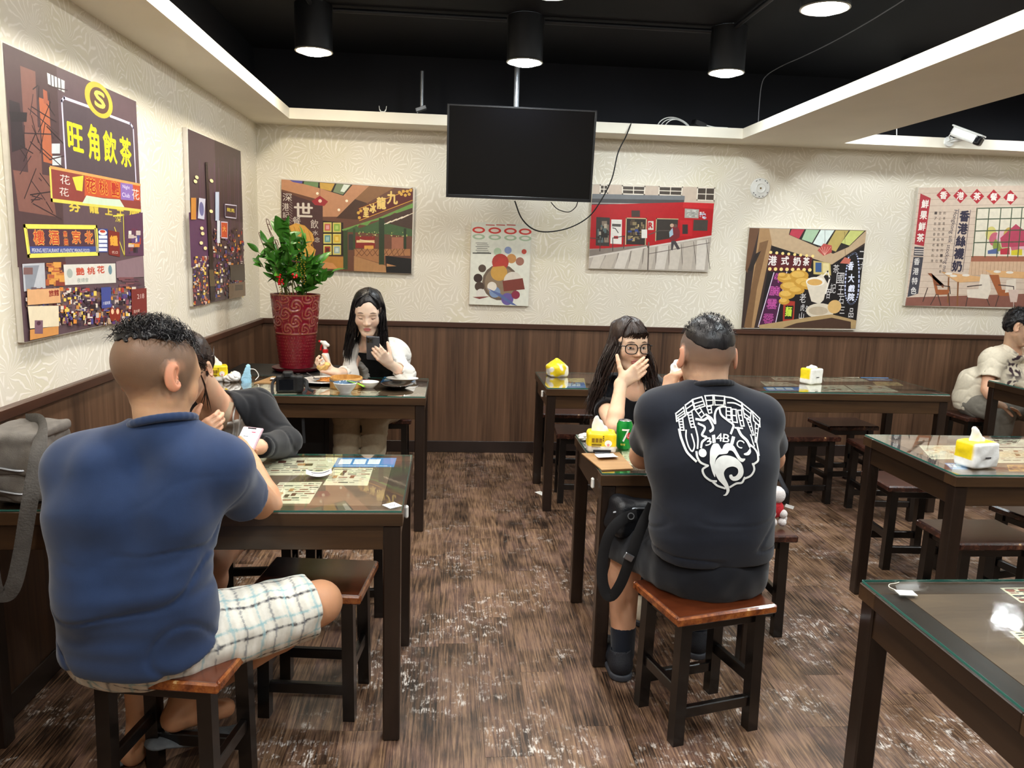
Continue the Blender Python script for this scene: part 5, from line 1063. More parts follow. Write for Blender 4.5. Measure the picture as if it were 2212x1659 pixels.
# ================================================================= canvas pictures on the walls
M_CANVAS = pm('canvas_side_pale', '#d8d2c6', 0.7, 0.05, 30.0); M_PRINT = attr_mat('canvas_print', 0.42, 0.4, 0.05, 700.0, var=0.05, scale=35.0)
class Pic(Print):
    """print whose shapes are given in the pixels of a photo crop (origin ox, oy, enlargement sc), laid on the wall plane"""
    def __init__(s, wall, ox, oy, sc):
        s.w = wall; s.k = (ox, oy, sc)
        if wall == 'back': super().__init__((0, 5.738, 0), (1, 0, 0), (0, 0, 1), (0, -1, 0))
        else: super().__init__((-1.364, 0, 0), (0, 1, 0), (0, 0, 1), (1, 0, 0))
    def crop(s, ox, oy, sc): s.k = (ox, oy, sc); return s
    def q(s, a, b):
        x, y = a/s.k[2]+s.k[0], b/s.k[2]+s.k[1]
        if s.w == 'back': p = at(x, y, 5.738); return (p[0], p[2])
        p = atx(x, y, -1.364); return (p[1], p[2])
    def r(s, x0, y0, x1, y1, c): return s.poly([s.q(x0, y1), s.q(x1, y1), s.q(x1, y0), s.q(x0, y0)], c)
    def p(s, pts, c): return s.poly([s.q(*a) for a in pts], c)
    def l(s, pts, w_, c, close=False): return s.line([s.q(*a) for a in pts], w_, c, close)
    def d(s, x, y, r, c, ry=None, n=18):
        a = s.q(x, y); b = s.q(x+r, y); e = s.q(x, y+(ry or r)); return s.disc(a, abs(b[0]-a[0]), c, abs(e[1]-a[1]), n)
    def t(s, tx, x0, y0, x1, y1, c, bold=0.0, sl=None):
        m = s.q((x0+x1)/2, (y0+y1)/2); h = abs(s.q((x0+x1)/2, y0)[1]-s.q((x0+x1)/2, y1)[1]); w_ = abs(s.q(x1, (y0+y1)/2)[0]-s.q(x0, (y0+y1)/2)[0])
        if s.w == 'left': h *= 0.80; w_ *= 0.86; bold *= 0.55
        ang = sl if sl is not None else math.atan2(s.q(x1, (y0+y1)/2)[1]-s.q(x0, (y0+y1)/2)[1], w_) if s.w == 'left_flat' else 0.0
        return s.text(tx, m, h, c, w_, ang=ang, bold=bold)
    def clutter(s, x0, y0, x1, y1, n, cols, wmax, hmax, seed):
        rg = random.Random(seed)
        for i in range(n):
            w_, h_ = rg.uniform(0.15, 1)*wmax, rg.uniform(0.15, 1)*hmax; a = rg.uniform(x0, x1-w_); b = rg.uniform(y0, y1-h_); s.r(a, b, a+w_, b+h_, rg.choice(cols))
        return s
def canvas(label, wall, c, w_, h_, roll, pic, name='canvas_picture'):
    """stretched canvas 25 mm deep, turned slightly where it hangs askew"""
    if wall == 'back': t = thing(name, label, 'picture', (c[0], 5.754, c[1])); t.rotation_euler = (0, roll, 0); box('canvas', -w_/2, w_/2, -0.0145, 0.0145, -h_/2, h_/2, M_CANVAS, t, 0.002)
    else: t = thing(name, label, 'picture', (-1.378, c[0], c[1])); t.rotation_euler = (roll, 0, 0); box('canvas', -0.012, 0.0125, -w_/2, w_/2, -h_/2, h_/2, M_CANVAS, t, 0.002)
    pic.build('print', M_PRINT, t); return t
NEON = ['#b03a2e', '#d98a3a', '#e8c75a', '#5a3a6e', '#8a4a5a', '#c9b8b0', '#3a2a3a', '#4a4a8a', '#e6dcd0', '#703038', '#2a1a22']
# ---- tall night street with the yellow tea sign
g = Pic('left', 0, 0, 3.95)
C4 = [(22, 362), (1160, 866), (1245, 2692), (206, 2920)]; g.p(C4, '#5c474e')
g.p([(22, 362), (480, 565), (560, 2300), (150, 2280)], '#4a3336')
for a in ([(170, 560), (300, 610), (330, 1280), (215, 1260)], [(215, 1050), (340, 1090), (360, 1500), (240, 1480)], [(110, 1450), (430, 1500), (480, 1850), (160, 1800)]): g.p(a, '#7b5148')
g.p([(330, 830), (415, 860), (450, 1400), (370, 1380)], '#b0603e'); g.p([(365, 760), (400, 780), (410, 900), (372, 880)], '#a1563c')
g.p([(400, 620), (550, 690), (550, 790), (408, 715)], '#cfd2d0')
for i in range(4): g.l([(432+i*28, 640+i*13), (436+i*28, 735+i*12)], 0.006, '#3a2c30')
for a in ((440, 1225, 510, 1310), (445, 1330, 520, 1410)): g.r(*a, '#c8cfd2')
g.p([(75, 850), (165, 880), (215, 1260), (100, 1300)], '#2e2228'); g.p([(75, 950), (230, 960), (225, 1040), (95, 1040)], '#241a20')
rg = random.Random(5)
for i in range(34):
    x0, y0 = rg.uniform(190, 430), rg.uniform(700, 1750); g.l([(x0, y0), (max(170, x0+rg.uniform(-120, 260)), y0+rg.uniform(-80, 260))], 0.004, rg.choice(['#2a1c20', '#3a262a', '#24181c']))
g.p([(530, 850), (1140, 1080), (1165, 1580), (565, 1450)], '#4f4149'); g.l([(560, 1440), (525, 860), (545, 835), (770, 915)], 0.010, '#d9d2ee'); g.l([(940, 990), (1110, 1055), (1135, 1090), (1160, 1570)], 0.010, '#d9d2ee')
g.d(845, 855, 112, '#d8b73a', 145, 30); g.d(848, 858, 78, '#5a3a30', 106, 30); g.t('S', 800, 770, 900, 930, '#f0dc5a', 0.006)
for ch, b in (('旺', (570, 1035, 715, 1310)), ('角', (745, 1035, 850, 1395)), ('飲', (875, 1100, 1000, 1415)), ('茶', (1018, 1150, 1125, 1450))): g.t(ch, *b, '#f5ea1e', 0.006)
g.crop(0, 350, 3.95)
g.p([(430, 45), (1195, 195), (1200, 420), (440, 330)], '#8a3a34'); g.p([(720, 100), (1190, 190), (1195, 330), (720, 290)], '#c2502c'); g.l([(425, 60), (440, 325), (1195, 415)], 0.012, '#e8cf5a'); g.l([(430, 45), (1195, 195)], 0.010, '#e8a05a')
g.p([(1025, 175), (1130, 190), (1140, 330), (1030, 320)], '#8a6ab0'); g.p([(735, 285), (880, 310), (1020, 320), (1060, 385), (700, 350)], '#c8dcc0')
for b in ((505, 100, 600, 200), (500, 210, 590, 300), (1120, 220, 1190, 330)): g.t('花', *b, '#e8d8d0')
for a in ([(615, 130), (710, 115), (700, 250), (650, 240)],): g.p(a, '#e6d044')
for ch, b in (('花', (730, 130, 820, 270)), ('桃', (840, 150, 920, 285)), ('艷', (945, 165, 1020, 300))): g.t(ch, *b, '#f0a03a', 0.010); g.t(ch, *b, '#b02a1c', 0.003)
g.t('Night', 1040, 195, 1110, 240, '#e8e0f4'); g.t('Club', 1035, 260, 1110, 305, '#e8e0f4')
for ch, b in (('分', (580, 350, 690, 430)), ('龍', (755, 375, 845, 440)), ('上', (890, 395, 960, 455)), ('工', (990, 405, 1060, 455)), ('周', (1090, 415, 1190, 470))): g.t(ch, *b, '#d8c04a', 0.004)
g.l([(965, 460), (1050, 455), (1060, 800), (975, 560)], 0.006, '#e0cf50'); g.t('深', 975, 450, 1035, 520, '#e0cf50')
g.p([(1060, 460), (1215, 430), (1225, 800), (1065, 800)], '#5a3550'); g.clutter(1070, 560, 1200, 790, 26, NEON, 50, 60, 3)
g.p([(205, 545), (825, 550), (840, 790), (240, 805)], '#4a2c3c'); g.p([(225, 720), (830, 720), (835, 780), (240, 795)], '#3a4a8a'); g.l([(205, 545), (820, 552), (838, 785), (240, 803)], 0.012, '#ecdc5c', True); g.l([(222, 562), (806, 568), (822, 772), (252, 788)], 0.005, '#ecdc5c', True)
for ch, b in (('樓', (275, 570, 380, 715)), ('酒', (410, 575, 505, 715)), ('京', (605, 575, 690, 705)), ('北', (715, 580, 795, 705)), ('京', (535, 590, 570, 640)), ('菜', (540, 655, 580, 710))): g.t(ch, *b, '#f2a84a', 0.007); g.t(ch, *b, '#b8342a', 0.001)
g.t('PEKING RESTAURANT AUTHENTIC PEKING FOOD', 250, 735, 815, 775, '#e8e8f0', sl=0.0)
g.r(835, 570, 915, 770, '#2f3f86'); g.d(872, 600, 36, '#e8e4e0', 24); g.d(872, 592, 24, '#c0402c', 12)
for i in range(4): g.l([(845, 640+i*36), (905, 640+i*36)], 0.012, '#dfe2ee')
g.p([(920, 580), (1015, 600), (1020, 810), (925, 790)], '#7a2420'); g.t('鍾', 930, 620, 1005, 720, '#e8a23a', 0.004); g.t('代', 950, 755, 975, 785, '#e8d8c8'); g.t('口', 980, 760, 1002, 785, '#e8d8c8')
g.p([(185, 870), (375, 860), (385, 1085), (200, 1105)], '#b9bcc2'); g.p([(200, 885), (330, 880), (280, 1080), (215, 1090)], '#8a8f98'); g.r(195, 900, 275, 960, '#7a5a58')
g.clutter(380, 850, 560, 1060, 40, ['#c07a3a', '#8a3a2c', '#d89a4a', '#5a2a2a', '#b05a3a'], 90, 60, 8); g.p([(535, 875), (980, 865), (985, 1030), (550, 1050)], '#d9d6cc')
for ch, b in (('艷', (640, 895, 720, 970)), ('桃', (735, 890, 810, 965)), ('花', (820, 880, 890, 955))): g.t(ch, *b, '#c0503a', 0.003)
g.t('夜總會', 645, 985, 760, 1030, '#7a8a80'); g.d(590, 950, 25, '#a8b0a8', 40); g.d(935, 920, 16, '#6a8a96', 40)
g.p([(985, 850), (1215, 800), (1222, 980), (990, 990)], '#8a7078'); g.clutter(1000, 980, 1225, 1100, 14, ['#5a3a48', '#6a4450', '#7a4a50'], 120, 30, 12)
g.clutter(205, 1060, 1235, 1290, 90, ['#4a3440', '#5a4450', '#6a5058', '#7a5a4a', '#3a2830', '#8a6a5a'], 150, 80, 14); g.clutter(205, 1060, 1235, 1290, 330, NEON+['#c98a4a', '#e0d6c4', '#8a6a8a', '#4a4450', '#5a4a50', '#6a5a60'], 46, 40, 15); g.clutter(235, 1270, 1100, 1400, 240, NEON+['#d8cabc', '#b89878', '#4a3a4a', '#5a4a54'], 28, 46, 16)
g.p([(210, 1090), (490, 1075), (500, 1200), (215, 1220)], '#dba878'); g.t('旅館', 390, 1085, 490, 1150, '#8a2a20', 0.002); g.p([(215, 1230), (480, 1225), (485, 1400), (235, 1420)], '#e4d6b8'); g.p([(235, 1430), (480, 1400), (480, 1470), (235, 1520)], '#cf9050')
g.p([(845, 1070), (930, 1065), (930, 1240), (850, 1250)], '#3f4a90'); g.t('六福珠寶', 855, 1185, 928, 1220, '#e8e8f0')
g.p([(1105, 1085), (1235, 1075), (1240, 1300), (1110, 1330)], '#7a2c28'); g.t('218', 1150, 1120, 1220, 1170, '#d8c0b8'); g.t('周大福', 1120, 1255, 1180, 1290, '#e0c8b8')
for x in (943, 988): g.d(x, 1300, 26, '#8a2a1c', 60); g.d(x, 1275, 12, '#f6c8a0', 24)
g.r(275, 1350, 345, 1465, '#7a5a6a'); g.d(310, 1375, 18, '#4a2a3a')
canvas('tall canvas of night neon signs with large yellow Chinese characters', 'left', ((2.575+3.577)/2, 1.652), 1.0, 0.922, 0.004, g)
# ---- second night street canvas
g = Pic('left', 0, 0, 3.95); g.p([(1604, 1100), (2052, 1290), (2090, 2516), (1650, 2617)], '#4c3a40'); g.p([(1830, 1195), (2052, 1290), (2072, 1900), (1850, 1850)], '#3c2c2e')
rg = random.Random(9)
for i in range(26):
    x0 = rg.uniform(1640, 2050); g.l([(x0, 1320+rg.uniform(0, 200)), (x0+14, 1900+rg.uniform(0, 300))], 0.008, rg.choice(['#5a3a55', '#4a3048', '#5f4450', '#3a282c']))
g.crop(0, 350, 3.95)
g.p([(1610, 430), (1750, 420), (1790, 900), (1630, 900)], '#5c3a5a'); g.clutter(1640, 800, 1790, 1220, 200, NEON+['#e0b0a0', '#c87a5a', '#4a3040', '#5a3a4a'], 20, 30, 21); g.clutter(1810, 560, 2085, 1160, 330, NEON+['#4a3040', '#3a2a30', '#5a4048', '#3a2a30'], 24, 34, 22)
g.p([(1745, 0), (1765, 0), (1830, 1180), (1790, 1190)], '#2a1c1c'); g.p([(1775, 920), (1815, 920), (1830, 1060), (1785, 1060)], '#5a4a30')
for x, y in ((1672, 130), (1798, 160), (1660, 165), (1795, 420), (1715, 565), (1722, 610), (1710, 690), (1745, 735)): g.d(x, y, 15, '#f6e2a8')
g.r(1622, 305, 1665, 490, '#c8873c'); g.p([(1690, 305), (1745, 315), (1735, 490), (1680, 480)], '#c8c8da'); g.d(1712, 400, 20, '#6a6a9a', 60)
g.p([(1912, 360), (2012, 372), (2008, 480), (1915, 468)], '#3a2430'); g.l([(1912, 360), (2012, 372), (2008, 480), (1915, 468)], 0.006, '#cfc8dc', True); g.t('龍鳳', 1925, 390, 2000, 430, '#e6d24a')
g.r(1878, 510, 1935, 650, '#c05030'); g.l([(1878, 510), (1935, 515), (1935, 650), (1880, 645)], 0.006, '#d8cce0', True); g.t('大', 1888, 540, 1925, 600, '#f0c060'); g.r(1830, 255, 1862, 500, '#b9c4dc'); g.r(1845, 500, 1870, 690, '#d8dce6')
g.p([(1945, 1040), (2085, 1020), (2088, 1140), (1948, 1170)], '#7a6450'); g.p([(1955, 880), (2080, 870), (2085, 1010), (1960, 1010)], '#4a4038')
for i in range(4): g.l([(2000, 1055+i*12), (2065, 1050+i*12)], 0.005, '#2a2220')
canvas('dark purple canvas of a street lamp at night, beside the room corner', 'left', ((4.232+5.256)/2, 1.655), 1.02, 0.922, 0.006, g)
# ---- restaurant interior with green awning
g = Pic('back', 540, 350, 4.739); g.p([(322, 178), (1670, 275), (1652, 1143), (322, 1085)], '#6b4534')
g.p([(322, 178), (1220, 245), (1000, 560), (745, 560), (720, 390), (322, 280)], '#c08a66'); g.p([(400, 184), (1050, 232), (955, 345), (700, 265)], '#2c2420')
for a, c in (([(410, 187), (540, 197), (530, 222), (440, 205)], '#5a56a0'), ([(555, 198), (700, 208), (695, 262), (550, 226)], '#6f8a5c'), ([(715, 210), (868, 222), (830, 300), (715, 270)], '#c9a04a'), ([(885, 222), (1035, 234), (950, 335), (850, 305)], '#7c8a6a'), ([(960, 230), (1025, 236), (965, 310), (925, 300)], '#dfe8dc')): g.p(a, c)
g.p([(1220, 245), (1480, 262), (1200, 420), (1075, 380)], '#8a6240'); g.p([(1075, 380), (1200, 420), (1100, 590), (880, 575)], '#4a3022'); g.p([(322, 300), (745, 440), (745, 970), (322, 1085)], '#4e3230')
for ch, b in (('世', (455, 420, 640, 560)), ('深', (335, 320, 430, 400)), ('港', (330, 420, 400, 500)), ('餐', (435, 560, 520, 640)), ('飲', (620, 590, 700, 680)), ('記', (335, 510, 400, 570)), ('水', (640, 700, 700, 750)), ('念', (660, 770, 715, 820))): g.t(ch, *b, '#dcd0c4', 0.003 if ch == '世' else 0)
for i in range(26): g.l([(405+i % 3*9, 400+i*9), (414+i % 3*9, 404+i*9)], 0.002, '#c8b8ac')
g.p([(390, 660), (470, 625), (560, 650), (640, 730), (660, 800), (620, 850), (675, 900), (660, 960), (560, 970), (420, 900)], '#d9a24a')
for i in range(5): g.l([(400+i*50, 650+i*14), (470+i*45, 840+i*10)], 0.004, '#b27a2c')
g.l([(716, 250), (716, 350)], 0.002, '#3a2a24'); g.p([(630, 400), (715, 345), (800, 405), (760, 450), (665, 440)], '#a02f34'); g.d(718, 398, 18, '#f6d8c0')
for x, y in ((690, 322), (990, 398), (910, 490)): g.d(x, y, 14, '#fff2d8')
g.p([(745, 600), (955, 620), (955, 960), (745, 960)], '#2a1d18')
for i, (x, y) in enumerate(((752, 618), (848, 620), (752, 735), (848, 735), (752, 850), (848, 850))): g.r(x, y, x+84, y+100, '#d6c86a'); g.r(x+12, y+14, x+72, y+86, ['#c86a5a', '#8ab04a', '#6a9a9a', '#d8b03a', '#9a3a2a', '#9ab0b0'][i]); g.r(x+26, y+30, x+58, y+70, ['#e0a0a0', '#b8cc70', '#a0c4c0', '#ecd070', '#5a2a20', '#c8d4cc'][i])
g.p([(1105, 470), (1665, 262), (1668, 400), (1115, 612)], '#5c211c'); g.l([(1120, 478), (1660, 275)], 0.006, '#c8923c'); g.l([(1120, 600), (1662, 392)], 0.006, '#c8923c')
for ch, b in (('室', (1160, 460, 1215, 560)), ('冰', (1225, 425, 1290, 520)), ('龍', (1300, 360, 1390, 480)), ('九', (1405, 300, 1510, 430))): g.t(ch, *b, '#eccb78', 0.003)
for x, y in ((1110, 520), (1120, 570), (1135, 500), (1530, 310), (1570, 300), (1610, 300), (1645, 290), (1590, 340), (1550, 330), (1630, 330)): g.d(x, y, 16, '#d8a848')
g.p([(940, 690), (1320, 570), (1668, 420), (1668, 470), (1560, 530), (1480, 520), (1400, 570), (1330, 590), (1240, 610), (1200, 650), (1120, 640), (1080, 690), (1000, 690), (960, 715)], '#6f9a4c'); g.p([(960, 715), (1090, 650), (1120, 680), (1330, 600), (1660, 690), (1660, 760), (1100, 720)], '#44603a'); g.p([(1340, 580), (1660, 470), (1660, 690), (1380, 620)], '#4a362c')
for i in range(5): g.l([(1350+i*50, 650-i*18), (1440+i*60, 605-i*22)], 0.005, '#f0e2cc')
g.r(1080, 760, 1280, 880, '#8a2a24'); g.r(1090, 800, 1275, 825, '#e4c890'); g.r(1170, 855, 1265, 890, '#dca04a'); g.r(1010, 740, 1060, 900, '#3a3a34'); g.r(1450, 770, 1570, 890, '#a56a52')
for i in range(11): g.d(1130+i*14, 795+i*3, 5, '#f4e8c0')
g.clutter(1100, 710, 1640, 770, 40, ['#b8c060', '#6a7a3a', '#d8d890'], 14, 14, 4)
g.p([(1070, 890), (1640, 890), (1640, 960), (1380, 960), (1380, 1050), (1070, 960)], '#a8744c')
for i in range(9): g.l([(1080+i*60, 890), (1140+i*55, 960)], 0.004, '#6a432c'); g.l([(1150+i*55, 890), (1090+i*55, 960)], 0.004, '#6a432c')
g.p([(1065, 960), (1390, 1060), (1395, 1130), (1065, 1115)], '#b98a5c')
for i in range(22): g.l([(1070+i*15, 965+i*4), (1075+i*15, 1112)], 0.002, '#8a5e3c')
g.p([(1390, 960), (1650, 990), (1652, 1140), (1395, 1130)], '#14110f'); g.p([(1400, 1040), (1500, 1065), (1400, 1070)], '#c08a5c'); g.r(955, 700, 1000, 1100, '#3c4a2c'); g.r(1320, 575, 1375, 1050, '#2c3a22'); g.r(1055, 680, 1078, 890, '#3c4a2c'); g.r(1575, 680, 1600, 890, '#2c3a22')
g.p([(745, 965), (955, 970), (955, 1100), (745, 1090)], '#b8803c'); g.p([(745, 1020), (850, 1035), (900, 1095), (745, 1090)], '#cf9058'); g.p([(570, 975), (745, 985), (745, 1080), (560, 1070)], '#cbb8a0'); g.r(570, 1010, 745, 1040, '#3a2a26')
canvas('askew canvas of a restaurant interior with a green awning', 'back', (-0.747, 1.678), 0.945, 0.625, 0.028, g)
# ---- pale film style sheet: a plain stand-in
g = Pic('back', 900, 200, 3.318); g.p([(395, 926), (822, 945), (798, 1531), (380, 1518)], '#dfe0d4')
for i, x in enumerate((445, 560, 672, 778)): g.d(x, 985+i*4, 46, '#cf3f37', 23); g.d(x, 985+i*4, 30, '#e8d8cc', 12); g.d(x, 1033+i*4, 45, '#a9bda0', 20); g.d(x, 1033+i*4, 28, '#dfe0d4', 10)
for i in range(3): g.l([(500+i*75, 948), (555+i*75, 951)], 0.009, '#c0706a')
for i in range(6): g.l([(425+(i % 2)*8, 1078+i*13), (505+(i*7) % 20, 1079+i*13)], 0.004, '#5a5a58')
g.l([(405, 1150), (530, 1152)], 0.008, '#444440')
for x, y, r_, c in ((600, 1360, 130, '#6b5a4c'), (600, 1360, 112, '#8a7660'), (440, 1330, 32, '#3a2a24'), (470, 1260, 28, '#54443a'), (450, 1390, 34, '#4a3a30'), (680, 1190, 34, '#c08a50'), (740, 1210, 30, '#9a6a5a'), (655, 1130, 26, '#8a9ac4'), (770, 1140, 18, '#c04a3c'), (580, 1140, 28, '#b8ccb0'), (600, 1215, 60, '#a83a30'), (590, 1290, 60, '#c89a4a'), (690, 1350, 66, '#d8d0c4'), (460, 1440, 34, '#d8d4cc'), (560, 1430, 40, '#7a90b4'), (650, 1480, 44, '#6a5a9a'), (710, 1450, 30, '#8a2f48'), (540, 1390, 34, '#e0d8cc')): g.d(x, y, r_, c)
g.p([(540, 1250), (600, 1180), (640, 1190), (650, 1240)], '#b23a30'); g.p([(615, 1350), (760, 1330), (775, 1410), (625, 1425)], '#7a3a30'); g.p([(400, 1465), (530, 1460), (450, 1480)], '#7a3a34'); g.p([(500, 1400), (680, 1520), (720, 1528), (600, 1440)], '#5a6a9c')
canvas('pale unframed poster with red ovals and a cluster of small figures', 'back', (0.366, 1.440), 0.45, 0.60, 0.006, g, 'wall_poster')
# ---- red corner shop on a sloping street
g = Pic('back', 1250, 360, 3.403); g.p([(108, 130), (1004, 153), (948, 765), (70, 748)], '#c9b7a6')
for a in ([(160, 135), (215, 137), (212, 195), (158, 195)], [(322, 140), (487, 145), (482, 205), (322, 200)], [(592, 146), (762, 150), (755, 212), (590, 207)], [(875, 155), (1000, 157), (995, 250), (870, 245)]): g.p(a, '#4a4038'); g.l(a, 0.008, '#e6dccc', True); g.l([((a[0][0]+a[1][0])/2, a[0][1]), ((a[2][0]+a[3][0])/2, a[2][1])], 0.006, '#e6dccc'); g.l([((a[0][0]+a[3][0])/2, (a[0][1]+a[3][1])/2), ((a[1][0]+a[2][0])/2, (a[1][1]+a[2][1])/2)], 0.006, '#e6dccc')
g.p([(100, 200), (780, 215), (770, 300), (95, 290)], '#4e4d4e'); g.p([(100, 200), (780, 215), (778, 245), (98, 235)], '#77797c'); g.l([(95, 268), (760, 278)], 0.006, '#b8b4ac')
g.p([(95, 280), (770, 262), (995, 270), (975, 520), (500, 590), (80, 605)], '#b5181f'); g.p([(770, 262), (995, 270), (990, 310), (765, 300)], '#c8252b')
g.p([(130, 370), (230, 375), (225, 585), (125, 580)], '#3c3632'); g.p([(350, 378), (498, 382), (490, 575), (345, 570)], '#332c27'); g.l([(345, 570), (350, 378), (498, 382), (490, 575)], 0.007, '#c8b890'); g.p([(572, 382), (730, 386), (725, 520), (565, 545)], '#3a332e'); g.l([(565, 545), (572, 382), (730, 386)], 0.007, '#b8a884')
g.clutter(135, 380, 222, 560, 26, ['#8a7a6a', '#5a6a6a', '#b8ac98', '#2a2622'], 40, 60, 31); g.clutter(360, 390, 485, 560, 34, ['#5a4a3a', '#3a4a8a', '#8a7a5a', '#1e1a17', '#b8a070'], 40, 30, 32)
g.p([(240, 388), (318, 390), (315, 570), (232, 566)], '#e8e4dc'); g.l([(255, 430), (300, 432)], 0.02, '#5a5550'); g.l([(250, 450), (270, 455), (290, 485)], 0.006, '#3a3835'); g.r(258, 510, 290, 530, '#b01c22')
g.r(388, 322, 450, 370, '#4a3a34'); g.r(510, 400, 550, 465, '#d8cfc4'); g.t('R', 515, 412, 543, 450, '#b5181f', 0.003); g.r(462, 462, 503, 525, '#e8e6de')
g.p([(780, 308), (885, 315), (880, 380), (778, 376)], '#a9a79f'); g.clutter(790, 318, 875, 372, 30, ['#d8d8d0', '#8a8a84'], 30, 6, 33); g.clutter(885, 330, 945, 385, 20, ['#c8d0e0', '#e6e6e6', '#8a90b0'], 18, 14, 34); g.p([(845, 390), (950, 393), (945, 472), (840, 470)], '#47403a'); g.r(745, 395, 835, 510, '#c42028'); g.r(762, 425, 802, 495, '#3a3030')
g.p([(80, 605), (500, 590), (975, 515), (948, 765), (72, 748)], '#b5aba0'); g.p([(80, 610), (500, 575), (520, 600), (80, 660)], '#8a7f76')
for i in range(9): g.p([(110+i*95, 655-i*14), (190+i*95, 645-i*14), (140+i*98, 748+i*1.5), (60+i*100, 746+i*1.5)] if i else [(110, 660), (190, 655), (150, 748), (80, 746)], ['#cfc6ba', '#c2b8ac', '#d6cec4'][i % 3]); g.l([(200+i*92, 650-i*14), (165+i*100, 750)], 0.004, '#5a5048')
g.l([(80, 665), (510, 590), (970, 512)], 0.012, '#d8cfc6'); g.l([(515, 560), (508, 755)], 0.010, '#6a5f58'); g.l([(520, 640), (960, 560)], 0.005, '#6a5f58'); g.l([(515, 500), (590, 470), (680, 470)], 0.006, '#5a524c'); g.l([(85, 525), (160, 530), (155, 620)], 0.006, '#4a423e'); g.l([(250, 525), (250, 620)], 0.006, '#4a423e'); g.l([(250, 525), (335, 510), (330, 600)], 0.006, '#4a423e')
g.p([(672, 470), (690, 420), (720, 425), (745, 480), (740, 520), (700, 545), (668, 540)], '#7a2a30'); g.d(685, 432, 14, '#c9a890'); g.d(712, 435, 13, '#6a5048'); g.p([(665, 480), (690, 450), (695, 500), (668, 520)], '#a8c4d4'); g.p([(680, 545), (712, 545), (745, 605), (725, 610), (700, 570), (690, 615), (678, 612)], '#4a4448')
canvas('canvas of a bright red corner shop on a sloping paved street', 'back', (1.489, 1.742), 0.917, 0.622, -0.004, g)
# ---- milk tea cup and neon signs
g = Pic('back', 1250, 360, 3.403); g.p([(1256, 450), (2115, 468), (2035, 1192), (1195, 1185)], '#3a2b26')
g.p([(1400, 455), (2115, 468), (2105, 560), (1860, 720), (1420, 580)], '#bda383'); g.p([(1256, 450), (1330, 452), (1240, 780), (1225, 760)], '#6a4a34'); g.p([(1330, 452), (1400, 455), (1420, 560), (1290, 1185), (1225, 1185)], '#a8845c'); g.p([(1330, 560), (1395, 540), (1310, 900), (1270, 1185), (1215, 1180)], '#7a5a3c'); g.p([(1300, 640), (1340, 620), (1270, 770), (1240, 760)], '#2c2420')
g.p([(1555, 458), (2112, 470), (1985, 590), (1870, 640), (1545, 500)], '#2a2320')
for a, c in (([(1565, 460), (1660, 462), (1620, 530), (1550, 500)], '#b83a4c'), ([(1672, 462), (1770, 465), (1715, 560), (1640, 535)], '#a8c4a4'), ([(1780, 465), (1880, 467), (1800, 590), (1722, 565)], '#d8e4e0'), ([(1890, 468), (1985, 470), (1890, 625), (1815, 595)], '#b8a460'), ([(1995, 470), (2100, 472), (1990, 580), (1930, 560)], '#c8cc7a')): g.p(a, c)
g.p([(1420, 580), (1860, 720), (1850, 1100), (1320, 1180)], '#1d1718'); g.p([(1860, 720), (2100, 580), (2040, 1130), (1840, 1090)], '#191516')
g.p([(1400, 640), (1720, 665), (1700, 760), (1390, 770)], '#5a1c20')
for i in range(8): g.d(1412+i*44, 630+i*4, 11, '#f6d88a'); g.d(1405+i*42, 752+i*1, 13, '#f6d88a')
for ch, b in (('港', (1395, 655, 1455, 725)), ('式', (1490, 660, 1545, 722)), ('奶', (1578, 665, 1632, 728)), ('茶', (1650, 668, 1695, 728))): g.t(ch, *b, '#efe8e4', 0.002)
g.p([(1435, 780), (1530, 775), (1445, 1160), (1320, 1175)], '#4a1c40'); g.l([(1435, 780), (1320, 1175)], 0.006, '#e8dcf0'); g.l([(1530, 775), (1445, 1160)], 0.006, '#e8dcf0')
for ch, b in (('牛', (1440, 785, 1500, 850)), ('腩', (1405, 880, 1475, 945)), ('雲', (1385, 975, 1455, 1045)), ('吞', (1358, 1085, 1430, 1150))): g.t(ch, *b, '#e86ac0', 0.003); g.t(ch, *b, '#5a1c4a', 0.0)
g.p([(1505, 985), (1590, 990), (1580, 1140), (1500, 1145)], '#a8382c'); g.p([(1520, 1020), (1580, 1022), (1570, 1120), (1512, 1122)], '#1a2418'); g.t('麵', 1520, 1030, 1565, 1100, '#c8e04a', 0.002)
for ch, b in (('老', (1625, 930, 1670, 1000)), ('虎', (1630, 1010, 1660, 1060)), ('山', (1620, 1070, 1655, 1120)), ('年', (1665, 1020, 1700, 1080)), ('國', (1895, 780, 1950, 860)), ('王', (1905, 870, 1950, 940)), ('石', (1910, 950, 1950, 1010)), ('記', (1850, 860, 1890, 930)), ('百', (1820, 900, 1850, 970)), ('茶', (1870, 720, 1915, 780)), ('三', (1920, 1030, 1955, 1080)), ('品', (1985, 1040, 2020, 1110)), ('二', (2060, 620, 2095, 680)), ('六', (2070, 700, 2095, 760))): g.t(ch, *b, '#dcd8d8')
g.l(smooth_path([(1985, 660, 0), (2040, 640, 0), (2060, 760, 0), (2050, 950, 0), (2000, 1010, 0), (1960, 940, 0), (1965, 780, 0), (1985, 660, 0)], 6) and [(q[0], q[1]) for q in smooth_path([(1985, 660, 0), (2040, 640, 0), (2060, 760, 0), (2050, 950, 0), (2000, 1010, 0), (1960, 940, 0), (1965, 780, 0), (1985, 660, 0)], 6)], 0.010, '#c4ccf0')
for ch, b in (('香', (1980, 700, 2020, 760)), ('大', (1982, 790, 2025, 850)), ('戲', (1982, 870, 2028, 920)), ('院', (1980, 930, 2025, 985))): g.t(ch, *b, '#e4e8fa', 0.002)
g.p([(1725, 690), (1850, 710), (1855, 800), (1725, 790)], '#c8b470'); g.r(1740, 705, 1785, 775, '#3c5a8a'); g.r(1795, 710, 1840, 780, '#e0d09a')
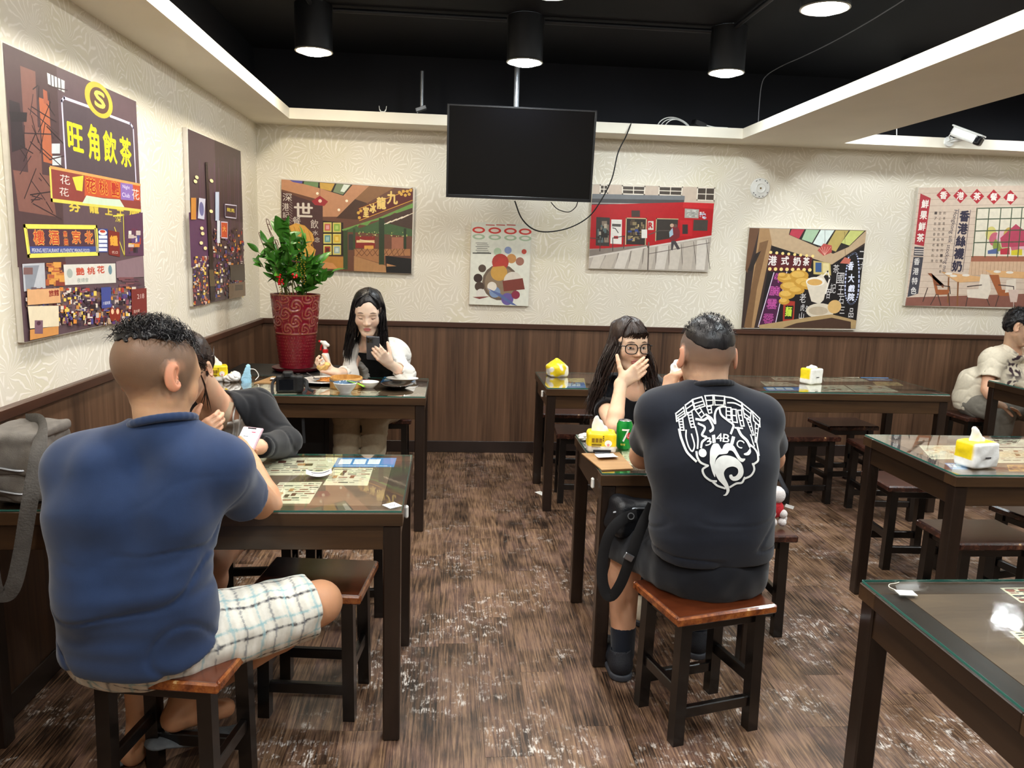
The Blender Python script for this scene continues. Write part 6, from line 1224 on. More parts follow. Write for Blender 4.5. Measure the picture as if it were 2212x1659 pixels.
for q in ((1530, 820, 70, 36), (1620, 800, 70, 40), (1560, 880, 80, 38), (1650, 850, 70, 40), (1530, 940, 60, 34), (1690, 870, 70, 34), (1600, 910, 60, 30), (1510, 990, 40, 24), (1500, 800, 36, 22)): g.d(q[0], q[1], q[2], '#c8973c', q[3]); g.d(q[0]-8, q[1]-8, q[2]*0.7, '#e0b45a', q[3]*0.6)
g.p([(1670, 850), (1790, 790), (1830, 860), (1800, 980), (1770, 1010), (1710, 990)], '#ddd2c0'); g.d(1740, 845, 70, '#efe8dc', 34); g.d(1735, 850, 56, '#d8a860', 24); g.l([(1800, 800), (1830, 770), (1845, 820), (1815, 930)], 0.012, '#e8e0d4')
g.d(1775, 1060, 105, '#d8ccb8', 56); g.d(1760, 1060, 72, '#bfae96', 32); g.d(1880, 1030, 50, '#d8b070', 50); g.p([(1320, 1165), (1700, 1105), (1860, 1085), (2040, 1130), (2035, 1190), (1330, 1188)], '#b09468'); g.p([(1500, 1185), (1600, 1150), (1860, 1110), (2000, 1140), (2000, 1190)], '#4a3428')
g.p([(1755, 615), (1800, 565), (1860, 580), (1860, 630), (1800, 655)], '#b8504a'); g.p([(1920, 710), (1955, 665), (2000, 680), (1990, 715)], '#c06a5a'); g.l([(1810, 470), (1810, 565)], 0.002, '#3a302a'); g.l([(1955, 480), (1960, 665)], 0.002, '#3a302a')
for i in range(5): g.l([(1808, 650), (1765+i*22, 590)], 0.003, '#e8b0a0')
canvas('canvas of a milk tea cup and neon signs standing on the wainscot', 'back', (2.702, 1.398), 0.912, 0.770, -0.010, g)
# ---- Hong Kong cafe sheet
g = Pic('back', 1600, 180, 2.962); g.p([(1140, 668), (2350, 640), (2350, 1440), (1052, 1422)], '#d8c4b2')
for i in range(18): g.l([(1135-i*4.6, 705+i*40), (1900, 690+i*42)], 0.0035, '#bda492')
for i, ch in enumerate('香港茶餐廳'):
    x = 1298+i*107; y = 716+i*3.5; g.p([(x, y-48), (x+46, y), (x, y+48), (x-46, y)], '#b8333c'); g.t(ch, x-22, y-24, x+22, y+24, '#f4ece4', 0.002)
g.p([(1150, 705), (1216, 735), (1172, 1042), (1112, 1030)], '#b23640'); g.p([(1112, 1045), (1172, 1050), (1168, 1105), (1106, 1102)], '#4a4850')
for i in range(3): g.l([(1115, 1062+i*14), (1168, 1064+i*14)], 0.008, '#d8ccc4')
g.p([(1106, 1110), (1168, 1112), (1135, 1345), (1066, 1368)], '#4a4850')
for i, ch in enumerate('鮮果鮮茶'): x = 1180-i*10; y = 772+i*72; g.t(ch, x-22, y-26, x+22, y+26, '#f4ece4', 0.002)
for i, ch in enumerate('香港特色'): x = 1127-i*7; y = 1140+i*62; g.t(ch, x-18, y-22, x+18, y+22, '#e8e4e0', 0.001)
for i, ch in enumerate('香港絲襪奶'): x = 1432-i*12; y = 850+i*80; g.t(ch, x-30, y-34, x+30, y+34, '#3a3648', 0.004)
g.l([(1395, 805), (1345, 1200)], 0.004, '#4a4450'); g.l([(1470, 812), (1420, 1205)], 0.004, '#4a4450')
m_ = g.q(1335, 1010); h_ = abs(g.q(1350, 810)[1]-g.q(1310, 1210)[1]); g.text('Hongkong silk stocking mil', m_, 0.042, '#4a4450', h_, ang=-math.pi/2-0.08)
for j, tx in enumerate(('17世紀香港老街奶茶', '登上當地飲品基本上在', '奶茶是香港特色的一種奶茶')):
    for i, ch in enumerate(tx): x = 1248+j*28-i*2.6; y = 830+i*34; g.t(ch, x-8, y-9, x+8, y+9, '#5a504c')
g.p([(1520, 795), (2350, 770), (2350, 1120), (1475, 1110)], '#e4dcc8'); g.p([(1475, 1105), (2350, 1110), (2350, 1140), (1472, 1140)], '#a86a54')
for i in range(16): g.d(1600+i*23, 960+(i*37) % 90, 34, ['#d8cc7a', '#c86a7a', '#8a9a4a', '#e0b8c0', '#b8c08a', '#c8a85a'][i % 6], 44)
g.p([(1660, 990), (1760, 900), (1860, 980), (1850, 1040), (1670, 1050)], '#b84a62'); g.p([(1580, 1070), (1640, 1055), (1650, 1090), (1580, 1092)], '#5a6a9a'); g.p([(1660, 1060), (1720, 1050), (1720, 1095), (1660, 1095)], '#c03a4a'); g.p([(1730, 1070), (1800, 1060), (1800, 1100), (1730, 1100)], '#d8c83a')
for x in (1512, 1590, 1665, 1735, 1800): g.l([(x, 800), (x-28, 1110)], 0.008, '#4c5a44')
for y in (800, 870, 945, 1020): g.l([(1520-(y-800)*0.13, y), (2340, y-18)], 0.008, '#4c5a44')
g.p([(1470, 1140), (2350, 1140), (2350, 1260), (1455, 1225)], '#d6b496')
for i in range(14): g.l([(1480+i*24, 1142), (1474+i*24, 1225)], 0.003, '#b08a6a')
g.p([(1060, 1370), (2350, 1330), (2350, 1440), (1052, 1422)], '#8a5a4e')
def tbl(pts, c='#e0b07c'): g.p(pts, c)
tbl([(1280, 1205), (1560, 1240), (1600, 1262), (1390, 1275)]); tbl([(1560, 1195), (2300, 1230), (2300, 1275), (1640, 1240)])
for a in ([(1390, 1275), (1385, 1420)], [(1330, 1245), (1325, 1400)], [(1540, 1262), (1535, 1330)]): g.l(a, 0.012, '#8a5a38')
for q, c in (([(1225, 1240), (1245, 1240), (1260, 1320), (1335, 1320), (1330, 1350), (1250, 1355)], '#a8623c'), ([(1195, 1215), (1220, 1215), (1240, 1290), (1300, 1290), (1295, 1310)], '#8a5034'), ([(1535, 1220), (1590, 1225), (1600, 1320), (1580, 1380), (1450, 1370), (1445, 1320), (1520, 1315)], '#e8dccc'), ([(1590, 1225), (1650, 1225), (1670, 1320), (1740, 1325), (1735, 1360), (1650, 1360)], '#a8623c'), ([(1700, 1260), (1760, 1250), (1760, 1330), (1690, 1340)], '#e8dccc')): g.p(q, c)
for a in ([(1250, 1350), (1215, 1415)], [(1330, 1345), (1335, 1420)], [(1260, 1350), (1280, 1420)], [(1195, 1310), (1165, 1395)], [(1450, 1370), (1440, 1425)], [(1575, 1380), (1590, 1420)], [(1650, 1360), (1630, 1425)], [(1735, 1360), (1750, 1425)], [(1250, 1290), (1335, 1300), (1340, 1345)], [(1450, 1300), (1540, 1290)], [(1650, 1290), (1745, 1300), (1748, 1345)]): g.l(a, 0.007, '#4a3a36')
for x, y in ((1330, 1218), (1360, 1232), (1440, 1228), (1640, 1205), (1720, 1210)): g.d(x, y, 24, '#ece4d8', 8)
g.p([(1710, 1320), (1780, 1320), (1765, 1400), (1725, 1400)], '#d8c0b4'); g.l([(1745, 1400), (1745, 1430)], 0.006, '#d8c0b4')
canvas('wide pink cream canvas about cafe milk tea with red diamond characters', 'back', (4.22, 1.668), 1.37, 0.905, 0.0, g)
# ================================================================= things on and around the walls and ceiling
M_BLKP = pm('black_plastic', '#0d0d10', 0.35, 0.1, 30.0); M_WHTP = pm('white_plastic_gloss', '#e6e6e2', 0.3, 0.03, 30.0); M_STEEL = pm('grey_steel', '#8a8d92', 0.35, 0.1, 30.0, metal=0.8); M_CBL = pm('cable_black', '#0a0a0c', 0.45, 0.1, 30.0)
def W2(x, y, Y): return tuple(at(x, y, Y))
def televisions():
    t = thing('television', 'large black flat screen hanging from the ceiling by a pole', 'television', (0.430, 5.0, 2.145)); t.rotation_euler = (math.radians(7), math.radians(0.0), 0)
    w_, h_ = 0.935, 0.562
    box('back_shell', -w_/2+0.004, w_/2-0.004, 0.004, 0.045, -h_/2+0.004, h_/2-0.004, M_BLKP, t, 0.01)
    for s in (-1, 1): box('bezel', s*(w_/2-0.006)-0.006, s*(w_/2-0.006)+0.006, -0.006, 0.012, -h_/2, h_/2, M_BLKP, t, 0.002)
    box('bezel', -w_/2+0.012, w_/2-0.012, -0.006, 0.012, h_/2-0.012, h_/2, M_BLKP, t, 0.002); box('bezel', -w_/2+0.012, w_/2-0.012, -0.006, 0.012, -h_/2, -h_/2+0.020, M_BLKP, t, 0.002)
    box('screen', -w_/2+0.012, w_/2-0.012, -0.003, 0.004, -h_/2+0.020, h_/2-0.012, pm('screen_off', '#050507', 0.08, 0.05, 3.0, spec=0.3), t)
    m = thing('ceiling_mount', 'thin grey pole carrying the television', 'mount', (0.40, 5.12, 0)); MB().tube([(0, 0, 2.20), (0, 0, ZC)], 0.018, 14).build('pole', M_STEEL, m); box('plate', -0.10, 0.10, -0.066, -0.050, 2.05, 2.25, M_BLKP, m); box('arm', -0.02, 0.02, -0.055, 0.0, 2.14, 2.20, M_BLKP, m)
televisions()
def cable(name, pts, r, mat, label, n=8): return tag(MB().tube(smooth_path(pts, n), r, 6).build(name, mat), label, 'cable', 'loose cables')
cable('power_cable', [W2(1112, 434, 5.06), W2(1126, 470, 5.10), W2(1150, 494, 5.15), W2(1182, 501, 5.2), W2(1230, 492, 5.25), W2(1272, 468, 5.3), W2(1300, 430, 5.35), W2(1322, 385, 5.4), W2(1335, 330, 5.44), W2(1352, 295, 5.46), W2(1365, 262, 5.5)], 0.0045, M_CBL, 'long black cable sagging from the television up to the ceiling border')
cable('power_cable', [W2(1190, 437, 5.06), W2(1205, 452, 5.08), W2(1228, 458, 5.1), W2(1243, 448, 5.08), W2(1248, 436, 5.06)], 0.003, M_CBL, 'short black cable loop under the television')
cable('hanging_wire', [W2(1965, -8, 3.9), W2(1880, 45, 4.3), W2(1800, 90, 4.7), W2(1735, 122, 5.0), W2(1690, 142, 5.2), W2(1656, 163, 5.35), W2(1645, 185, 5.40), W2(1640, 230, 5.42), W2(1638, 264, 5.44)], 0.003, pm('wire_grey', '#77777c', 0.5), 'thin grey wire drooping across the black ceiling')
cable('hanging_wire', [W2(1937, 276, 5.50), W2(1937, 292, 5.48)], 0.003, M_WHTP, 'short white wire above the ceiling border near the security camera', 2)
c0 = np.array(W2(1465, 262, 5.52))
bc = thing('cable_coil', 'coil of white cables lying on the ceiling border', 'cable', (c0[0], 5.56, LIP))
for rx, rz, dx, dy in ((0.115, 0.060, 0, 0), (0.10, 0.052, 0.012, 0.014), (0.085, 0.044, 0.022, -0.014)):
    MB().tube([(dx+rx*math.cos(a)-0.02, dy+0.03*math.sin(2*a), 0.004+rz*max(0, math.sin(a))) for a in np.linspace(0, math.pi, 20)], 0.0035, 6).build('cable_loop', M_WHTP, bc)
pa = thing('power_adapter', 'black power adapter beside the white cable coil on the ceiling border', 'adapter', (atz(1528, 262, 2.46)[0], 5.55, LIP)); box('adapter_body', -0.05, 0.05, -0.03, 0.03, 0, 0.045, M_BLKP, pa, 0.006, (0, 0.25, 0.3)); MB().tube([(0.05, 0, 0.02), (0.11, -0.02, 0.006), (0.2, -0.03, 0.004)], 0.0035, 6).build('lead', M_WHTP, pa)
po = np.array(W2(907, 196, 5.52)); ps = thing('pole_bracket', 'short grey pole with a small bracket above the ceiling border', 'bracket', (po[0], 5.56, LIP)); MB().tube([(0.012, 0, 0.05), (0.012, 0, 0.29)], 0.013, 12).build('pole', M_STEEL, ps); box('bracket', -0.03, 0.045, -0.03, 0.03, 0.03, 0.055, M_STEEL, ps, 0.003, (0, -0.35, 0)); MB().tube([(-0.02, 0, 0), (-0.015, 0, 0.045)], 0.006, 8).build('foot', M_BLKP, ps)
hk = np.array(W2(826, 232, 5.5)); hh = thing('wall_hook', 'small white forked hook on the ceiling border edge', 'hook', (hk[0], 5.53, LIP)); MB().tube(smooth_path([(-0.025, 0, 0.045), (-0.02, 0, 0.02), (0, 0, 0.0), (0.02, 0, 0.02), (0.025, 0, 0.045)], 5), [0.002]*5+[0.004]*11+[0.002]*5, 8).build('fork', M_WHTP, hh); MB().tube([(0, 0, 0.0), (0, 0, 0.01)], 0.008, 10).build('base', M_WHTP, hh)
# security camera on the border
cp = at(2050, 306, 5.485); sc = thing('security_camera', 'white bullet security camera on a bracket below the ceiling beam', 'camera', (cp[0], 5.49, cp[2]))
MB().lathe([(0.0001, 0.018), (0.034, 0.014), (0.038, 0.0)], n=28).build('wall_base', M_WHTP, sc, rot=(math.radians(90), 0, 0)); MB().tube([(0, -0.01, 0), (0.05, -0.04, 0.008), (0.085, -0.05, 0.012), (0.095, -0.055, 0.035)], 0.010, 10).build('arm', M_WHTP, sc)
b0, b1 = at(2062, 284, 5.42)-np.array(sc.location), at(2113, 303, 5.30)-np.array(sc.location); Rb = frame(b1-b0); L_ = np.linalg.norm(b1-b0)+0.03
hb = Blob(); hb.rbox((b0+b1)/2, (0.036, L_/2, 0.034), 0.018, Rb); hb.rbox((b0+b1)/2+Rb[:, 2]*0.034, (0.040, L_/2+0.012, 0.006), 0.005, Rb, 0.008); cloth('housing', hb, M_WHTP, sc, 0.004)
fb = Blob(); fb.rbox((b0+b1)/2+Rb[:, 1]*(L_/2-0.012), (0.0375, 0.026, 0.035), 0.016, Rb); cloth('front_glass', fb, pm('camera_front', '#15161b', 0.1, 0.05, 20.0), sc, 0.004)
MB().tube(smooth_path([tuple(b0+Rb[:, 1]*0.0), tuple(b0+V3(-0.03, 0.01, -0.03)), (-0.01, -0.03, 0.01), (-0.03, -0.01, -0.005), (-0.035, -0.005, -0.02)], 6), 0.0035, 6).build('cable', M_WHTP, sc)
# detector base on the wall
dt = thing('smoke_detector_base', 'round white detector base on the wallpaper above the milk tea canvas', 'detector', (2.31, 5.768, 2.066)); dt.rotation_euler = (math.radians(90), 0, 0)
MB().lathe([(0.0001, 0.010), (0.012, 0.012), (0.016, 0.010), (0.030, 0.012), (0.034, 0.016), (0.040, 0.012), (0.060, 0.012), (0.070, 0.010), (0.076, 0.0)], n=44).build('plate', M_WHTP, dt); MB().lathe([(0.0001, 0.0165), (0.006, 0.016), (0.007, 0.010)], n=14).build('screw', pm('brass_screw', '#8a7448', 0.4, metal=0.7), dt)
for a in (40, 60, 100, 125, 215, 235, 265, 290, 330): MB().boxc((0.062*math.cos(math.radians(a)), 0.062*math.sin(math.radians(a)), 0.0122), (0.010, 0.005, 0.0015), math.radians(a+90)).build('slot', M_BLKP, dt, smooth=False)
# ================================================================= plant in the corner
M_STAND = pm('stand_black', '#0c0c0e', 0.5, 0.15, 15.0)
st_ = thing('plant_stand', 'black cabinet in the corner under the red planter', 'cabinet', (-1.04, 4.90, 0)); box('cabinet_body', -0.31, 0.31, -0.22, 0.22, 0.0, 0.735, M_STAND, st_, 0.004); box('cabinet_top', -0.32, 0.32, -0.23, 0.23, 0.735, 0.757, M_STAND, st_, 0.004); box('door', -0.28, 0.28, -0.228, -0.220, 0.06, 0.70, M_STAND, st_, 0.002)
PX, PY, PZ = -0.955, 4.86, 0.757
def planter():
    t = thing('potted_plant', 'leafy green plant in a tall red planter embossed with roses', 'potted plant', (PX, PY, PZ)); H0, H1 = 0.025, 0.480
    NA, NZ = 200, 120; prof = lambda u: 0.102+0.044*u**1.15+0.004*math.sin(u*3.1)
    rg = np.random.RandomState(2); roses = []
    for row in range(5):
        for k in range(7): roses.append(((k+0.5*(row % 2)+rg.uniform(-0.1, 0.1))*2*math.pi/7, 0.535+row*0.105, 0.050+rg.uniform(-0.004, 0.004)))
    A, Uu = np.meshgrid(np.linspace(0, 2*math.pi, NA, endpoint=False), np.linspace(0, 1, NZ), indexing='xy'); rad = np.vectorize(prof)(Uu); bump = np.zeros_like(A); zz = Uu*(H1-H0)
    for a, u, r_ in roses:
        da = (A-a+math.pi) % (2*math.pi)-math.pi; x = da*0.14; y = (Uu-u)*(H1-H0); d = np.hypot(x, y); th = np.arctan2(y, x); m = smoothstep(r_, r_*0.8, d); bump = np.maximum(bump, m*(0.45+0.55*np.cos(d/r_*15+th*2+0.8*np.sin(3*th))))
    bump = np.where(Uu > 0.48, np.maximum(bump, 0.25*np.sin(A*21+np.sin(Uu*60)*1.5)*np.cos(Uu*95)), 0)
    lo = (Uu < 0.46)&(Uu > 0.04); bump = np.where(lo, np.maximum(0, np.sin(Uu*2*math.pi*24))*np.maximum(0, np.sin(A*46+np.floor(Uu*24)*math.pi))**2, bump); bump = np.where(np.abs(Uu-0.475) < 0.01, 0.9, bump); bump = np.where(Uu > 0.985, 1.2, bump)
    rr = rad+0.0042*bump; V = np.stack([rr*np.cos(A), rr*np.sin(A), H0+zz], -1).reshape(-1, 3); faces = []
    for j in range(NZ-1):
        for i in range(NA): faces.append((j*NA+i, j*NA+(i+1) % NA, (j+1)*NA+(i+1) % NA, (j+1)*NA+i))
    b_ = np.clip(bump, 0, 1).reshape(-1, 1); gold = smoothstep(0.75, 1.0, b_)*0.55; col = np.array(lin('#6d0a1c'))*(1-gold)+np.array(lin('#b07a50'))*gold
    obj('planter', mesh_from(V, faces, True, 'planter', col), attr_mat('planter_red_glaze', 0.28, 0.5, coat=0.4), t)
    MB().lathe([(prof(1.0)-0.004, H1), (prof(1.0)-0.014, H1), (prof(0.9)-0.016, H1-0.05), (0.0001, H1-0.05)], n=60).build('planter_rim', pm('planter_inner_red', '#6d0a1c', 0.35), t); MB().lathe([(0.0001, 0.05), (0.1, H1-0.055), (0.13, H1-0.052), (0.0001, H1-0.045)], n=30).build('soil', pm('soil_dark', '#1e1510', 0.9, 0.3, 60.0), t)
    MB().lathe([(0.0001, 0.0), (0.125, 0.0), (0.145, 0.014), (0.150, 0.026), (0.143, 0.026), (0.120, 0.010), (0.0001, 0.010)], n=50).build('saucer', pm('saucer_red', '#5a0e1a', 0.3), t)
    M_LEAF = wood_mat('leaf_green', '#1d4a16', '#4f8f2c', 'Z', 20.0, 0.35, per_obj=True, stretch=0.6); M_STEM = pm('stem_green', '#5a5a2c', 0.6, 0.2, 40.0); M_STEM2 = pm('stem_brown', '#5a3626', 0.6)
    def leaf_mesh(L, wd, fold, droop):
        v = []; f = []; n = 7
        for i in range(n+1):
            u = i/n; w_ = wd*math.sin(math.pi*min(1, u*0.93+0.05))**0.8*(1-0.25*u); z = L*u; y = -droop*u*u*L
            v += [(-w_, y+fold*w_, z), (0, y, z), (w_, y+fold*w_, z)]
        for i in range(n):
            for k in range(2): a = i*3+k; f.append((a, a+1, a+4, a+3))
        me = mesh_from(v, f, True, 'leaf'); me.materials.append(M_LEAF); return me
    lms = [leaf_mesh(0.075, 0.020, 0.5, 0.25), leaf_mesh(0.095, 0.024, 0.4, 0.35), leaf_mesh(0.06, 0.019, 0.5, 0.2), leaf_mesh(0.085, 0.020, 0.6, 0.5)]
    rd = random.Random(11); z0 = H1-0.05
    def put_leaf(p, d, me, sc=1.0):
        d = nrm(d); q = Vector(d).to_track_quat('Z', 'Y'); o = obj('leaf', me, None, t, tuple(p)); o.rotation_euler = (q @ Euler((0, 0, rd.uniform(0, 6.28))).to_quaternion()).to_euler(); o.scale = (sc,)*3
    tops = [(-0.20, -0.03, 0.22), (-0.22, 0.0, 0.30), (-0.15, -0.05, 0.36), (-0.08, -0.04, 0.40), (-0.02, -0.06, 0.46), (0.05, -0.05, 0.36), (0.04, 0.02, 0.30), (0.10, -0.03, 0.22), (0.16, -0.05, 0.14), (0.21, -0.03, 0.17), (-0.05, 0.05, 0.34), (-0.12, 0.05, 0.28), (0.08, -0.08, 0.26), (-0.10, -0.09, 0.24), (0.0, -0.10, 0.30), (0.14, 0.03, 0.24)]
    for tx, ty, tz in tops:
        b = (rd.uniform(-0.07, 0.07), rd.uniform(-0.06, 0.06), z0); mid = ((b[0]+tx)/2+(tx-b[0])*(-0.12), (b[1]+ty)/2, z0+tz*0.6); pth = smooth_path([b, mid, (tx, ty, z0+tz)], 8); MB().tube(pth, [0.0042-0.0025*i/(len(pth)-1) for i in range(len(pth))], 6).build('stem', M_STEM, t)
        for i in range(5, len(pth)):
            if tz > 0.4 and i < 8: continue
            for s in range(rd.choice((1, 1, 2))): 
                dd = V3(rd.uniform(-1, 1), rd.uniform(-1, 0.7), rd.uniform(0.0, 0.9)); put_leaf(pth[i], dd, rd.choice(lms), rd.uniform(0.8, 1.15))
        put_leaf(pth[-1], V3(tx*2, ty, 0.4), rd.choice(lms), 1.05)
    big = leaf_mesh(0.20, 0.050, 0.35, 0.25); o = obj('leaf', big, None, t, (-0.02, -0.02, z0+0.36)); o.rotation_euler = (math.radians(12), math.radians(-34), 0.4)
    for x, tx, h in ((-0.10, -0.215, 0.40), (-0.06, -0.17, 0.48), (-0.03, -0.12, 0.36), (0.0, -0.16, 0.45)):
        MB().tube(smooth_path([(x, 0.03, z0), (x*0.5+tx*0.5, 0.03, z0+h*0.6), (tx, 0.02, z0+h), (tx+0.012, 0.02, z0+h+0.012), (tx+0.02, 0.02, z0+h-0.015)], 6), 0.0022, 6).build('support_wire', M_STEM2, t)
    M_GOLD = pm('gold_bead', '#d9b23c', 0.25, 0.1, 40.0, metal=0.7); M_REDO = pm('red_ornament', '#c2141c', 0.4)
    for x, y, zt, n in ((-0.065, -0.12, 0.12, 8), (0.055, -0.09, 0.30, 14), (0.075, -0.09, 0.26, 12), (0.03, -0.1, 0.28, 9)):
        m = MB()
        for i in range(n): m.lathe([(0.0001, -0.0045), (0.0036, -0.002), (0.0036, 0.002), (0.0001, 0.0045)], (x+0.004*math.sin(i*2.1), y, z0+zt-i*0.013), 8)
        m.build('bead_string', M_GOLD, t)
    for x, y, z in ((-0.08, -0.12, 0.155), (-0.062, -0.125, 0.125), (0.02, -0.12, 0.16)):
        m = MB(); rg2 = random.Random(int(x*1000))
        for i in range(7): m.lathe([(0.0001, -0.009), (0.008, 0.0), (0.0001, 0.009)], (x+rg2.uniform(-0.014, 0.014), y+rg2.uniform(-0.01, 0.01), z0+z+rg2.uniform(-0.014, 0.014)), 8)
        m.build('red_ornament', M_REDO, t)
planter()
# ================================================================= tabletop things
class Flat(Print):
    """print lying flat under the table glass, shapes given in photo pixels"""
    def __init__(s, z): super().__init__((0, 0, 0), (1, 0, 0), (0, 1, 0), (0, 0, 1)); s.z = z; s.z0 = z
    def q(s, a): p = atz(a[0], a[1], s.z0); return (p[0], p[1])
    def sheet(s, pts, c='#d8d2b8', seed=1, rows=9, ink=('#3a3a34', '#5a5248', '#8a4a38'), flip=True):
        Q = [np.array(s.q(a)) for a in pts]; s.poly([tuple(q) for q in Q], c); rg = random.Random(seed); P = lambda u, v: tuple((Q[0]*(1-u)+Q[1]*u)*(1-v)+(Q[3]*(1-u)+Q[2]*u)*v)
        for j in range(rows):
            v = 0.08+0.86*j/rows; u = 0.05
            while u < 0.9:
                L = rg.uniform(0.04, 0.16)
                if rg.random() < 0.8: s.line([P(u, v), P(min(u+L, 0.95), v)], 0.0045 if rg.random() < 0.75 else 0.010, rg.choice(ink))
                u += L+rg.uniform(0.02, 0.10)
        for k in range(4):
            u, v = rg.uniform(0.1, 0.8), rg.uniform(0.1, 0.8); s.poly([P(u, v), P(u+0.10, v), P(u+0.10, v+0.13), P(u, v+0.13)], rg.choice(['#8a5a38', '#5a4030', '#b88a5a', '#6a3a30']))
        return s
ZM = ZT-0.0072
def menus(table_, sheets, nm='menu_sheet'):
    for i, (pts, c, blue) in enumerate(sheets):
        f = Flat(ZM+0.00004*i)
        if blue:
            Q = [f.q(a) for a in pts]; f.poly(Q, '#3f86c4'); A_, B_, C_, D_ = [np.array(q) for q in Q]; P = lambda u, v: tuple((A_*(1-u)+B_*u)*(1-v)+(D_*(1-u)+C_*u)*v)
            for k in range(3): f.poly([P(0.06+0.24*k, 0.15), P(0.26+0.24*k, 0.15), P(0.26+0.24*k, 0.7), P(0.06+0.24*k, 0.7)], '#e4ecf4')
            f.poly([P(0.77, 0.1), P(0.97, 0.1), P(0.97, 0.7), P(0.77, 0.7)], '#6a8ac8')
            for k in range(10): f.line([P(0.1+0.08*k, 0.87), P(0.15+0.08*k, 0.87)], 0.006, '#dfe8f0')
        else: f.sheet(pts, c, i+len(pts)*7+int(pts[0][0]), 9)
        f.build(nm, M_PAPER, table_)

CRM = '#dcd6ba'
menus(T_L, [([(560, 989), (732, 988), (708, 1026), (548, 1027)], CRM, 0), ([(730, 989), (857, 989), (851, 1009), (719, 1009)], CRM, 1), ([(722, 1011), (806, 1011), (794, 1049), (697, 1048)], CRM, 0), ([(604, 1042), (697, 1041), (668, 1088), (560, 1088)], CRM, 0)])
menus(T_BL, [([(560, 838), (660, 836), (640, 852), (540, 853)], CRM, 0), ([(694, 836), (775, 836), (770, 852), (678, 852)], CRM, 0), ([(762, 845), (822, 845), (812, 853), (756, 853)], CRM, 0), ([(545, 826), (585, 826), (575, 842), (530, 842)], CRM, 0), ([(895, 850), (918, 850), (917, 854), (893, 854)], '#f0f0ec', 0), ([(830, 814), (900, 815), (895, 826), (822, 826)], CRM, 1)])
menus(T_MR, [([(1340, 965), (1400, 965), (1420, 1005), (1350, 1005)], CRM, 0)])
menus(T_BR1, [([(1222, 817), (1262, 817), (1266, 836), (1214, 836)], '#d8c88a', 0), ([(1225, 826), (1262, 826), (1266, 838), (1222, 838)], CRM, 1)])
menus(T_BR2, [([(1665, 815), (1725, 815), (1735, 822), (1675, 822)], CRM, 0), ([(1642, 824), (1702, 826), (1728, 833), (1655, 834)], CRM, 0), ([(1648, 836), (1730, 836), (1740, 844), (1655, 844)], CRM, 1), ([(1740, 832), (1822, 832), (1845, 846), (1750, 846)], CRM, 0), ([(1826, 832), (1905, 832), (1942, 846), (1848, 846)], CRM, 0), ([(1776, 815), (1855, 815), (1878, 824), (1780, 824)], CRM, 0), ([(1858, 815), (1918, 816), (1930, 822), (1880, 822)], CRM, 1), ([(1885, 825), (1940, 826), (1952, 833), (1895, 833)], '#d6c48a', 0)])
menus(T_C, [([(1985, 962), (2075, 962), (2110, 992), (2012, 992)], CRM, 0), ([(2100, 948), (2212, 949), (2230, 965), (2110, 965)], CRM, 0), ([(2130, 968), (2225, 968), (2260, 1000), (2150, 1000)], CRM, 0), ([(2040, 1000), (2080, 1000), (2090, 1014), (2055, 1014)], CRM, 1), ([(2175, 1004), (2240, 1004), (2250, 1018), (2180, 1018)], '#d8a860', 0)])
menus(T_N, [([(2160, 1270), (2330, 1268), (2380, 1300), (2205, 1302)], CRM, 0), ([(2180, 1364), (2400, 1360), (2450, 1420), (2240, 1420)], CRM, 0)])
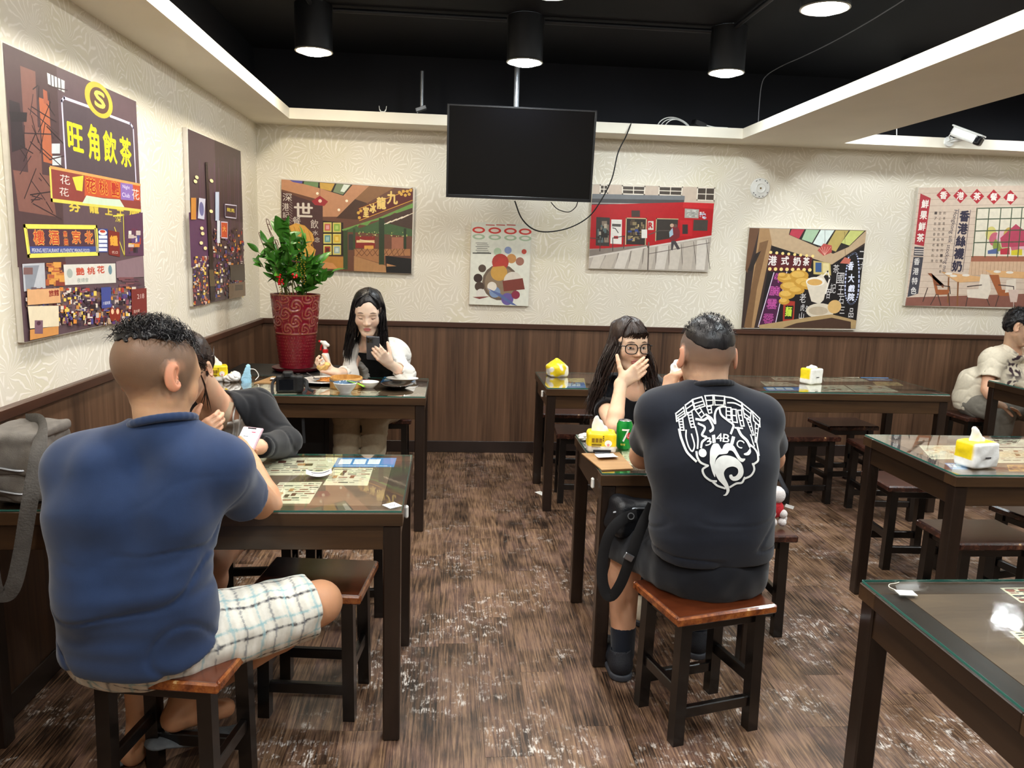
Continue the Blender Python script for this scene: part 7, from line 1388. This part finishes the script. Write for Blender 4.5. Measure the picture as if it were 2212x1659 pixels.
def tissue_pack(label, px, py, wd, dp, ht, rz, top='flat', z=ZT, front='yellow'):
    c = atz(px, py, z); t = thing('tissue_pack', label, 'tissue pack', tuple(c), rz, 'yellow tissue packs'); B = Blob()
    M_Y = attr_mat('tissue_film', 0.3, 0.5, 0.15, 120.0)
    if top == 'point': B.rbox((0, 0, ht*0.3), (wd/2, dp/2, ht*0.3), 0.012).cap((0, -dp*0.3, ht*0.45), (0, dp*0.3, ht*0.45), wd*0.40, wd*0.40, 0.03).cap((0.0, 0, ht*0.6), (-0.004, 0, ht*0.95), wd*0.25, 0.006, 0.04)
    else: B.rbox((0, 0, ht/2), (wd/2, dp/2, ht/2), 0.010)
    B.disp = waves(int(px), 7, 0.05, 0.0025); p = extract(B, 0.004); V = p[0].copy()
    def film(V):
        c_ = np.tile(np.array(lin('#f0d41e')), (len(V), 1)); wv = waves(3, 6, 0.06, 1.0)(V); lowc = smoothstep(ht*0.36, ht*0.32, V[:, 2])[:, None] if top != 'point' else smoothstep(-0.1, 0.25, wv)[:, None]*smoothstep(ht*0.8, ht*0.55, V[:, 2])[:, None]
        c_ = c_*(1-lowc)+np.array(lin('#f2f0ea'))*lowc
        if front == 'end': e = smoothstep(-dp*0.30, -dp*0.46, V[:, 1])[:, None]; c_ = c_*(1-e)+np.array(lin('#ecebe8'))*e
        return c_
    obj('wrapper', fast_mesh('wrapper', [p], film(V)), M_Y, t)
    if top != 'point':
        Z = Blob()
        if top == 'tall': Z.cap((-0.015, 0, ht), (-0.025, 0.005, ht+0.045), 0.022, 0.012, 0.01, flat=0.35, fd=(0.3, 1, 0)).cap((0.01, 0, ht), (-0.012, 0, ht+0.03), 0.020, 0.012, 0.01, flat=0.4, fd=(0.1, 1, 0))
        else: Z.ell((0, 0, ht), (wd*0.36, dp*0.3, 0.016), None, 0.01)
        Z.disp = waves(17, 8, 0.03, 0.004); cloth('tissue', Z, pm('tissue_paper', '#f0efec'), t, 0.003)
    bpy.context.view_layer.update(); mw = t.matrix_world; ax = np.array(mw.to_3x3())
    if front == 'yellow' and top != 'point':
        pr = Print(np.array(mw @ Vector((0, -dp/2-0.0035, 0))), ax[:, 0], ax[:, 2], -ax[:, 1])
        for i in range(3): pr.rect(-wd*0.36+i*wd*0.13, ht*0.55, -wd*0.26+i*wd*0.13, ht*0.75, '#8a6a1c')
        pr.rect(-wd*0.36, ht*0.40, -wd*0.02, ht*0.46, '#6a5018'); pr.rect(-wd*0.36, ht*0.32, -wd*0.05, ht*0.35, '#8a6a1c'); pr.disc((wd*0.22, ht*0.52), wd*0.13, '#f4f0e4', ht*0.16); pr.disc((wd*0.22, ht*0.44), wd*0.05, '#e89a9a')
        for i in range(3): pr.rect(wd*0.02, ht*(0.88-i*0.1), wd*0.07, ht*(0.82-i*0.1), '#7a5a18')
        pr.line([(-wd*0.4, ht*0.13), (wd*0.4, ht*0.13)], 0.002, '#d8d4c8'); pr.build('wrapper_print', M_PAPER, t)
    elif front == 'end':
        pr = Print(np.array(mw @ Vector((0, -dp/2-0.0035, 0))), ax[:, 0], ax[:, 2], -ax[:, 1]); pr.rect(-wd*0.12, ht*0.42, wd*0.12, ht*0.48, '#3a3638'); pr.rect(wd*0.16, ht*0.44, wd*0.18, ht*0.46, '#3a3638'); pr.build('wrapper_print', M_PAPER, t)
    return t
tissue_pack('yellow tissue pack with a pulled up sheet beside the soda can', 1297, 974, 0.112, 0.085, 0.082, math.radians(-6), 'tall')
tissue_pack('crumpled pointed yellow tissue pack on the back aisle table', 1203, 812, 0.12, 0.10, 0.115, 0.2, 'point')
tissue_pack('white ended yellow tissue pack on the back aisle table beside the wainscot', 1751, 828, 0.12, 0.09, 0.100, math.radians(28), 'flat', front='end')
tissue_pack('pale blue ended yellow tissue box on the poster reflecting table', 2106, 1006, 0.122, 0.10, 0.100, math.radians(12), 'tall', front='end')
tissue_pack('yellow tissue pack behind the woman in the cardigan', 470, 822, 0.11, 0.09, 0.09, 0.3, 'tall')
M_TIS = pm('tissue_paper', '#f0efec', 0.9, 0.03, 40.0)
def crumple(name, label, cat, c, r, seed, mat=M_TIS):
    B = Blob(); c = V3(c); rg = np.random.RandomState(seed)
    for i in range(5): B.ell(c+rg.uniform(-1, 1, 3)*np.array([r*0.6, r*0.5, r*0.15])+V3(0, 0, r*0.45), (r*0.55, r*0.5, r*0.45), None, 0.01)
    B.cut(c+V3(0, 0, 0.001), (0, 0, -1), 0.002); cr_ = creases(seed, 6, r*0.9, 0.006, 0.25); B.disp = lambda P: cr_(P)+0.002; return tag(cloth(name, B, mat, None, 0.003), label, cat)
crumple('crumpled_napkin', 'crumpled white napkins behind the black camera', 'napkin', atz(505, 824, ZT), 0.055, 3); crumple('crumpled_napkin', 'crumpled pale napkin by the elbow of the man in black', 'napkin', atz(1408, 1012, ZT), 0.03, 4); crumple('crumpled_napkin', 'white tissue lying behind the tissue pack next to the soda can', 'napkin', atz(1262, 950, ZT), 0.028, 5)
mk = thing('face_mask', 'pale blue face mask beside the crumpled napkins', 'mask', tuple(atz(532, 824, ZT)), 0.4); Bm = Blob(); Bm.cap((0, 0, 0.01), (0.012, 0, 0.085), 0.034, 0.016, 0.02, flat=0.3, fd=(0.4, -1, 0.2)); Bm.disp = creases(9, 5, 0.03, 0.003); cloth('mask_sheet', Bm, pm('mask_blue', '#9fd0ea', 0.8), mk, 0.003); MB().tube(smooth_path([(0.015, 0.01, 0.07), (0.05, 0.01, 0.065), (0.07, 0.01, 0.03), (0.05, 0.0, 0.006)], 6), 0.0025, 6).build('ear_loop', M_TIS, mk)
# ---- dishes before the woman in white
M_PORC = pm('white_porcelain', '#efeeea', 0.12, 0.02, 20.0, coat=0.3); M_NAVYP = pm('plate_dark_rim', '#10131c', 0.15, 0.05, 20.0); M_BLKG = pm('black_glaze', '#0a0a0c', 0.10, 0.1, 20.0)
def lathe_thing(name, label, cat, c, parts, rz=0.0, group=None):
    t = thing(name, label, cat, tuple(c), rz, group)
    for nm, prof, mt, kw in parts: MB().lathe(prof, n=48, **kw).build(nm, mt, t)
    return t
pl = lathe_thing('dinner_plate', 'large white plate of fried noodles with a dark underside', 'plate', atz(699, 826, ZT), [('plate_top', [(0.0001, 0.010), (0.085, 0.010), (0.118, 0.015), (0.130, 0.018), (0.131, 0.016)], M_PORC, {}), ('plate_base', [(0.131, 0.0165), (0.118, 0.012), (0.085, 0.002), (0.07, 0.0), (0.0001, 0.0)], M_NAVYP, {})])
nd_ = MB(); rg = random.Random(6)
for i in range(70):
    a, r_ = rg.uniform(0, 6.28), 0.055*math.sqrt(rg.random()); x0, y0 = 0.03+r_*math.cos(a), r_*math.sin(a)*0.8; pts = [(x0+0.02*math.sin(k*1.1+i), y0+0.018*math.cos(k*1.3+i*2), 0.016+0.016*(1-r_/0.06)*rg.uniform(0.4, 1)) for k in range(5)]; nd_.tube(smooth_path(pts, 3), 0.0028, 5)
o = nd_.build('fried_noodles', pm('noodles_orange', '#c27a2c', 0.4, 0.35, 40.0), None); o.location = pl.location; tag(o, 'heap of orange fried noodles on the large white plate', 'food', kind='stuff')
sp = thing('spoon', 'metal spoon resting in the noodle plate', 'spoon', tuple(np.array(pl.location)+V3(-0.035, -0.03, 0.022)), 0.6); B = Blob(); B.ell((0, 0, 0.004), (0.018, 0.027, 0.006), None, 0.004).ell((0, 0, 0.009), (0.016, 0.025, 0.006), None, 0.002, 's'); cloth('bowl', B, M_STEEL, sp, 0.0022); MB().tube(smooth_path([(0, 0.024, 0.005), (0, 0.06, 0.012), (0, 0.13, 0.02)], 4), [0.003]*4+[0.0035]*5, 8, flat=0.5).build('handle', M_STEEL, sp)
M_BAM = wood_mat('bamboo_strip', '#9a6a34', '#d9a860', 'Z', 60.0, 0.5, stretch=0.2)
sm = lathe_thing('bamboo_steamer', 'round bamboo steamer basket with a pale metal band', 'steamer', atz(748, 836, ZT), [('basket_wall', [(0.088, 0.0), (0.090, 0.003), (0.090, 0.055), (0.088, 0.058), (0.080, 0.058), (0.079, 0.012), (0.079, 0.0)], M_BAM, {'close': True}), ('floor_mat', [(0.0001, 0.014), (0.079, 0.014)], pm('steamer_mat', '#c8a468', 0.7, 0.2, 50.0), {}), ('metal_band', [(0.0905, 0.036), (0.0918, 0.038), (0.0918, 0.045), (0.0905, 0.047)], M_STEEL, {})])
lathe_thing('rice_bowl', 'small white footed bowl with a blue grey inside', 'bowl', atz(746, 848, ZT), [('bowl_outer', [(0.0001, 0.0), (0.030, 0.0), (0.032, 0.006), (0.055, 0.034), (0.064, 0.055), (0.062, 0.057)], M_PORC, {}), ('bowl_inner', [(0.062, 0.057), (0.052, 0.036), (0.028, 0.012), (0.0001, 0.010)], pm('bowl_blue_grey', '#5a7590', 0.15), {})])
lathe_thing('sauce_dish', 'shallow white dish between the rice bowl and the black plate', 'dish', atz(797, 838, ZT), [('dish', [(0.0001, 0.0), (0.022, 0.0), (0.042, 0.020), (0.052, 0.036), (0.050, 0.037), (0.038, 0.018), (0.018, 0.006), (0.0001, 0.006)], M_PORC, {'sx': 1.1})])
lathe_thing('side_plate', 'shiny black round plate near the table end', 'plate', atz(857, 838, ZT), [('plate', [(0.0001, 0.0), (0.045, 0.0), (0.070, 0.012), (0.094, 0.022), (0.093, 0.025), (0.066, 0.015), (0.042, 0.006), (0.0001, 0.006)], M_BLKG, {})])
lathe_thing('oval_plate', 'oval white plate behind the black plate', 'plate', atz(869, 824, ZT), [('plate', [(0.0001, 0.0), (0.05, 0.0), (0.080, 0.014), (0.096, 0.020), (0.095, 0.023), (0.075, 0.016), (0.05, 0.006), (0.0001, 0.006)], M_PORC, {'sy': 0.6})], -0.1)
a_, b_ = atz(748, 822, ZT+0.055), atz(787, 835, ZT+0.036)
tag(MB().tube([a_, a_*0.3+b_*0.7+V3(0, 0, 0.004), b_], [0.003, 0.007, 0.010], 8, flat=0.4).build('green_tongs', pm('lime_plastic', '#8ec63a', 0.35)), 'lime green handled utensil leaning on the small dishes', 'utensil')
rs = thing('sauce_packet', 'red sauce packet behind the shallow white dish', 'packet', tuple(atz(786, 824, ZT)), 0.2); box('packet', -0.035, 0.035, -0.022, 0.022, 0.0, 0.008, pm('packet_red', '#b02030', 0.3), rs, 0.003)
def spray():
    t = thing('spray_bottle', 'white spray bottle with a red collar and trigger beside the planter', 'bottle', (atz(704, 815, ZT)[0], 4.61, ZT), -0.5)
    MB().lathe([(0.0001, 0.0), (0.031, 0.0), (0.034, 0.006), (0.033, 0.05), (0.027, 0.11), (0.020, 0.142), (0.015, 0.150), (0.0001, 0.151)], n=28).build('bottle_body', M_WHTP, t); MB().lathe([(0.0001, 0.150), (0.017, 0.150), (0.017, 0.168), (0.012, 0.172), (0.0001, 0.172)], n=20).build('collar', pm('trigger_red', '#c01a22', 0.35), t)
    B = Blob(); B.cap((0, 0, 0.175), (-0.004, 0, 0.200), 0.011, 0.012, 0.01).cap((-0.004, 0, 0.205), (0.020, 0, 0.196), 0.013, 0.010, 0.01).cap((-0.006, 0, 0.208), (-0.030, 0, 0.213), 0.012, 0.008, 0.01); cloth('sprayer_head', B, M_WHTP, t, 0.003); MB().tube(smooth_path([(-0.018, 0, 0.200), (-0.030, 0, 0.185), (-0.034, 0, 0.162)], 4), 0.0055, 8).build('trigger', pm('trigger_red', '#c01a22'), t); MB().lathe([(0.0001, -0.006), (0.007, -0.005), (0.007, 0.005), (0.0001, 0.006)], n=12).build('nozzle', pm('trigger_red', '#c01a22'), t, loc=(-0.040, 0, 0.215), rot=(0, math.radians(90), 0))
spray()
def camera_body():
    c = atz(622, 849, ZT); t = thing('photo_camera', 'black mirrorless camera with a dangling strap on the table edge', 'camera', (c[0], c[1]+0.045, ZT), 0.12); M_CAM = pm('camera_black', '#0e0e10', 0.5, 0.1, 60.0, bump=0.2)
    B = Blob(); B.rbox((0, 0, 0.045), (0.069, 0.028, 0.045), 0.010).rbox((0.052, 0.006, 0.045), (0.020, 0.036, 0.043), 0.012, None, 0.01).rbox((-0.008, 0.0, 0.093), (0.026, 0.028, 0.018), 0.008, None, 0.01); cloth('camera_body', B, M_CAM, t, 0.003)
    box('rear_screen', -0.052, 0.022, -0.0305, -0.0275, 0.012, 0.070, pm('camera_screen', '#15161a', 0.08), t, 0.001); box('viewfinder', -0.026, 0.008, -0.040, -0.026, 0.082, 0.106, pm('eyecup_rubber', '#08080a', 0.8), t, 0.004); MB().lathe([(0.0001, 0.060), (0.034, 0.060), (0.036, 0.0), (0.0001, 0.0)], n=30).build('lens', M_CAM, t, loc=(-0.005, 0.028, 0.045), rot=(math.radians(-90), 0, 0))
    for x, z in ((0.040, 0.03), (0.055, 0.03), (0.047, 0.022), (0.047, 0.038), (0.04, 0.06), (0.056, 0.06)): MB().lathe([(0.0001, 0.002), (0.003, 0.0015), (0.0035, 0.0)], n=10).build('button', pm('button_grey', '#3a3b40', 0.4), t, loc=(x, -0.0285, z), rot=(math.radians(90), 0, 0))
    MB().lathe([(0.0001, 0.010), (0.011, 0.009), (0.012, 0.0)], n=18).build('dial', M_CAM, t, loc=(0.045, 0.0, 0.088)); M_STR = pm('strap_black', '#101013', 0.7); li = np.array(t.matrix_world.inverted()) if False else None
    for pts in ([(-0.068, 0, 0.07), (-0.085, -0.02, 0.05), (-0.085, -0.045, 0.01), (-0.080, -0.058, -0.01), (-0.082, -0.064, -0.12)], [(0.070, 0, 0.07), (0.092, -0.02, 0.055), (0.088, -0.045, 0.012), (0.075, -0.062, -0.01), (0.072, -0.068, -0.14), (0.076, -0.066, -0.27)], [(0.072, 0.0, 0.06), (0.10, -0.03, 0.02), (0.125, -0.02, 0.004)]):
        MB().tube(smooth_path(pts, 6), 0.008, 6, flat=0.25, nrm=(0.3, -1, 0.2)).build('strap', M_STR, t)
camera_body()
def clipboard(label, pts, z, paper, clip):
    """brown board lying on the glass: corners in photo pixels"""
    Q = [atz(a, b, z) for a, b in pts]; c = sum(Q)/4; t = thing('clipboard', label, 'clipboard', tuple(c)); v = [tuple(q-c) for q in Q]; m = MB(); m.add(v+[(a, b, d+0.004) for a, b, d in v], [(3, 2, 1, 0), (4, 5, 6, 7), (0, 1, 5, 4), (1, 2, 6, 5), (2, 3, 7, 6), (3, 0, 4, 7)]); m.build('board', wood_mat('hardboard', '#8a6640', '#b48c5c', 'X', 30.0, 0.6) if 'hardboard' not in MATS else MATS['hardboard'], t, smooth=False)
    if clip is not None: k = atz(*clip, z)-c; MB().tube([k+V3(-0.035, 0, 0.012), k+V3(0.035, 0.0, 0.012)], 0.005, 8).build('clip', pm('clip_black', '#101012', 0.3), t); box('clip_plate', k[0]-0.03, k[0]+0.03, k[1]-0.012, k[1]+0.006, 0.004, 0.008, M_STEEL, t, 0.001)
    P = [atz(a, b, z)-c for a, b in paper]; m = MB(); n = 6
    for i in range(n+1):
        u = i/n; l_ = P[0]*(1-u)+P[3]*u; r_ = P[1]*(1-u)+P[2]*u; h = 0.0055+0.010*u*u; m.v += [tuple(l_+V3(0, 0, h)), tuple(r_+V3(0, 0, h))]; m.c += [(1, 1, 1, 1)]*2
    m.f += [(2*i, 2*i+1, 2*i+3, 2*i+2) for i in range(n)]; m.build('receipt', pm('receipt_paper', '#ecebe6', 0.7), t); return t
clipboard('brown clipboard with a receipt on the small square table', [(1256, 981), (1338, 979), (1368, 1014), (1300, 1017)], ZT, [(1284, 984), (1324, 982), (1336, 995), (1293, 997)], (1300, 981))
clipboard('brown clipboard with curled paper beside the camera', [(548, 828), (588, 814), (640, 814), (628, 828)], ZT, [(585, 818), (612, 817), (612, 824), (583, 825)], None)
# ---- soda can
def can_():
    c = atz(1347, 968, ZT); t = thing('soda_can', 'green soda can marked 7UP beside the tissue pack', 'can', tuple(c), 0.0); R_ = 0.0325
    MB().lathe([(0.0001, 0.004), (0.022, 0.004), (0.026, 0.0), (R_-0.003, 0.006), (R_, 0.012), (R_, 0.100), (0.027, 0.112), (0.0262, 0.116)], n=44).build('can_body', pm('can_green', '#12903a', 0.25, 0.05, 20.0, metal=0.4), t); MB().lathe([(0.0262, 0.116), (0.0245, 0.117), (0.0235, 0.112), (0.0001, 0.112)], n=36).build('can_lid', pm('can_aluminium', '#c4c6c8', 0.25, 0.05, 20.0, metal=0.9), t); box('pull_tab', -0.008, 0.008, -0.014, 0.008, 0.1125, 0.115, pm('can_aluminium', '#c4c6c8'), t, 0.001)
    def wrap(name, polys, col, off):
        m = MB()
        for v, f in polys: m.add([((R_+off)*math.sin(q[0]/R_), -(R_+off)*math.cos(q[0]/R_), q[1]) for q in v], f)
        me = mesh_from(m.v, m.f, False, name); obj(name, me, pm(name+'_ink', col, 0.3), t)
    def dense(v2, f):
        bm = bmesh.new(); vs = [bm.verts.new((a, b, 0)) for a, b in v2]; [bm.faces.new([vs[i] for i in q]) for q in f if len(set(q)) == len(q)]; bmesh.ops.triangulate(bm, faces=bm.faces); bmesh.ops.subdivide_edges(bm, edges=[e for e in bm.edges if e.calc_length() > 0.006], cuts=2); bmesh.ops.triangulate(bm, faces=bm.faces); bm.verts.index_update(); out = ([(q.co.x, q.co.y) for q in bm.verts], [tuple(q.index for q in p.verts) for p in bm.faces]); bm.free(); return out
    v, f = text_mesh('7'); wrap('numeral', [dense([(q[0]*0.070-0.002, q[1]*0.075+0.060) for q in v], f)], '#eef0ee', 0.0004)
    n = 20; wrap('red_dot', [dense([(0.014+0.013*math.cos(6.283*i/n), 0.058+0.014*math.sin(6.283*i/n)) for i in range(n)], [tuple(range(n))])], '#c8202c', 0.0008); v, f = text_mesh('UP'); wrap('wordmark', [dense([(0.014+q[0]*0.016, 0.058+q[1]*0.02) for q in v], f)], '#f4f4f2', 0.0012); v, f = text_mesh('檸檬'); wrap('small_print', [dense([(-0.012+q[0]*0.010, 0.022+q[1]*0.010) for q in v], f)], '#e8e05a', 0.0006)
can_()
# ---- small paper things
def curl(name, label, cat, c, L, wd, rz, bend, lines=0):
    t = thing(name, label, cat, tuple(c), rz); m = MB(); n = 10
    for i in range(n+1):
        u = i/n; x = (u-0.5)*L; z = 0.002+bend*abs(u-0.5)**2*4
        for s in (-1, 1): m.v.append((x, s*wd/2, z)); m.c.append((1, 1, 1, 1))
    m.f += [(2*i, 2*i+1, 2*i+3, 2*i+2) for i in range(n)]; m.build('paper', pm('receipt_paper', '#ecebe6', 0.7), t)
    if lines:
        q = MB(); zf = lambda x: 0.0026+bend*(x/L)**2*4
        for y0, x0, x1, wl in ((0.012, -L*0.3, L*0.42, 0.010), (-0.006, -L*0.3, -0.01, 0.003), (-0.013, -L*0.3, -0.02, 0.003), (-0.020, -L*0.3, 0.01, 0.003)):
            for i in range(8): a = x0+(x1-x0)*i/8; b = x0+(x1-x0)*(i+1)/8; q.add([(a, y0-wl/2, zf(a)), (b, y0-wl/2, zf(b)), (b, y0+wl/2, zf(b)), (a, y0+wl/2, zf(a))], [(0, 1, 2, 3)])
        q.build('receipt_print', pm('ink_grey', '#55565c', 0.7), t, smooth=False)
    return t
curl('receipt_slip', 'curled white receipt on the table of the man in navy', 'receipt', atz(689, 1026, ZT), 0.085, 0.055, 0.18, 0.012, 1)
sl = thing('number_tag', 'white table number card at the corner of the near side table', 'card', tuple(atz(847, 1092, ZT)), math.radians(38)); box('card', -0.022, 0.022, -0.022, 0.022, 0.0002, 0.0010, pm('receipt_paper', '#ecebe6'), sl)
bpy.context.view_layer.update(); pr = Print(np.array(sl.location)+V3(0, 0, 0.001), (-1, 0, 0), (0, -1, 0), (0, 0, 1)); pr.text('10', (0, 0), 0.014, '#3a3a40'); pr.build('numeral', M_PAPER, sl)
tg = thing('paper_tag', 'small white tag with a string on the nearest table', 'tag', tuple(atz(1957, 1281, ZT)), -0.1); box('card', -0.021, 0.021, -0.014, 0.014, 0.0002, 0.0010, pm('receipt_paper', '#ecebe6'), tg); MB().tube(smooth_path([(-0.018, 0.012, 0.001), (-0.026, 0.028, 0.001), (-0.018, 0.045, 0.001), (0.0, 0.052, 0.001), (0.012, 0.06, 0.001)], 5), 0.001, 6).build('string', pm('string_cream', '#d8d2c0', 0.8), tg)
tag(box('paper_scrap', 0.585, 0.630, 4.70, 4.78, 0.0, 0.0012, pm('receipt_paper', '#ecebe6'), None, 0, (0, 0, 0.5)), 'small white paper scrap on the floor by a table leg', 'scrap')
# ================================================================= bags and toys
def messenger_bag():
    c = V3(-1.245, 2.34, ZT); t = thing('messenger_bag', 'grey canvas bag with a long hanging strap at the picture edge', 'bag', tuple(c)); M_CANV = pm('canvas_grey', '#6b6660', 0.85, 0.2, 30.0, bump=0.35, bscale=500.0)
    B = Blob(); B.rbox((0, 0, 0.105), (0.075, 0.105, 0.105), 0.03).rbox((0.0, -0.10, 0.08), (0.062, 0.03, 0.075), 0.022, None, 0.015); wv, cr_ = waves(201, 7, 0.12, 0.008), creases(202, 6, 0.11, 0.008, 0.2); B.disp = lambda P: wv(P)+cr_(P); cloth('bag_body', B, M_CANV, t, 0.005)
    F = Blob(); F.rbox((0.0, -0.02, 0.205), (0.080, 0.11, 0.016), 0.012).rbox((0.0, -0.128, 0.155), (0.072, 0.010, 0.055), 0.008, None, 0.02); F.disp = waves(203, 6, 0.1, 0.005); cloth('flap', F, M_CANV, t, 0.005)
    for z, y in ((0.13, -0.142), (0.06, -0.138)): MB().tube(smooth_path([(-0.06, y, z), (-0.02, y-0.004, z-0.004), (0.03, y, z-0.014), (0.06, y+0.01, z-0.016)], 5), 0.004, 6).build('zip', M_STEEL, t)
    pts = [at(*q)-c for q in ((58, 908, 2.40), (88, 912, 2.30), (85, 960, 2.17), (72, 1040, 2.12), (58, 1120, 2.10), (45, 1200, 2.09), (30, 1262, 2.08), (12, 1285, 2.08), (-12, 1270, 2.07), (-25, 1180, 2.06))]
    MB().tube(smooth_path(pts, 7), 0.021, 8, flat=0.13, nrm=(0.15, -1, 0.1)).build('strap', pm('strap_grey', '#4f4c49', 0.8, 0.15, 40.0, bump=0.3), t)
messenger_bag()
sp2 = thing('soup_spoon', 'white ladle shaped spoon standing by the grey bag', 'spoon', (at(124, 930, 2.55)[0], 2.55, ZT)); B = Blob(); B.cap((0, 0, 0.02), (0.002, 0, 0.14), 0.006, 0.008, 0.01, flat=0.5, fd=(0, 1, 0)).ell((0.002, 0, 0.16), (0.012, 0.006, 0.022), None, 0.01); cloth('spoon_body', B, M_PORC, sp2, 0.003); MB().lathe([(0.0001, 0.0), (0.03, 0.0), (0.036, 0.05), (0.034, 0.05), (0.028, 0.006), (0.0001, 0.006)], n=24).build('cup', pm('cup_yellow', '#d8c26a', 0.4), sp2)
bp_ = thing('wet_wipe_pack', 'blue and white packet beside the grey bag', 'packet', tuple(atz(84, 1076, ZT)), 0.3); B = Blob(); B.rbox((0, 0, 0.012), (0.06, 0.035, 0.012), 0.008); B.disp = waves(301, 6, 0.05, 0.003); cloth('wrapper', B, pm('packet_blue', '#4f86c6', 0.3, 0.35, 25.0), bp_, 0.004)
def sling_bag():
    c = V3(0.655, 2.575, 0.525); t = thing('sling_bag', 'black sling bag with a looped strap on the lap of the man in black', 'bag', tuple(c)); M_LTH = pm('leather_black', '#15171c', 0.42, 0.15, 80.0, bump=0.25)
    B = Blob(); B.rbox((0.03, 0.02, 0.075), (0.105, 0.06, 0.068), 0.028, np.array(Euler((0.0, 0.15, 0.25)).to_matrix())); wv = waves(211, 6, 0.1, 0.004); B.disp = wv; cloth('bag_body', B, M_LTH, t, 0.005); MB().tube(smooth_path([(-0.07, -0.03, 0.11), (0.0, -0.045, 0.13), (0.09, -0.04, 0.125)], 5), 0.004, 6).build('zip', M_STEEL, t)
    pts = [at(*q)-c for q in ((1375, 1110, 2.50), (1345, 1122, 2.47), (1318, 1150, 2.46), (1303, 1200, 2.46), (1302, 1260, 2.46), (1318, 1288, 2.46), (1340, 1262, 2.45), (1362, 1205, 2.44), (1385, 1140, 2.45), (1410, 1090, 2.47))]
    MB().tube(smooth_path(pts, 7), 0.020, 8, flat=0.12, nrm=(0.1, -1, 0.15)).build('strap', pm('strap_black', '#101013'), t); k = at(1358, 1203, 2.43)-c; box('buckle', k[0]-0.018, k[0]+0.018, k[1]-0.006, k[1]+0.0, k[2]-0.012, k[2]+0.012, M_STEEL, t, 0.003, (0, 0.5, 0)); k = at(1363, 1115, 2.47)-c; MB().lathe([(0.009, -0.002), (0.012, -0.002), (0.012, 0.002), (0.009, 0.002)], n=18, close=True).build('ring', M_STEEL, t, loc=tuple(k), rot=(1.3, 0, 0))
sling_bag()
def plush():
    c = V3(1.352, 2.93, 0.445); t = thing('plush_toy', 'small white and red plush toy on a stool', 'toy', tuple(c)); M_PL = pm('plush_white', '#efe6e2', 0.95, 0.05, 60.0, bump=0.6, bscale=400.0, sheen=0.5); M_PR = pm('plush_red', '#c2262e', 0.95, 0.2, 60.0, bump=0.6, bscale=400.0)
    B = Blob(); B.ell((0.0, 0, 0.135), (0.034, 0.032, 0.036), None, 0.01); cloth('head', B, M_PL, t, 0.004); B = Blob(); B.ell((0, 0, 0.075), (0.032, 0.028, 0.038), None, 0.01); cloth('body', B, M_PR, t, 0.004)
    for x, y, z in ((0.024, -0.02, 0.06), (-0.024, -0.02, 0.06), (0.022, -0.022, 0.025), (-0.018, -0.025, 0.025), (0.034, 0.0, 0.035)): B = Blob(); B.ell((x, y, z), (0.017, 0.018, 0.018), None, 0.01); cloth('paw', B, M_PL, t, 0.004)
    box('tag', 0.028, 0.066, -0.022, -0.021, 0.085, 0.098, pm('receipt_paper', '#ecebe6'), t, 0, (0, 0.3, 0))
plush()
hb_ = thing('handbag', 'dark handbag with a stitched loop handle behind the plush toy', 'bag', (1.25, 3.045, 0.445)); B = Blob(); B.rbox((-0.02, 0.02, 0.075), (0.085, 0.045, 0.072), 0.02); B.disp = waves(221, 6, 0.1, 0.004); cloth('bag_body', B, pm('leather_navy', '#14161f', 0.45, 0.15, 60.0), hb_, 0.005)
hp = [at(*q)-np.array(hb_.location) for q in ((1662, 1030, 3.0), (1668, 1005, 2.98), (1680, 1022, 2.95), (1692, 1048, 2.93), (1700, 1066, 2.92), (1685, 1068, 2.92), (1668, 1050, 2.93))]; MB().tube(smooth_path(hp, 6), 0.013, 8, flat=0.2, nrm=(0.6, -1, 0.2)).build('handle', pm('leather_navy', '#14161f'), hb_)
